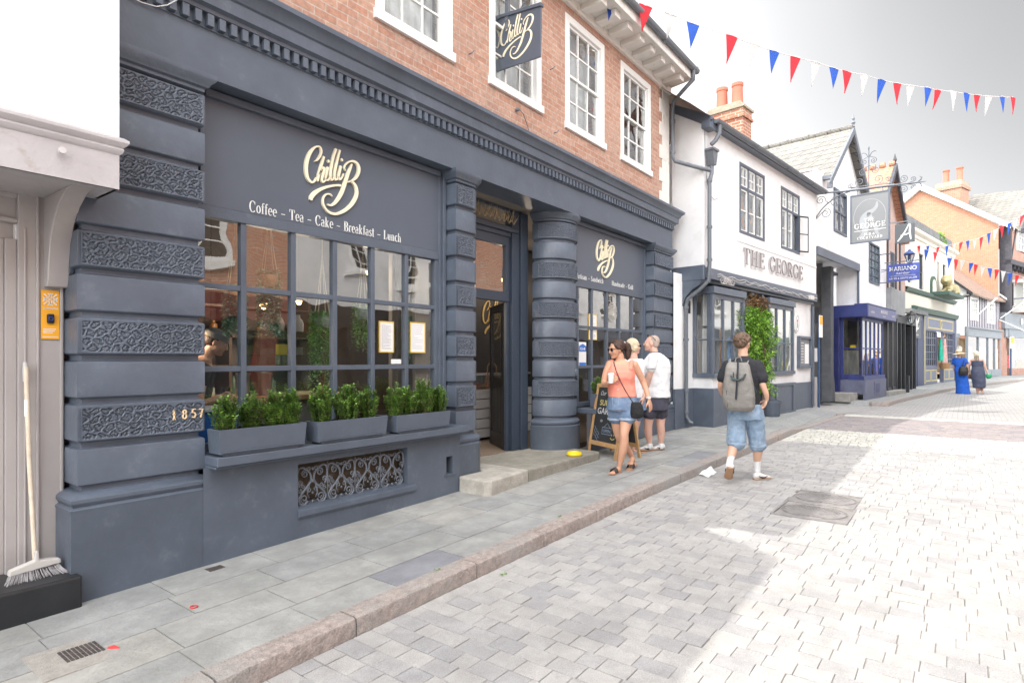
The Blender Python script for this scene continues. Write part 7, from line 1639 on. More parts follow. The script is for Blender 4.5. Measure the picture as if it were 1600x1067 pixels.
for i, (x, m, lb) in enumerate(((1.3, 'white', 'bald white mannequin at the left end of the boutique window'), (2.9, 'navy', 'mannequin in navy at the boutique window corner'), (5.0, 'pale', 'mannequin in pale dress behind the two strolling women'), (7.3, 'pale', 'mannequin in cream right of the strolling women'), (9.0, 'red', 'mannequin in patterned top at the right of the boutique'))):
    y = .5 if x > 2 else .6
    t = thing('mannequin', lb, 'mannequin', (x, y, .86), 'mannequins in the boutique window')
    mb = MB(); mb.ell((x, y, 2.25), (.13, .14, .17)); mb.tube([(x, y, 2.0), (x, y, 2.2)], .06, 8); obj('head', mb, WHITED, t, smooth=180)
    mb = MB(); mb.loft([(x, y, .9, .26, .16, 0), (x, y, 1.4, .17, .12, 0), (x, y, 1.75, .24, .14, 0), (x, y, 1.95, .22, .11, 0), (x, y, 2.03, .08, .06, 0)], 12)
    obj('outfit', mb, {'white': WHITED, 'navy': NV, 'pale': GREIGEL, 'red': mat('red_print', (.5, .2, .15), .8, .3, 8)}[m], t, smooth=180)
mb = MB(); mb.tube([(3.6, -.1, 4.1), (4.9, -.8, 5.2)], .03, 6); mb.ell((4.92, -.81, 5.22), (.06, .06, .06), 8, 6); tag(obj('flagpole', mb, WHITEP), 'bare white flagpole slanting up between the two timbered house windows', 'flagpole')
fp = thing('flagpole_with_flag', 'white flagpole with a furled white flag at the right end of the timbered house', 'flagpole', (9.6, -.1, 4.2))
mb = MB(); mb.tube([(9.6, -.1, 4.3), (11.2, -1.6, 5.9)], .03, 6); mb.tube([(9.6, -.05, 4.2), (9.3, -1.4, 3.4)], .03, 6); obj('pole', mb, WHITEP, fp)
mb = MB(); mb.add([(10.6, -1.1, 5.45), (11.0, -1.45, 5.82), (11.02, -1.5, 5.3), (10.85, -1.4, 5.0), (10.55, -1.25, 4.85), (10.7, -1.3, 5.15)], [(0, 1, 2, 5), (0, 5, 4), (5, 2, 3), (5, 3, 4)]); obj('flag', mb, WHITED, fp)
set_frame()
# ================================================================== BIG BRICK HOUSE
aE = R(17); oE = (50.44, -1.67); EF = Matrix.Translation((*oE, 0)) @ Matrix.Rotation(-aE, 4, 'Z'); set_frame(EF)
bh_ = thing('brick_house', 'tall red brick house with bare gable side and timber framed front at the street bend', 'building', (0, 0, .42))
BR2 = brickmat('orange_red_brick', (.37, .155, .09), (.41, .205, .125), (.36, .27, .20), dirt=(.30, .18, .13), bump=.3); BR3 = brickmat('dark_red_brick', (.34, .17, .125), (.38, .21, .16), (.35, .28, .24), bump=.3)
mb = MB(); mb.add([(-.25, 0, .3), (-.25, 9, .3), (-.25, 9, 10.4), (-.25, 4.45, 13.75), (-.25, 0, 10.4)], [(0, 1, 2, 3, 4)]); obj('gable_wall', mb, BR2, bh_)
mb = MB(); mb.wall(.5, 14, 4.7, 10.2, .1, [], .1); mb.box(-.25, 1.3, -.05, .2, .3, 4.2); obj('front_wall', mb, BR3, bh_)
DT = mat('dark_timber', (.05, .05, .06), .7)
mb = MB(); mb.box(.3, 14, -.55, -.2, 7.85, 8.15); mb.box(.3, .55, -.5, .1, 4.7, 10.4); mb.box(.9, 1.4, -.3, .1, 4.7, 7.85)
for i in range(9):
    x = .55 + i * 1.5
    if not 1.9 < x < 4.2: mb.box(x, x + .16, -.42, -.36, 8.15, 10.3)
    mb.prism([(x + .2, 8.15), (x + .35, 8.15), (x + 1.3, 10.2), (x + 1.15, 10.2)], -.41, -.37, 'y') if i in (0, 3, 5) else None
for i in range(16): mb.box(.5 + i * .8, .62 + i * .8, -.45, 0, 7.6, 7.85)
for s in (-1, 1): mb.prism([(5.2, 13.5), (5.2, 13.15), (5.2 + s * 3.2, 10.0), (5.2 + s * 3.2, 10.35)], -.8, -.6, 'y')
obj('timber', mb, DT, bh_)
mb = MB(); mb.wall(.5, 14, 8.15, 10.4, -.36, [(2.0, 4.3, 8.9, 10.2)], .1); mb.add([(2.2, -.36, 10.4), (8.2, -.36, 10.4), (5.2, -.36, 13.3)], [(0, 1, 2)]); obj('infill_brick', mb, BR3, bh_)
simplewin(bh_, 2.0, 4.3, 8.95, 10.35, -.42, WHITEP, GLASSU, 3, 3, .12, .04)
mb = MB(); mb.box(2.0, 4.3, .0, .05, 8.9, 10.3); obj('upper_room', mb, ROOM, bh_)
mb = MB(); mb.add([(-.5, -.6, 10.2), (2.0, -.6, 10.2), (2.0, 4.45, 14.0), (-.5, 4.45, 14.0)], [(0, 1, 2, 3)]); mb.add([(2.0, -.8, 10.1), (5.2, -.8, 13.5), (5.2, 4.6, 14.1), (2.0, 4.6, 10.6)], [(0, 1, 2, 3)]); mb.add([(8.4, -.8, 10.1), (5.2, -.8, 13.5), (5.2, 4.6, 13.5), (8.4, 4.6, 10.1)], [(0, 1, 2, 3)])
mb.add([(-.5, 9.3, 10.2), (14, 9.3, 10.2), (14, 4.45, 14.0), (-.5, 4.45, 14.0)], [(0, 1, 2, 3)]); mb.add([(8, -.6, 10.2), (14, -.6, 10.2), (14, 4.45, 14.0), (8, 4.45, 14.0)], [(0, 1, 2, 3)])
obj('roof', mb, STILE, bh_)
mb = MB(); mb.prism([(-.65, 10.05), (-.65, 10.35), (4.45, 14.15), (9.4, 10.45), (9.4, 10.1), (4.45, 13.7)], -.55, -.3, 'x'); obj('white_bargeboard', mb, WHITEP, bh_)
mb = MB(); mb.box(2.4, 4.0, 2.9, 4.4, 12, 14.0); mb.box(2.3, 4.1, 2.8, 4.5, 14.0, 14.25); c2 = obj('chimney', mb, CHB, bh_)
mb = MB(); mb.box(2.35, 4.05, 2.85, 4.45, 14.25, 14.55); obj('chimney_cap', mb, CHS, c2)
for y in (3.2, 4.05):
    mb = MB(); mb.lathe([(.26, 0), (.2, .1), (.19, .95), (.24, 1.0), (.24, 1.08), (.18, 1.08)], (3.2, y, 14.55), 12); obj('chimney_pot', mb, TERRA, c2, smooth=35)
mb = MB(); mb.box(1.75, 14, -.9, .1, 5.0, 5.2); mb.box(1.75, 14, -.9, .1, 6.75, 6.95)
for i in range(12): x = 1.75 + i * .9; mb.box(x, x + .12, -.88, -.78, 5.2, 6.75)
mb.box(1.75, 14, -.86, -.8, 6.2, 6.28); mb.box(1.6, 2.0, -1.0, .1, 4.75, 5.0)
ow = obj('oriel_window', mb, WHITED, bh_); mb = MB(); mb.add([(1.8, -.83, 5.2), (14, -.83, 5.2), (14, -.83, 6.75), (1.8, -.83, 6.75)], [(0, 1, 2, 3)]); obj('pane', mb, GLASSU, ow); mb = MB(); mb.box(1.8, 14, -.3, -.25, 5.2, 6.8); obj('pale_blind', mb, ROOM, ow)
mb = MB(); mb.box(.1, 14, -.25, .1, 3.65, 4.7); mb.box(1.2, 14, -.18, .1, 3.1, 3.65); mb.box(.6, 1.3, -.15, .1, 3.1, 3.9); obj('shop_fascia', mb, GS, bh_)
mb = MB(); mb.box(1.7, 14, -.1, .1, .4, 1.0); obj('stall_riser', mb, BR3, bh_)
mb = MB(); mb.add([(1.7, -.05, 1.0), (14, -.05, 1.0), (14, -.05, 3.1), (1.7, -.05, 3.1)], [(0, 1, 2, 3)]); obj('pane', mb, GLASS, bh_)
mb = MB(); mb.box(1.7, 14, 1.2, 1.25, .4, 3.2); obj('shop_room', mb, mat('shop_display', (.20, .14, .12), .8, .6, 1.4, col2=(.12, .22, .06), c2scale=.9), bh_)
mb = MB(); mb.tube([(1.45, -.2, .42), (1.45, -.2, 3.2)], .05, 6); PP = tag(obj('parking_post', mb, mat('blue_pole', (.03, .07, .16), .4)), 'blue pole with orange parking plate before the dark brick pier', 'sign post')
mb = MB(); mb.box(1.1, 1.85, -.27, -.25, 2.35, 3.15); obj('plate', mb, WHITEP, PP); mb = MB(); mb.box(1.15, 1.8, -.28, -.27, 2.7, 3.1); obj('orange_band', mb, mat('orange_plate', (.90, .42, .03), .5), PP)
mb = MB(); mb.box(3.2, 3.5, -.35, -.25, 4.0, 4.4); tag(obj('alarm_box', mb, WHITEP, bevel=.05), 'white alarm box on the far grey shop fascia', 'alarm')
for i, (x, c) in enumerate(((2.6, (.75, .75, .75)), (3.4, (.6, .1, .12)), (4.3, (.1, .25, .5)))):
    mb = MB(); mb.box(x, x + .7, .5, .6, 1.05, 1.9); tag(obj('display_goods', mb, mat('goods_%d' % i, c, .7, .3, 6)), ['white display goods in the last shop window', 'red display goods in the last shop window', 'blue display goods at the right frame edge'][i], 'goods')
lantern(1.75, -2.2, 6.0, 1.3, 'blue lantern on a bracket in front of the brick house', (0, 1), 1.9)
set_frame()
# ================================================================== OPPOSITE SIDE OF THE STREET (behind the camera, seen in the glass)
def opposite(x0, x1, y, z1, wm, label, wins, eave=None, shop=None, shopm=None, frame=WHITEP, rz=0, ox=0):
    t = thing('opposite_house', label, 'building', ((x0 + x1) / 2, y, 0), 'houses on the sunny side behind the camera')
    mb = MB(); mb.v = []
    ops_ = [(-b, -a, c, d) for a, b, c, d in wins]
    m2 = MB(); m2.wall(-x1, -x0, 2.9 if shop else 0, z1, -y, ops_, .12); m2.v = [(-a, -b, c) for a, b, c in m2.v]; m2.add([(x0, y, 0), (x0, y - 6, 0), (x0, y - 6, z1), (x0, y, z1)], [(0, 1, 2, 3)]); m2.add([(x1, y, 0), (x1, y - 6, 0), (x1, y - 6, z1), (x1, y, z1)], [(0, 1, 2, 3)])
    obj('wall', m2, wm, t)
    for a, b, c, d in wins:
        mb = MB(); f = .09
        for q in ((a, a + f, c, d), (b - f, b, c, d), (a + f, b - f, c, c + f), (a + f, b - f, d - f, d)): mb.box(q[0], q[1], y - .05, y + .02, q[2], q[3])
        m_ = (a + b) / 2; mb.box(m_ - .02, m_ + .02, y - .05, y - .01, c + f, d - f)
        for k in (1, 2, 3): z = c + (d - c) * k / 4; mb.box(a + f, b - f, y - .048, y - .012, z - .015, z + .015)
        mb.box(a - .06, b + .06, y - .02, y + .08, c - .1, c); w = obj('window', mb, frame, t)
        mb = MB(); mb.add([(a, y - .03, c), (b, y - .03, c), (b, y - .03, d), (a, y - .03, d)], [(0, 1, 2, 3)]); obj('pane', mb, DARKG, w)
    mb = MB(); mb.add([(x0, y + .35, z1), (x1, y + .35, z1), (x1, y - 4, z1 + 3), (x0, y - 4, z1 + 3)], [(0, 1, 2, 3)]); mb.box(x0, x1, y, y + .35, z1 - .08, z1); obj('roof', mb, PTILE, t)
    if shop:
        mb = MB(); mb.box(x0, x1, y - .1, y + .22, 2.45, 2.95); mb.box(x0, x1, y - .1, y + .10, 0, .7)
        k = x0
        while k < x1: mb.box(k, k + .2, y - .1, y + .12, .7, 2.45); k += 1.6
        obj('shopfront', mb, shopm, t); mb = MB(); mb.box(x0, x1, y - .12, y - .08, .7, 2.45); obj('shop_pane', mb, DARKG, t)
OB = brickmat('opposite_brick', (.50, .20, .11), (.54, .26, .16), (.5, .42, .36), dirt=(.36, .2, .14))
opposite(-7, -1, -3.35, 6.2, CREAMR, 'cream house opposite, left of the brick one', [(-5.5, -4.6, 3.5, 4.9), (-3, -2.1, 3.5, 4.9)], shop=1, shopm=BLACKP)
opposite(-1, 7.7, -3.35, 6.6, OB, 'brick house opposite with white sashes, seen in the cafe panes', [(.2, 1.1, 3.5, 5.0), (2.6, 3.5, 3.5, 5.0), (5.3, 6.25, 3.62, 5.1)], shop=1, shopm=mat('oxblood_paint', (.16, .04, .035), .4, .1))
opposite(7.7, 13.5, -3.3, 6.0, RENDER, 'white house opposite with small windows', [(9.3, 10.0, 3.8, 4.9), (11.0, 11.7, 3.6, 4.6)], shop=1, shopm=BLACKP)
opposite(13.5, 20, -3.5, 6.6, OB, 'brick house further along opposite, beyond the white one', [(14.6, 15.5, 3.7, 5.0), (17.3, 18.2, 3.7, 5.0)], shop=1, shopm=mat('oxblood_paint', (.16, .04, .035), .4))
opposite(20, 29, -4.4, 6.8, RENDER, 'second white house, far along the opposite side', [(21.5, 22.5, 3.7, 5.0), (24.5, 25.5, 3.7, 5.0)], shop=1, shopm=SLATE)
opposite(29, 40, -8.2, 7.0, CREAMR, 'cream house furthest along the opposite side', [(31, 32, 3.7, 5.0), (35, 36, 3.7, 5.0)], shop=1, shopm=GREEN)
# two broad trees beyond the opposite roofs, seen only in the glass
for (x, y, lb) in ((34, -14, 'broad green tree beyond the far opposite roofs'), (3.5, -10, 'green tree behind the opposite brick house')):
    t = thing('broadleaf_tree', lb, 'tree', (x, y, 0)); tr_ = MB(); tr_.tube([(x, y, 0), (x + .1, y, 3), (x - .1, y, 6)], [.3, .22, .12], 10)
    mb = MB()
    for k in range(26):
        a = rnd.random() * 6.28; r = rnd.uniform(0, 2.6); clump(mb, (x + r * math.cos(a), y + r * math.sin(a), 6.5 + rnd.uniform(-1.8, 2.2)), 1.0, 1.0, .8, 90, .32)
        tr_.tube([(x, y, 4.5), (x + r * .6 * math.cos(a), y + r * .6 * math.sin(a), 6.0)], [.09, .03], 5)
    obj('trunk', tr_, TWIG, t); obj('crown', mb, LEAFM, t)

# ================================================================== BUNTING
RC = mat('red_pennant', (.62, .03, .045), .8, .05, 5); BC = mat('blue_pennant', (.025, .09, .42), .8, .05, 5); WC = mat('white_pennant', (.50, .50, .49), .8, .0, 1); CORD = mat('white_cord', (.6, .6, .6), .8, .02)
for m_ in (RC, BC, WC):   # thin cloth lets some sky through
    nt_ = m_.node_tree; b_ = nt_.nodes['Principled BSDF']; tl = N(nt_, 'ShaderNodeBsdfTranslucent'); mm = N(nt_, 'ShaderNodeMixShader'); mm.inputs[0].default_value = .4
    o_ = nt_.nodes['Material Output']; c_ = b_.inputs['Base Color'].links[0].from_socket; L(nt_, c_, tl.inputs[0]); L(nt_, b_.outputs[0], mm.inputs[1]); L(nt_, tl.outputs[0], mm.inputs[2]); L(nt_, mm.outputs[0], o_.inputs[0])
def bunting(pts, cols_, label, size, group=None, wid=.55, seed=3):
    r = random.Random(seed); t = thing('bunting_string', label, 'bunting', pts[0], group)
    P = [Vector(p) for p in pts]; line = []
    for i in range(len(P) - 1):
        for j in range(4):
            q = P[i].lerp(P[i + 1], j / 4); line.append(q - Vector((0, 0, .012 * math.sin(PI * j / 4))))
    line.append(P[-1]); mb = MB(); mb.tube(line, .006 if size > .3 else .012, 5); obj('cord', mb, CORD, t)
    for i, (p, c) in enumerate(zip(P, cols_)):
        if c is None: continue
        d = (P[min(i + 1, len(P) - 1)] - P[max(i - 1, 0)]); d.z = 0; d.normalize(); nrm = Vector((-d.y, d.x, 0)); w = size * wid * r.uniform(.9, 1.05); h = size * r.uniform(.92, 1.05)
        sway = r.uniform(-.25, .25); bl = r.uniform(-.12, .12)
        v = []; n = 5
        for a in range(n + 1):
            q = a / n
            for s in (-1, 0, 1): v.append(p + d * (s * w / 2 * (1 - q) * .98 - w * .28 * q * (1 + sway)) + nrm * (bl * q * h + .02 * math.sin(q * 4 + i) * (1 if s == 0 else .2)) - Vector((0, 0, h * q)))
        f = [(a * 3 + b, (a + 1) * 3 + b, (a + 1) * 3 + b + 1, a * 3 + b + 1) for a in range(n) for b in (0, 1)]
        mb = MB(); mb.add(v, f); obj('pennant', mb, c, t, smooth=180)
pts = [(7.61, 4.02, 6.84), (8.16, 3.76, 6.82), (8.58, 3.55, 6.81), (8.98, 3.36, 6.78), (9.71, 3.0, 6.78), (10.16, 2.78, 6.77), (10.59, 2.57, 6.77), (11.06, 2.34, 6.79), (11.53, 2.11, 6.82), (11.96, 1.9, 6.82), (12.28, 1.74, 6.83), (12.75, 1.52, 6.89), (13.22, 1.29, 6.9), (13.65, 1.08, 6.94), (14.04, 0.89, 6.99), (14.56, 0.63, 7.06), (14.89, 0.48, 7.09), (15.36, 0.24, 7.16), (15.82, 0.02, 7.22), (16.2, -0.16, 7.28), (16.61, -0.37, 7.34), (17.11, -0.61, 7.44), (17.53, -0.81, 7.52)]
BB, RRc, WW = BC, RC, WC
bunting(pts, [BB, RRc, WW, BB, RRc, WW, BB, RRc, WW, BB, RRc, WW, BB, RRc, WW, BB, RRc, WW, BB, RRc, WW, BB, RRc], 'long bunting string crossing high against the sky', .43, 'red white and blue bunting over the street', .62)
P2 = [(32.73, 1.76, 6.78), (32.2, 1.4, 6.66), (31.62, 1.01, 6.47), (31.13, 0.69, 6.41), (30.76, 0.44, 6.41), (30.41, 0.21, 6.38), (30.1, 0.0, 6.38), (29.77, -0.22, 6.35), (29.48, -0.42, 6.36), (29.14, -0.64, 6.44), (28.84, -0.84, 6.49), (28.57, -1.02, 6.54), (28.29, -1.21, 6.58), (28.07, -1.36, 6.65), (27.77, -1.55, 6.73), (27.4, -1.8, 6.85), (27.0, -2.1, 7.0)]
bunting(P2, [RRc, BB, RRc, BB, WW, RRc, BB, WW, RRc, BB, WW, RRc, BB, WW, RRc, BB, WW], 'distant bunting string rising to the right over the cream building', .46, 'red white and blue bunting over the street', .5, 5)
P3 = [(28.91, 1.3, 5.99), (29.18, 1.02, 5.9), (29.61, 0.57, 5.68), (29.8, 0.37, 5.63), (30.0, 0.16, 5.59), (30.27, -0.12, 5.49), (30.41, -0.27, 5.44), (30.63, -0.49, 5.37), (30.85, -0.72, 5.3), (31.06, -0.95, 5.25), (31.26, -1.15, 5.18), (31.48, -1.38, 5.11), (31.7, -1.61, 5.03), (31.95, -1.85, 4.95)]
bunting(P3, [BB, RRc, BB, RRc, WW, BB, RRc, WW, BB, RRc, WW, BB, RRc, WW], 'lower distant bunting string sloping down to the right', .46, 'red white and blue bunting over the street', .5, 8)

# ================================================================== PEOPLE
SK1 = mat('tanned_skin', (.58, .32, .21), .5, .04, 6, spec=.4); SK2 = mat('pale_pink_skin', (.66, .40, .31), .5, .04, 6, spec=.4); SK3 = mat('light_skin', (.64, .39, .28), .5, .04, 6, spec=.4)
BROWNH = mat('dark_brown_hair', (.06, .032, .022), .45, .3, 30, .8, 90, spec=.4); BRNH2 = mat('mid_brown_hair', (.13, .08, .05), .5, .35, 30, .8, 90); BLONDE = mat('blonde_hair', (.62, .52, .36), .5, .15, 30, .8, 90); GREYH = mat('cropped_grey_hair', (.42, .33, .28), .7, .15, 40)
DENIM = mat('mid_blue_denim', (.15, .22, .34), .85, .12, 14, .4, 120, col2=(.26, .34, .46), c2scale=6, c2lo=.5, c2hi=.7); DENIML = mat('light_blue_denim', (.25, .35, .47), .85, .1, 12, .4, 120, col2=(.38, .47, .57), c2scale=6, c2lo=.5, c2hi=.7)
CORAL = mat('coral_cloth', (.84, .29, .21), .8, .04, 8, .3, 30); WCL = mat('white_cloth', (.74, .74, .75), .85, .02, 8, .3, 25); BKT = mat('black_cotton', (.022, .024, .03), .85, .15, 8, .3, 30); NAVYS = mat('dark_shorts_cloth', (.06, .06, .085), .85, .12, 10, .3, 30)
LENS = mat('dark_lens', (.01, .01, .012), .1, 0); SOLE = mat('gum_sole', (.40, .24, .14), .6, .05); SHOEW = mat('white_leather', (.70, .69, .67), .5, .03); STRIPE = mat('navy_stripe', (.02, .03, .06), .5, 0); LIP = mat('lip', (.45, .14, .12), .5, 0)
def pxray(px, py):
    l = (px - 800) / 930.; u = (562 - py) / 930.
    return Vector((CA + l * SA, SA - l * CA, u))
class Fig:
    def __init__(s, x, y, z):
        s.o = Vector((x, y, z)); a = math.atan2(y, x); s.n = Vector((math.cos(a), math.sin(a), 0)); s.F = Matrix.Translation(s.o) @ Matrix.Rotation(a - PI / 2, 4, 'Z'); s.I = s.F.inverted()
        s.k = (s.o.x * CA + s.o.y * SA) / 930.
    def P(s, px, py, dy=0.):
        r = pxray(px, py); d = (s.n.dot(s.o) + dy) / s.n.dot(r); return s.I @ (Vector((0, 0, CAMH)) + r * d)
    def ring(s, px, py, hw, dep, dy=0., yaw=0., pw=.85):
        p = s.P(px, py, dy); return (p.x, p.y, p.z, hw * s.k, dep, yaw, pw)
    def limb(s, mb, pts, n=12):
        """pts: (px,py,dy,r)"""
        q = [s.P(a, b, c) for a, b, c, _ in pts]; rr = [(p.x, p.y, p.z, w[3]) for p, w in zip(q, pts)]
        out = []
        m = len(rr)
        for i in range(m - 1):
            p0, p1, p2, p3 = rr[max(i - 1, 0)], rr[i], rr[i + 1], rr[min(i + 2, m - 1)]
            for j in range(4):
                t = j / 4; out.append(tuple(.5 * ((2 * b) + (-a + c) * t + (2 * a - 5 * b + 4 * c - d) * t * t + (-a + 3 * b - 3 * c + d) * t ** 3) for a, b, c, d in zip(p0, p1, p2, p3)))
        out.append(rr[-1]); mb.tube([p[:3] for p in out], [p[3] for p in out], n)
        mb.ell(q[0], [pts[0][3]] * 3, 10, 7); mb.ell(q[-1], [pts[-1][3]] * 3, 10, 7)
FOLD = bpy.data.textures.new('cloth_folds', 'CLOUDS'); FOLD.noise_scale = .09; FOLD.noise_depth = 1
def skin(o, vs=.007, sm=2):
    m = o.modifiers.new('merge', 'REMESH'); m.mode = 'VOXEL'; m.voxel_size = vs; m.use_smooth_shade = True
    if any(w in o.name for w in ('_top', 'shirt', 'shorts', 'dress')) and o.name != 'baggy_denim_shorts':
        d = o.modifiers.new('folds', 'DISPLACE'); d.texture = FOLD; d.strength = .018; d.mid_level = .5
    if sm: k = o.modifiers.new('soften', 'SMOOTH'); k.iterations = sm; k.factor = .6
    return o
def headM(c, yaw, pitch=0, roll=0):
    """head frame: +y face forward (yaw 0 = away from the camera), +z up"""
    return Matrix.Translation(c) @ Matrix.Rotation(yaw, 4, 'Z') @ Matrix.Rotation(pitch, 4, 'X') @ Matrix.Rotation(roll, 4, 'Y')
def head(mb, M, s=1.):
    old = mb.xf; mb.xf = M @ Matrix.Scale(s, 4)
    mb.ell((0, -.012, .028), (.073, .092, .088)); mb.ell((0, .028, -.01), (.062, .066, .085)); mb.ell((0, .045, -.062), (.042, .042, .042)); mb.ell((0, .072, -.085), (.022, .02, .018), 8, 6)
    mb.tube([(0, .088, .018), (0, .100, -.005), (0, .108, -.020), (0, .094, -.030)], [.008, .009, .0105, .008], 8)
    mb.ell((0, .080, -.052), (.022, .012, .007), 8, 6); mb.ell((0, .078, -.063), (.020, .012, .008), 8, 6)
    for q in (-1, 1):
        mb.ell((q * .074, .0, -.006), (.009, .018, .031), 8, 6); mb.ell((q * .04, .062, -.025), (.022, .02, .022), 8, 6); mb.ell((q * .03, .075, .032), (.025, .013, .010), 8, 6)
    mb.xf = old
def face(parent, M, s, glasses=False, brow=BROWNH, lip=LIP):
    if glasses:
        mb = MB(); mb.xf = M @ Matrix.Scale(s, 4)
        for q in (-1, 1): mb.ell((q * .033, .090, .010), (.029, .008, .022), 12, 8); mb.tube([(q * .06, .082, .016), (q * .078, .04, .014), (q * .08, .0, .008)], .0035, 5)
        mb.tube([(-.01, .096, .014), (.01, .096, .014)], .004, 5); obj('sunglasses', mb, LENS, parent, smooth=60)
    else:
        mb = MB(); mb.xf = M @ Matrix.Scale(s, 4)
        for q in (-1, 1): mb.ell((q * .031, .082, .012), (.015, .008, .0075), 10, 6)
        obj('eyes', mb, WHITEP, parent, smooth=180); mb = MB(); mb.xf = M @ Matrix.Scale(s, 4)
        for q in (-1, 1): mb.ell((q * .031, .0885, .012), (.0065, .003, .0065), 8, 6)
        obj('irises', mb, LENS, parent, smooth=180)
        mb = MB(); mb.xf = M @ Matrix.Scale(s, 4)
        for q in (-1, 1): mb.tube([(q * .014, .092, .030), (q * .032, .09, .036), (q * .052, .078, .030)], [.003, .004, .002], 5)
        obj('eyebrows', mb, brow, parent, smooth=180)
    mb = MB(); mb.xf = M @ Matrix.Scale(s, 4); mb.tube([(-.022, .084, -.056), (-.008, .092, -.053), (0, .092, -.055), (.008, .092, -.053), (.022, .084, -.056)], [.002, .0045, .005, .0045, .002], 6); mb.tube([(-.018, .084, -.06), (0, .090, -.065), (.018, .084, -.06)], [.002, .006, .002], 6)
    obj('lips', mb, lip, parent, smooth=180)
def hand(mb, w, d, side, curl=.5, s=1., thumb=1):
    """w wrist, d pointing direction, side = direction from little finger to index"""
    d = Vector(d).normalized(); s_ = Vector(side); s_ = (s_ - d * s_.dot(d)).normalized(); n = d.cross(s_) * thumb; w = Vector(w)
    q = .045 * s
    for k in range(5):
        t = k / 4; mb.ell(w + d * (.01 + .07 * t) * s, (.018 * s + .016 * s * math.sin(t * 2.2),) * 2 + (.016 * s,), 10, 7) if False else None
    for a in (-.028, -.009, .010, .028): mb.tube([w + d * .0, w + (d * .045 + s_ * a * .9) * s, w + (d * .085 + s_ * a) * s], [.016 * s, .015 * s, .012 * s], 8)
    for i, (a, l) in enumerate(((-.030, .058), (-.011, .072), (.009, .078), (.029, .070))):
        b = w + (d * .085 + s_ * a) * s; pts = [b]; ang = 0
        for j, f in enumerate((.42, .32, .26)):
            ang += curl * (.5, .8, .6)[j]; pts.append(pts[-1] + (d * math.cos(ang) + n * math.sin(ang)) * l * f * s)
        mb.tube(pts, [.0098 * s, .0092 * s, .0085 * s, .007 * s], 8); mb.ell(pts[-1], (.007 * s,) * 3, 8, 5)
    b = w + (d * .028 + s_ * .026) * s; p2 = b + (d * .028 + s_ * .030 + n * .012) * s; p3 = p2 + (d * .030 + s_ * .006 + n * .016) * s
    mb.tube([w + d * .005, b, p2, p3], [.014 * s, .0145 * s, .0115 * s, .009 * s], 8); mb.ell(p3, (.009 * s,) * 3, 8, 5)
def shoe(par, heel, toe, nm='shoe', w=.047, h=.085, stripe=True, up=Vector((0, 0, 1)), mcol=None):
    heel, toe = Vector(heel), Vector(toe); d = (toe - heel); Ln = d.length; d.normalize(); s_ = d.cross(up).normalized(); u = s_.cross(d)
    def B(rows, mb):
        v = []; n = 12
        for t, hw, z0, z1 in rows:
            for j in range(n): a = 2 * PI * j / n; v.append(heel + d * (t * Ln) + s_ * hw * math.cos(a) + u * ((z0 + z1) / 2 + (z1 - z0) / 2 * math.copysign(abs(math.sin(a)) ** .7, math.sin(a))))
        k = len(rows); mb.add(v, [(i * n + j, i * n + (j + 1) % n, (i + 1) * n + (j + 1) % n, (i + 1) * n + j) for i in range(k - 1) for j in range(n)] + [tuple(range(n)), tuple((k - 1) * n + j for j in range(n - 1, -1, -1))])
    mb = MB(); B([(-.02, .02, .025, .06), (.02, .034, .02, h), (.2, .038, .02, h + .01), (.4, .038, .02, h), (.6, .044, .02, .066), (.8, w, .02, .052), (.94, .036, .02, .044), (1.0, .018, .022, .034)], mb)
    o = obj(nm, mb, mcol or SHOEW, par, smooth=180)
    mb = MB(); B([(-.03, .02, 0, .026), (.02, .038, 0, .026), (.3, .040, .002, .026), (.6, .047, .0, .026), (.82, .049, .0, .026), (.96, .038, .003, .026), (1.02, .02, .008, .026)], mb); obj('sole', mb, SOLE, o, smooth=60)
    if stripe:
        mb = MB()
        for q in (-1, 1): mb.tube([heel + d * Ln * t + s_ * q * hw + u * z for t, hw, z in ((.15, .040, .055), (.35, .041, .035), (.5, .043, .035), (.68, .044, .052))], [.004, .008, .007, .003], 6)
        obj('stripe', mb, STRIPE, o, smooth=60)
    return o

# ---------------- dark haired woman in coral
fg = Fig(6.50, 3.25, pz(6.5)); set_frame(fg.F)
wo1 = thing('person', 'woman in coral top, denim shorts and sunglasses walking past the chalkboard with a cup', 'person', (0, 0, 0), 'pedestrians')
mb = MB(); P = fg.P
HM = headM(P(963.5, 546, -.02), R(122), R(-10)); head(mb, HM, .98)
fg.limb(mb, [(968, 556, 0, .052), (969, 562, .01, .055), (970, 568, .01, .07)])
mb.loft([fg.ring(973, 642, 18, .10, 0, R(15)), fg.ring(972, 632, 21, .12, 0, R(15)), fg.ring(971, 615, 18.5, .105, 0, R(15)), fg.ring(971, 600, 18, .105, 0, R(15)), fg.ring(971, 585, 20, .115, -.01, R(15)), fg.ring(971, 574, 21, .095, 0, R(15)), fg.ring(971, 567, 17, .07, 0, R(15)), fg.ring(970, 563, 8, .05, 0, 0)])
fg.limb(mb, [(953, 569, -.02, .050), (947, 583, -.04, .043), (944, 599, -.06, .037), (947, 600, -.13, .032), (951, 598, -.21, .025)])
wr = P(951, 598, -.21); hand(mb, wr, Vector((.55, -.2, .35)), Vector((-.1, -.25, 1)), .95, .92, thumb=-1)
fg.limb(mb, [(991, 570, 0, .052), (999, 584, .03, .043), (1005, 597, .05, .037), (1010, 611, .02, .031), (1014, 624, -.02, .023)])
hand(mb, P(1014, 624, -.02), Vector((.14, -.04, -.6)), Vector((-.5, -.8, 0)), .35, .95)
fg.limb(mb, [(979, 643, -.01, .084), (978, 660, -.05, .072), (975, 677, -.11, .055), (975, 690, -.11, .054), (972, 708, -.10, .048), (968, 727, -.08, .031), (967, 733, -.08, .030)], 14)
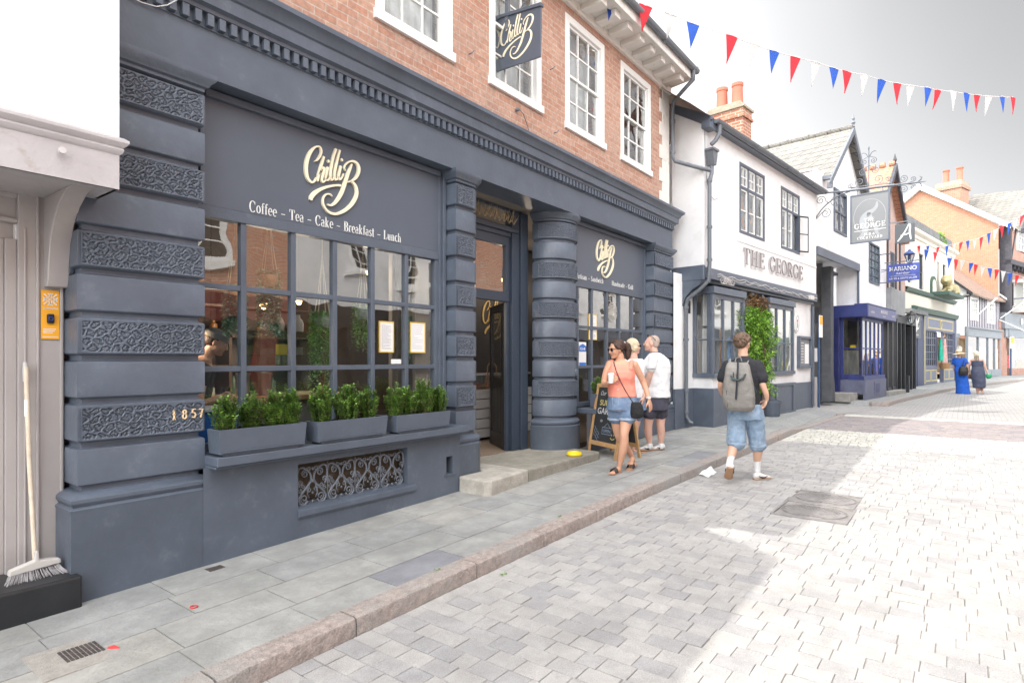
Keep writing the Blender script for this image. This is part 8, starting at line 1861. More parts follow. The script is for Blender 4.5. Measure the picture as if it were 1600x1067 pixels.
fg.limb(mb, [(964, 643, .03, .084), (964, 661, .06, .070), (967, 680, .08, .054), (973, 690, .13, .053), (981, 703, .20, .043), (988, 714, .26, .030)], 14)
def foot(mb, an_, toe, w=1.):
    an_, toe = Vector(an_), Vector(toe); d = toe - an_; d2 = Vector((d.x, d.y, 0)).normalized(); s_ = Vector((-d2.y, d2.x, 0)); b = an_ * 1.
    mb.tube([an_, an_.lerp(toe, .35) + Vector((0, 0, .005)), an_.lerp(toe, .75), toe], [.030 * w, .030 * w, .026 * w, .018 * w], 10); mb.ell(an_ - d2 * .02 + Vector((0, 0, -.035)), (.028, .028, .024), 8, 6)
    for k in range(5): mb.tube([an_.lerp(toe, .7) + s_ * (k - 2) * .012, toe + d2 * (.028 - abs(k - 1.2) * .006) + s_ * (k - 2) * .0155 + Vector((0, 0, -.004))], [.012, .0078], 6)
foot(mb, P(967, 733.5, -.08), P(957, 738.5, -.20)); foot(mb, P(989, 716, .27), P(984.5, 724.5, .10))
skin(obj('body', mb, SK1, wo1), .0062, 2)
face(wo1, HM, .98, glasses=True)
mb = MB(); mb.xf = HM; mb.ell((0, -.022, .038), (.082, .092, .09)); mb.ell((0, -.075, .03), (.06, .05, .06)); mb.tube([(0, -.11, .045), (0, -.135, .05), (0, -.155, .02), (.0, -.160, -.04), (.0, -.14, -.11), (.0, -.12, -.15)], [.022, .03, .043, .045, .032, .012], 10)
for q in (-1, 1): mb.tube([(q * .06, .04, .06), (q * .078, .01, .02), (q * .075, -.02, -.01)], [.012, .018, .012], 8)
mb.xf = None; skin(obj('hair', mb, BROWNH, wo1), .008, 2)
mb = MB(); mb.xf = HM; mb.tube([(-.02, -.118, .055), (0, -.125, .07), (.02, -.118, .05), (0, -.115, .03), (-.02, -.118, .055)], .009, 6); obj('hair_tie', mb, GREIGEL, wo1, smooth=60)
mb = MB(); mb.loft([fg.ring(972, 620, 22.5, .133, 0, R(15)), fg.ring(971.5, 614, 21.5, .128, 0, R(15)), fg.ring(971, 600, 20.5, .124, 0, R(15)), fg.ring(970, 590, 21.5, .136, -.012, R(15)), fg.ring(970, 581, 22, .134, -.012, R(15)), fg.ring(971, 574, 20.5, .115, -.005, R(15)), fg.ring(971, 570, 16, .095, 0, R(15))], 24)
for (a, b) in (((958, 576), (956, 565)), ((985, 576), (987, 565))): fg.limb(mb, [(a[0], a[1], -.09, .028), (b[0], b[1], -.02, .030), (b[0], b[1] + 4, .07, .028)])
skin(obj('coral_top', mb, CORAL, wo1), .0075, 2)
mb = MB()
for i in range(4): mb.ell(P(962 + i * 1.2, 580 + i * 9.5, -.155 + .02 * (i == 3)), (.007, .004, .007), 8, 5)
obj('button', mb, GREIGEL, wo1)
mb = MB(); mb.loft([fg.ring(972.5, 640, 25.5, .145, 0, R(15)), fg.ring(972.5, 632, 24.5, .142, 0, R(15)), fg.ring(972, 620, 21.8, .126, 0, R(15)), fg.ring(971.5, 614.5, 20.3, .118, 0, R(15))], 24)
fg.limb(mb, [(979, 634, -.015, .112), (980.5, 651, -.035, .106)], 16); fg.limb(mb, [(964.5, 634, .0, .112), (963, 651, .045, .104)], 16)
skin(obj('denim_shorts', mb, DENIM, wo1), .009, 1)
mb = MB()
for cx, cy, dy in ((980.5, 654, -.035), (963, 654, .045)): p = P(cx, cy, dy); mb.lathe([(.100, -.014), (.107, -.012), (.107, .012), (.100, .014)], tuple(p), 20)
p = fg.ring(971.5, 615.5, 21, .124, 0, R(15)); q = fg.ring(971.7, 618.5, 21.4, .127, 0, R(15)); mb.loft([q, p], 24, caps=False)
for s in (-1, 1): mb.box(P(966, 624, 0).x + s * .035 - .03, P(966, 624, 0).x + s * .035 - .026, -.15, -.14, P(966, 632, 0).z, P(966, 620, 0).z)
obj('hem_and_waistband', mb, mat('pale_denim', (.36, .43, .52), .85, .1, 14), wo1, smooth=40)
mb = MB(); wr2 = P(1013.3, 621, -.02); mb.lathe([(.029, -.008), (.031, 0), (.029, .008)], tuple(wr2), 16); mb.ell(wr2 + Vector((0, -.032, 0)), (.015, .006, .015), 10, 6); obj('watch', mb, WHITEP, wo1)
BKL = mat('black_leather', (.02, .018, .018), .5, .2, 20)
for a, b, dyy in (((967, 736, 0), (956.5, 739.5, 0), -.08), ((990, 719, 0), (984, 726, 0), .2)):
    A_ = P(a[0] + 3, a[1] + 2.4, dyy + .04); B_ = P(b[0] - 1.5, b[1] + .6, dyy - .14); zc = min(A_.z, B_.z) if dyy < 0 else None
    if dyy < 0: A_.z = .016; B_.z = .014
    else: B_.z = .014; A_.z = .07
    d = (B_ - A_).normalized(); s_ = Vector((-d.y, d.x, 0)).normalized(); mb = MB()
    v = [A_ + s_ * w_ * math.cos(0) + d * t * (B_ - A_).length for t, w_ in ((0, .02), (.15, .032), (.5, .030), (.8, .045), (1.08, .03))]; v2 = [A_ - s_ * w_ + d * t * (B_ - A_).length for t, w_ in ((0, .02), (.15, .032), (.5, .030), (.8, .045), (1.08, .03))]
    n = 5; vs = v + v2 + [p - Vector((0, 0, .014)) for p in v] + [p - Vector((0, 0, .014)) for p in v2]
    mb.add(vs, [(i, i + 1, n + i + 1, n + i) for i in range(4)] + [(2 * n + i, 3 * n + i, 3 * n + i + 1, 2 * n + i + 1) for i in range(4)] + [(i, 2 * n + i, 2 * n + i + 1, i + 1) for i in range(4)] + [(n + i, n + i + 1, 3 * n + i + 1, 3 * n + i) for i in range(4)] + [(0, n, 3 * n, 2 * n), (n - 1, 3 * n - 1, 4 * n - 1, 2 * n - 1)])
    so_ = obj('sandal', mb, mat('sandal_sole', (.45, .25, .16), .6), wo1)
    mb = MB()
    for t, h_ in ((.60, .05), (.72, .046), (.82, .040)):
        c = A_ + d * t * (B_ - A_).length; mb.tube([c + s_ * .042, c + s_ * .030 + Vector((0, 0, h_ * .8)), c + Vector((0, 0, h_ + .008)), c - s_ * .030 + Vector((0, 0, h_ * .8)), c - s_ * .042], .010, 6, sq=.5)
    obj('strap', mb, BKL, so_, smooth=60)
# her cup and bag
cpv = P(954.5, 598.5, -.245)
mb = MB(); mb.lathe([(0, 0), (.028, 0), (.039, .095), (.0, .095)], tuple(cpv), 20); cu_ = tag(obj('paper_cup', mb, WHITEP, smooth=40), 'white takeaway cup held by the woman in coral', 'cup')
mb = MB(); mb.lathe([(.041, .093), (.042, .102), (.036, .108), (.034, .118), (0, .118)], tuple(cpv), 20); obj('lid', mb, WHITEP, cu_, smooth=40)
bg = thing('shoulder_bag', 'black crochet shoulder bag on a thin strap at the hip of the woman in coral', 'bag', P(995, 652, -.1))
mb = MB(); c = P(995, 640, -.13); mb.loft([(c.x, c.y, c.z - .105, .03, .02, 0), (c.x, c.y, c.z - .09, .07, .04, 0), (c.x + .005, c.y, c.z - .03, .083, .05, 0), (c.x, c.y, c.z + .04, .07, .04, 0), (c.x - .01, c.y, c.z + .09, .055, .02, 0)], 16); skin(obj('bag_body', mb, mat('black_crochet', (.018, .018, .02), .9, .4, 60, 1., 160), bg), .009, 1)
mb = MB(); st = [(958, 561.5, .03), (959.5, 568, -.085), (963, 580, -.165), (969, 595, -.16), (977, 610, -.16), (985, 623, -.16), (990, 630, -.13)]; mb.tube([P(*q) for q in st], .0065, 6)
mb.tube([P(958, 561.5, .03), P(964, 568, .11), P(980, 600, .13), P(995, 628, .05), P(997, 632, -.10)], .0065, 6); obj('strap', mb, mat('dark_strap', (.07, .03, .03), .6), bg, smooth=60)
set_frame()

# ---------------- man in white polo
fg = Fig(8.0, 3.56, pz(8.0)); set_frame(fg.F); P = fg.P
mn = thing('person', 'man with cropped hair in white polo and dark shorts looking at the cafe window', 'person', (0, 0, 0), 'pedestrians')
mb = MB(); HM = headM(P(1018, 537, 0), R(86), R(4)); head(mb, HM, 1.02)
fg.limb(mb, [(1021, 545, 0, .056), (1022, 551, .0, .060), (1024, 557, .0, .075)])
YW = R(55)
mb.loft([fg.ring(1024, 640, 15, .15, 0, YW), fg.ring(1025, 615, 17, .165, 0, YW), fg.ring(1026, 590, 18, .16, 0, YW), fg.ring(1026, 570, 18, .17, 0, YW), fg.ring(1025, 560, 15, .15, 0, YW), fg.ring(1024, 554, 8, .08, 0, YW)])
fg.limb(mb, [(1021, 562, -.16, .058), (1018, 575, -.19, .047), (1014, 590, -.17, .040), (1012, 600, -.14, .034), (1013, 607, -.10, .028)]); hand(mb, P(1013, 607, -.10), Vector((.3, .3, -.35)), Vector((-.3, -.6, .4)), .6, 1.0)
fg.limb(mb, [(1031, 562, .15, .058), (1029, 580, .20, .046), (1024, 596, .18, .038), (1018, 606, .08, .030)]); hand(mb, P(1018, 606, .08), Vector((-.4, -.2, -.2)), Vector((0, .4, .6)), .5, 1.0)
fg.limb(mb, [(1016, 640, -.03, .09), (1014, 655, -.05, .068), (1013, 664, -.05, .058), (1013, 676, -.03, .056), (1015, 692, -.02, .036), (1015, 698, -.02, .036)], 14)
fg.limb(mb, [(1031, 640, .05, .09), (1032, 655, .05, .068), (1032, 664, .04, .058), (1033, 676, .06, .056), (1033, 692, .07, .036), (1033, 698, .07, .036)], 14)
skin(obj('body', mb, SK2, mn), .007, 2); face(mn, HM, 1.02, brow=GREYH)
mb = MB(); mb.xf = HM @ Matrix.Scale(1.02, 4); mb.ell((0, -.030, .038), (.076, .082, .084)); mb.ell((0, -.05, .0), (.070, .055, .06)); mb.xf = None; skin(obj('cropped_hair', mb, GREYH, mn), .008, 1)
mb = MB(); mb.xf = HM; 
for q in (-1, 1): mb.tube([(q * .05, .03, .115), (q * .075, -.02, .09), (q * .08, -.06, .05)], .004, 5)
for q in (-1, 1): mb.ell((q * .03, .055, .115), (.027, .012, .018), 10, 6)
obj('glasses_on_head', mb, LENS, mn)
mb = MB(); mb.loft([fg.ring(1025.5, 620.5, 19.5, .19, 0, YW), fg.ring(1025.5, 605, 19, .185, 0, YW), fg.ring(1026, 590, 19.3, .18, 0, YW), fg.ring(1026, 572, 19.5, .185, 0, YW), fg.ring(1025.5, 562, 17.5, .17, 0, YW), fg.ring(1024.5, 555, 11.5, .11, 0, YW), fg.ring(1023.5, 551, 7.3, .07, 0, YW)], 24)
fg.limb(mb, [(1021, 562, -.16, .076), (1018.5, 572, -.19, .066), (1017.5, 575, -.19, .064)]); fg.limb(mb, [(1031, 562, .15, .076), (1029.5, 576, .19, .062)])
skin(obj('polo_shirt', mb, WCL, mn), .009, 2)
mb = MB(); p = P(1017.3, 576.3, -.19); mb.lathe([(.062, -.004), (.066, 0), (.062, .004)], tuple(p), 16); p = P(1023.6, 550.6, 0); mb.lathe([(.075, -.005), (.079, 0), (.072, .006)], tuple(p), 16); obj('navy_trim', mb, STRIPE, mn)
mb = MB(); mb.loft([fg.ring(1024.5, 640, 18, .17, 0, YW), fg.ring(1025, 619, 18.3, .175, 0, YW)], 20); fg.limb(mb, [(1018, 628, -.04, .125), (1015, 645, -.05, .108)], 16); fg.limb(mb, [(1030.5, 628, .05, .125), (1032, 645, .05, .108)], 16); skin(obj('shorts', mb, NAVYS, mn), .01, 1)
mb = MB()
for a in ((1015, 694, -.02), (1033, 694, .07)): mb = MB(); fg.limb(mb, [(a[0], a[1], a[2], .040), (a[0], a[1] + 4, a[2], .040)]); obj('sock', mb, WCL, mn, smooth=60)
def flat(p, z=.0): return Vector((p.x, p.y, z))
shoe(mn, flat(P(1019.5, 703, .02)), flat(P(997.5, 703, -.06))); shoe(mn, flat(P(1038, 703, .12)), flat(P(1019, 703, .04)))
set_frame()

# ---------------- blonde woman half hidden
fg = Fig(7.75, 3.92, pz(7.75)); set_frame(fg.F); P = fg.P
bw_ = thing('person', 'blonde woman in white top and sunglasses standing behind the woman in coral', 'person', (0, 0, 0), 'pedestrians')
mb = MB(); HM = headM(P(990, 542, 0), R(-62), R(2)); head(mb, HM, .97)
fg.limb(mb, [(990, 551, 0, .052), (990, 560, 0, .06)])
mb.loft([fg.ring(990, 640, 20, .12, 0), fg.ring(990, 615, 17, .11), fg.ring(990, 585, 19, .12), fg.ring(990, 568, 19, .09), fg.ring(990, 561, 9, .06)])
fg.limb(mb, [(1002, 568, 0, .048), (1005, 590, -.03, .040), (1006, 606, -.05, .034), (1006, 620, -.10, .025)]); hand(mb, P(1006, 620, -.10), Vector((-.1, -.1, -.6)), Vector((-.4, -.8, 0)), .4, .95)
fg.limb(mb, [(976, 568, 0, .048), (973, 590, .0, .040), (972, 615, .0, .03)]); hand(mb, P(972, 615, 0), Vector((0, 0, -.6)), Vector((.4, -.8, 0)), .4, .95)
fg.limb(mb, [(995, 640, 0, .085), (993, 660, -.02, .068), (992, 672, -.02, .052), (991, 685, 0, .050), (989, 701, .02, .032), (990, 706, .02, .03)], 14)
fg.limb(mb, [(983, 640, .05, .085), (981, 668, .05, .055), (980, 685, .06, .050), (979, 703, .08, .032)], 14)
foot(mb, P(991, 706, .02), P(1003, 710, -.10)); foot(mb, P(979, 704, .08), P(972, 708, -.02))
skin(obj('body', mb, SK2, bw_), .007, 2); face(bw_, HM, .97, glasses=True)
mb = MB(); mb.xf = HM; mb.ell((0, -.02, .035), (.088, .10, .095)); mb.ell((0, -.06, -.02), (.075, .06, .075)); mb.ell((.06, -.01, -.01), (.03, .05, .06)); mb.ell((-.06, -.01, -.01), (.03, .05, .06)); mb.xf = None; skin(obj('hair', mb, BLONDE, bw_), .008, 1)
mb = MB(); mb.loft([fg.ring(990, 622, 20, .13), fg.ring(990, 600, 19.5, .13), fg.ring(990, 585, 21, .14), fg.ring(990, 570, 20, .115), fg.ring(990, 561, 10, .07)], 20); fg.limb(mb, [(1001, 567, 0, .062), (1004, 582, -.02, .058)]); fg.limb(mb, [(978, 567, 0, .062), (975, 582, 0, .058)]); skin(obj('white_top', mb, WCL, bw_), .009, 1)
mb = MB(); mb.loft([fg.ring(990, 640, 22, .14), fg.ring(990, 620, 20, .135)], 20); fg.limb(mb, [(995, 632, 0, .098), (995, 650, -.01, .092)], 14); fg.limb(mb, [(983, 632, .05, .098), (982, 650, .05, .092)], 14); skin(obj('denim_shorts', mb, DENIM, bw_), .01, 1)
mb = MB(); 
for a, b in (((987, 709, .05), (1008, 711, -.13)), ((981, 707, .1), (970, 709.5, -.06))):
    A_, B_ = P(*a), P(*b); A_.z = B_.z = .008; d = B_ - A_; s_ = Vector((-d.y, d.x, 0)).normalized() * .04; mb.add([A_ + s_ * .7, A_ - s_ * .7, B_ - s_, B_ + s_, A_ + s_ * .7 - Vector((0, 0, .01)), A_ - s_ * .7 - Vector((0, 0, .01)), B_ - s_ - Vector((0, 0, .01)), B_ + s_ - Vector((0, 0, .01))], [(0, 1, 2, 3), (4, 7, 6, 5), (0, 4, 5, 1), (1, 5, 6, 2), (2, 6, 7, 3), (3, 7, 4, 0)])
obj('sandal', mb, mat('sandal_sole', (.45, .25, .16), .6), bw_)
set_frame()

# ---------------- young man with backpack, walking away
fg = Fig(7.22, 2.07, gz(7.2)); set_frame(fg.F); P = fg.P
by = thing('person', 'young man seen from behind in black t-shirt and baggy pale denim shorts, mid-stride', 'person', (0, 0, 0), 'pedestrians')
mb = MB(); HM = headM(P(1160, 537, .02), R(-22), R(-4)); head(mb, HM, 1.03)
fg.limb(mb, [(1161, 547, .0, .055), (1161, 555, .0, .058), (1161, 562, .0, .075)])
mb.loft([fg.ring(1164, 645, 19, .12), fg.ring(1163, 620, 20, .12), fg.ring(1161, 595, 22, .125), fg.ring(1160, 577, 24, .115), fg.ring(1160, 567, 22, .09), fg.ring(1161, 560, 10, .065)])
fg.limb(mb, [(1137, 571, 0, .052), (1130, 587, .0, .044), (1126, 603, .02, .036), (1129, 615, .14, .030), (1134, 622, .24, .024)]); hand(mb, P(1134, 622, .24), Vector((.2, .5, -.1)), Vector((.2, 0, 1)), .9, 1.)
fg.limb(mb, [(1184, 571, 0, .052), (1189, 587, -.02, .045), (1192, 602, -.04, .038), (1197, 615, -.03, .032), (1198, 624, -.0, .024)]); hand(mb, P(1198, 624, 0), Vector((-.25, .12, -.55)), Vector((-.35, .8, 0)), .95, 1., thumb=-1)
# trailing left leg, heel up
fg.limb(mb, [(1154, 645, .0, .09), (1150, 670, -.03, .075), (1148, 688, -.05, .060), (1145, 702, -.12, .056), (1141, 717, -.20, .040), (1139, 728, -.26, .036)], 14)
fg.limb(mb, [(1176, 645, .03, .09), (1180, 670, .06, .075), (1183, 690, .10, .060), (1184, 706, .13, .056), (1183, 724, .17, .038), (1183, 735, .18, .036)], 14)
skin(obj('body', mb, SK3, by), .0068, 2)
mb = MB(); mb.xf = HM; mb.ell((0, -.018, .045), (.088, .10, .092)); mb.ell((0, -.06, .01), (.082, .06, .075)); mb.ell((0, .03, .09), (.075, .07, .045))
r_ = random.Random(4)
for i in range(46):
    a = r_.uniform(0, 6.28); e = r_.uniform(-.2, 1.3); u_ = Vector((math.cos(a) * math.cos(e), math.sin(a) * math.cos(e), math.sin(e)))
    if u_.y > .55 and u_.z < .5: continue
    p0 = Vector((u_.x * .082, -.02 + u_.y * .092, .04 + u_.z * .082)); t_ = Vector((u_.y, -u_.x, .1)) * r_.choice((-1, 1)); mb.tube([p0, p0 + u_ * .014 + t_ * .02 + Vector((0, 0, -.006)), p0 + u_ * .012 + t_ * .042 + Vector((0, 0, -.02))], [.014, .012, .004], 6)
mb.xf = None; skin(obj('tousled_hair', mb, BRNH2, by), .0065, 1)
mb = MB(); mb.xf = HM; mb.tube([(.078, .0, .012), (.075, .06, .016), (.06, .085, .014)], .004, 5); mb.ell((.033, .09, .01), (.026, .006, .018), 10, 6); mb.ell((-.033, .09, .01), (.026, .006, .018), 10, 6); obj('glasses', mb, LENS, by)
mb = MB(); mb.loft([fg.ring(1164, 638, 21.5, .14), fg.ring(1163, 620, 21.5, .14), fg.ring(1161, 595, 23.5, .145), fg.ring(1160, 577, 25, .13), fg.ring(1160, 567, 23.5, .105), fg.ring(1161, 559, 11, .075), fg.ring(1161, 556, 8.5, .068)], 24)
fg.limb(mb, [(1138, 571, 0, .070), (1131, 585, 0, .068), (1129, 590, 0, .068)]); fg.limb(mb, [(1183, 571, 0, .070), (1188, 584, -.02, .068), (1190, 591, -.03, .068)])
skin(obj('black_t_shirt', mb, BKT, by), .009, 1)
mb = MB(); mb.loft([fg.ring(1165, 655, 25, .15), fg.ring(1164.5, 640, 24, .145), fg.ring(1164, 631, 22.5, .135)], 24)
fg.limb(mb, [(1153, 645, 0, .110), (1151, 665, -.03, .108), (1151, 691, -.07, .108)], 18); fg.limb(mb, [(1178, 645, .03, .110), (1181, 668, .06, .104), (1183.5, 694, .10, .098)], 18)
o = skin(obj('baggy_denim_shorts', mb, DENIML, by), .009, 1)
tx = bpy.data.textures.new('folds', 'CLOUDS'); tx.noise_scale = .12; dm = o.modifiers.new('folds', 'DISPLACE'); dm.texture = tx; dm.strength = .03; dm.mid_level = .5
mb = MB()
for cx, cy, dy, rr_ in ((1151, 692, -.07, .108), (1183.5, 695.5, .10, .098)): p = P(cx, cy, dy); mb.lathe([(rr_ - .004, -.012), (rr_ + .003, -.01), (rr_ + .003, .01), (rr_ - .004, .012)], tuple(p), 20)
obj('hem_and_pocket', mb, mat('pale_denim_seam', (.30, .40, .52), .85, .1, 14), by, smooth=40)
mb = MB(); fg.limb(mb, [(1142.5, 712, -.17, .044), (1140, 724, -.24, .039), (1139, 730, -.27, .038)]); obj('white_sock', mb, WCL, by, smooth=60); mb = MB(); fg.limb(mb, [(1183.5, 719, .16, .043), (1183, 730, .175, .039), (1183, 736, .18, .039)]); obj('white_sock', mb, WCL, by, smooth=60)
shoe(by, flat(P(1178.5, 748, .06)), flat(P(1203, 747, .20)), w=.05)
# toe-down shoe showing its sole to the camera
hl = P(1140.5, 732, -.34); te = P(1137, 752, -.20); te.z = max(te.z, .035)
o = shoe(by, hl + Vector((0, 0, .0)), te, w=.05, up=Vector((.1, 1, .35)))
set_frame()
fgB = Fig(7.22, 2.07, gz(7.2)); set_frame(fgB.F)
bp_ = thing('backpack', 'grey canvas roll-top backpack with a black centre strap on the young man', 'backpack', P(1155, 640, -.2))
GC = mat('grey_canvas', (.21, .20, .185), .75, .12, 8, .5, 60); BW = mat('black_webbing', (.03, .035, .045), .6, .1)
mb = MB(); c = -.24
mb.loft([fg.ring(1156, 642, 17, .07, c, 0, .6), fg.ring(1155, 636, 22, .095, c, 0, .55), fg.ring(1154, 620, 23.5, .105, c, 0, .55), fg.ring(1153.5, 600, 22, .10, c, 0, .6), fg.ring(1153, 584, 19, .085, c, 0, .65), fg.ring(1153, 575, 17.5, .06, c + .01, 0, .7), fg.ring(1153, 569, 16, .035, c + .03, 0, .7), fg.ring(1153, 566, 14, .02, c + .04, 0, .7)], 28)
b_ = skin(obj('bag_body', mb, GC, bp_), .009, 2); dm = b_.modifiers.new('folds', 'DISPLACE'); tx2 = bpy.data.textures.new('folds2', 'CLOUDS'); tx2.noise_scale = .10; dm.texture = tx2; dm.strength = .018
mb = MB(); mb.tube([P(1153, 565, c + .01), P(1153, 574, c - .075), P(1152, 590, c - .108), P(1151, 606, c - .118), P(1150, 624, c - .118)], .017, 6, sq=.35); 
mb.tube([P(1146, 582, c - .09), P(1146, 590, c - .10)], .006, 5); mb.tube([P(1135, 610, c - .09), P(1137, 636, c - .085)], .004, 5)
obj('centre_strap', mb, BW, bp_, smooth=60)
mb = MB(); mb.tube([P(1142, 587, c - .088), P(1145, 592, c - .105), P(1153, 594, c - .112), P(1161, 591, c - .105), P(1165, 584, c - .085)], [.012, .022, .018, .022, .012], 8, sq=.5); obj('dark_net_pocket', mb, mat('dark_green_mesh', (.02, .045, .045), .6), bp_, smooth=60)
mb = MB()
for x0, x1 in ((1140, 1137), (1168, 1172)): mb.tube([P(x0 + (3 if x0 < 1150 else -3), 572, c + .05), P(x0, 566, -.10), P(x0, 561.5, -.02), P(x0, 565, .08), P(x1, 585, .14)], .022, 8, sq=.35)
mb.tube([P(1149, 565, -.17), P(1150, 559, -.16), P(1157, 558, -.16), P(1159, 564, -.17)], .008, 6); obj('shoulder_strap', mb, mat('grey_strap', (.25, .26, .26), .7), bp_, smooth=60)
mb = MB(); mb.tube([P(1176, 600, -.26), P(1179, 612, -.22), P(1174, 618, -.20)], [.008, .03, .02], 8); obj('side_pocket', mb, mat('dark_green_mesh', (.02, .045, .045), .6), bp_, smooth=60)
set_frame()

# ---------------- two women strolling away
fg = Fig(29.1, .17, gz(29)); set_frame(fg.F); P = fg.P; k = fg.k
bl_ = thing('person', 'woman in a long cobalt blue dress strolling up the street', 'person', (0, 0, 0), 'pedestrians')
mb = MB(); HM = headM(P(1498.5, 554.5, 0), R(6)); head(mb, HM, 1.05); fg.limb(mb, [(1498.5, 558, 0, .055), (1498.5, 562, 0, .07)])
mb.loft([fg.ring(1502, 590, 7, .13), fg.ring(1500, 575, 6.5, .11), fg.ring(1499, 563, 8, .10)], 14)
fg.limb(mb, [(1490.5, 562, 0, .055), (1490, 570, 0, .045), (1491, 578, .08, .035), (1493, 583, .2, .028)]); fg.limb(mb, [(1508, 562, 0, .055), (1511, 571, -.03, .045), (1512.5, 579, .0, .036), (1512.5, 584, .02, .028)])
hand(mb, P(1512.5, 584, .02), Vector((-.1, .1, -.6)), Vector((0, .8, 0)), .5, 1.1); hand(mb, P(1493, 583, .2), Vector((.1, .5, -.3)), Vector((0, 0, .8)), .5, 1.1)
fg.limb(mb, [(1503, 600, 0, .06), (1504, 614, 0, .035)]); fg.limb(mb, [(1510, 600, .1, .06), (1511, 614, .15, .035)]); foot(mb, P(1504, 615.5, 0), P(1503, 617, -.14 + .3), 1.2); foot(mb, P(1511, 614.5, .15), P(1513, 616, .3), 1.2)
skin(obj('body', mb, SK3, bl_), .016, 1)
COB = mat('cobalt_dress', (.012, .10, .50), .8, .12, 6, .3, 20)
mb = MB(); mb.loft([fg.ring(1505, 615.8, 9.6, .26), fg.ring(1504, 605, 8.7, .24), fg.ring(1502.5, 590, 8.2, .21), fg.ring(1501, 580, 8, .18), fg.ring(1500, 573.5, 7, .14), fg.ring(1499.5, 567, 8, .15), fg.ring(1499, 561.5, 8.6, .12), fg.ring(1498.5, 559.5, 4, .08)], 20); fg.limb(mb, [(1491.5, 561.5, 0, .075), (1490, 567.5, 0, .075)]); fg.limb(mb, [(1507, 561.5, 0, .075), (1510, 567, -.02, .075)]); skin(obj('long_dress', mb, COB, bl_), .02, 1)
hc = P(1498.5, 551.5, 0); hat = tag(None or obj('straw_hat', MB().lathe([(.0, .14), (.08, .13), (.105, .09), (.11, .0), (.17, -.015), (.24, -.03), (.245, -.035), (.16, -.03), (.10, -.02)], (0, 0, 0), 24), mat('straw', (.72, .62, .44), .8, .1, 30)), 'wide brimmed straw hat with a tan band worn by the woman in blue', 'hat')
hat.matrix_basis = fg.F @ Matrix.Translation(hc) @ Matrix.Rotation(R(-6), 4, 'Y'); set_frame()
hb = obj('hat_band', MB().lathe([(.112, .005), (.113, .06), (.108, .065)], (0, 0, 0), 24), mat('tan_band', (.42, .27, .14), .7, .05)); hb.parent = hat; hb.matrix_parent_inverse = Matrix.Identity(4); hb.matrix_basis = Matrix.Identity(4)
set_frame(fg.F)
rb = thing('rucksack', 'black leather rucksack slung on the right shoulder of the woman in blue', 'bag', P(1505, 588, -.2))
mb = MB(); mb.loft([fg.ring(1505, 586, 6, .09, -.26, 0, .6), fg.ring(1505.5, 580, 6.6, .12, -.26, 0, .6), fg.ring(1505.5, 573, 5.2, .09, -.26, 0, .6)], 16); skin(obj('bag_body', mb, BKL, rb), .02, 2); mb = MB(); mb.tube([P(1504, 573, -.2), P(1506, 563, -.12), P(1506.5, 559.6, 0), P(1507, 566, .1)], .018, 6); mb.tube([P(1508, 573, -.2), P(1510, 566, -.1)], .015, 6); obj('strap', mb, BKL, rb)
set_frame()
fg = Fig(29.5, -.36, gz(29.5)); set_frame(fg.F); P = fg.P
gr = thing('person', 'blonde woman in a strapless dark grey dress strolling beside the woman in blue', 'person', (0, 0, 0), 'pedestrians')
mb = MB(); HM = headM(P(1525.7, 554, 0), R(4)); head(mb, HM, 1.05); fg.limb(mb, [(1526, 558, 0, .055), (1526, 562, 0, .07)])
mb.loft([fg.ring(1528, 590, 7, .13), fg.ring(1527, 576, 6.5, .11), fg.ring(1526.5, 566, 8, .12), fg.ring(1526.5, 561.5, 8.4, .09), fg.ring(1526, 560, 4, .07)], 14)
fg.limb(mb, [(1518, 562.5, 0, .05), (1515, 570, -.02, .042), (1514, 577, .08, .034), (1516, 584, .12, .027)]); fg.limb(mb, [(1535, 562.5, 0, .052), (1538.5, 571, 0, .045), (1540.5, 577, .0, .036), (1543, 582, .02, .028)])
hand(mb, P(1543, 582, .02), Vector((.2, .1, -.5)), Vector((0, .8, 0)), .7, 1.1); hand(mb, P(1516, 584, .12), Vector((0, .1, -.5)), Vector((0, .8, 0)), .8, 1.1)
fg.limb(mb, [(1526, 600, 0, .075), (1527.5, 609, 0, .058), (1528, 615, 0, .036)]); fg.limb(mb, [(1532, 600, .05, .075), (1534, 608, .0, .058), (1535, 612.5, -.1, .036)]); foot(mb, P(1528, 615.5, 0), P(1528, 617.4, .2), 1.2); foot(mb, P(1535, 613, -.1), P(1536.5, 616.5, .1), 1.2)
skin(obj('body', mb, SK2, gr), .016, 1)
mb = MB(); mb.loft([fg.ring(1530, 606, 8, .22), fg.ring(1529.5, 597, 8.8, .22), fg.ring(1528.5, 586, 9, .21), fg.ring(1528, 579, 8.4, .18), fg.ring(1527.5, 573, 7.4, .14), fg.ring(1527, 568, 8, .15), fg.ring(1526.7, 563.5, 8.2, .145)], 20); skin(obj('strapless_dress', mb, mat('slate_dress', (.065, .075, .12), .7, .15, 6, .3, 20), gr), .02, 1)
mb = MB(); mb.xf = HM; mb.ell((0, -.02, .035), (.10, .11, .11)); mb.ell((0, -.07, -.06), (.10, .06, .12)); mb.ell((0, -.08, -.16), (.075, .04, .10)); mb.xf = None; skin(obj('hair', mb, mat('platinum_hair', (.70, .62, .48), .5, .15, 30), gr), .016, 1)
mb = MB(); 
for a in (-.04, 0.01, .05): mb.tube([Vector(P(1525.7, 556, -.17)) + Vector((a, 0, .03)), Vector(P(1525.7, 563, -.17)) + Vector((a * 1.2, .0, 0))], .012, 5)
obj('dark_streaks', mb, BRNH2, gr)
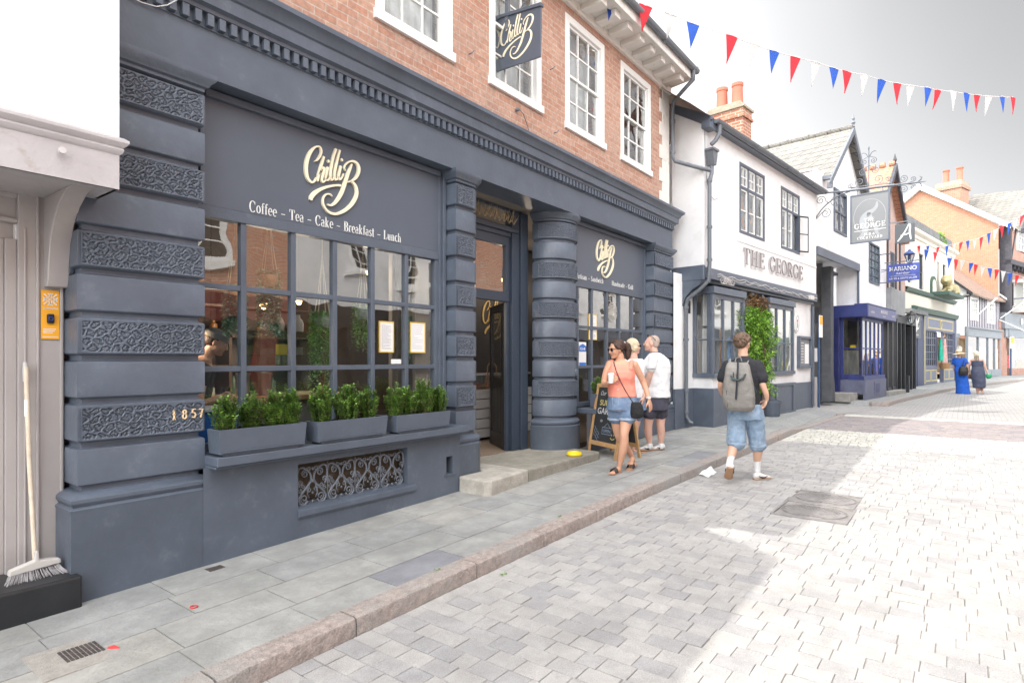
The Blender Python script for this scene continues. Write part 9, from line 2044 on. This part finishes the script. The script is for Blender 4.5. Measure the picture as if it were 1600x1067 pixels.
mb = MB(); mb.loft([fg.ring(1516.5, 592, 3.5, .06, .12, 0, .7), fg.ring(1516.5, 588, 3.8, .07, .12, 0, .7), fg.ring(1516.5, 585, 2.6, .04, .12, 0, .7)], 12); mb.tube([P(1515, 585, .12), P(1516.3, 574, .10), P(1518, 585, .12)], .014, 5); tag(obj('brown_handbag', mb, mat('brown_leather', (.12, .07, .045), .5)), 'small brown handbag hanging between the two strolling women', 'bag')
mb = MB(); 
for i in range(5): mb.ell(P(1543 + i * .9, 587 + (i % 2) * 1.5, .03), (.07, .06, .08), 8, 6)
mb.tube([P(1546, 588, .02), P(1550, 589, .02)], [.04, .012], 6)
tag(skin(obj('green_jacket', mb, mat('green_bundle', (.02, .28, .12), .7, .2, 10)), .02, 1), 'green folded jacket carried in the right hand of the woman in grey', 'jacket')
set_frame()

# ---------------- barista behind the glass
fg = Fig(2.62, 5.15, .36); set_frame(fg.F); P = fg.P
ba = thing('person', 'barista in a grey cap and dark apron bending over the work behind the window', 'person', (0, 0, 0))
mb = MB(); HM = headM(P(338, 535, 0), R(-98), R(-24)); head(mb, HM, .98)
fg.limb(mb, [(330, 545, 0, .050), (322, 556, .0, .055), (316, 566, 0, .08)])
mb.loft([fg.ring(300, 760, 26, .15), fg.ring(300, 700, 24, .14), fg.ring(302, 640, 22, .13), fg.ring(304, 600, 24, .13), fg.ring(308, 578, 26, .10), fg.ring(312, 566, 14, .07)])
fg.limb(mb, [(318, 578, -.12, .052), (313, 608, -.18, .043), (312, 630, -.20, .037), (330, 626, -.25, .030), (343, 620, -.28, .024)]); hand(mb, P(343, 620, -.28), Vector((.6, -.1, -.05)), Vector((0, -.3, .6)), .8, .95)
fg.limb(mb, [(300, 578, .12, .052), (303, 615, .10, .042), (325, 625, .02, .032), (340, 622, -.04, .024)]); hand(mb, P(340, 622, -.04), Vector((.6, -.1, -.05)), Vector((0, .3, .6)), .8, .95)
skin(obj('body', mb, SK3, ba), .007, 2); face(ba, HM, .98)
mb = MB(); mb.xf = HM; mb.ell((0, -.03, .025), (.082, .09, .085)); mb.ell((0, -.11, .0), (.04, .04, .04)); mb.xf = None; skin(obj('hair', mb, BROWNH, ba), .008, 1)
mb = MB(); mb.xf = HM; mb.ell((0, -.02, .060), (.090, .104, .058)); mb.loft([(0, -.015, .03, .092, .106, 0), (0, -.018, .075, .092, .104, 0)], 18); obj('cap', mb, mat('grey_cap', (.22, .23, .24), .8, .05), ba, smooth=60)
mb = MB(); mb.xf = HM; mb.tube([(.078, .0 + .014 * math.cos(t * .7), -.052 + .016 * math.sin(t * .7)) for t in range(10)], .002, 5); obj('hoop_earring', mb, STEEL, ba)
mb = MB(); mb.loft([fg.ring(300, 760, 29, .17), fg.ring(300, 640, 25, .15), fg.ring(304, 600, 26, .15), fg.ring(308, 580, 26, .125), fg.ring(312, 570, 16, .09)], 20); fg.limb(mb, [(318, 578, -.12, .066), (314, 596, -.16, .060)]); fg.limb(mb, [(300, 578, .12, .066), (302, 598, .11, .06)]); skin(obj('black_apron_and_shirt', mb, BKT, ba), .009, 1)
mb = MB(); mb.lathe([(0, 0), (.035, 0), (.04, .09), (.036, .09), (.032, .01), (0, .01)], tuple(P(352, 622, -.22)), 16); tag(obj('dark_tumbler', mb, mat('smoky_glass', (.06, .05, .05), .15, .1)), 'dark tumbler in the hands of the barista', 'tumbler')
c = P(334, 566, -.45); mb = MB(); mb.box(c.x - .03, c.x + .04, c.y, c.y + .003, c.z - .05, c.z + .04); 
set_frame()
SC.render.resolution_x = 1024; SC.render.resolution_y = 682
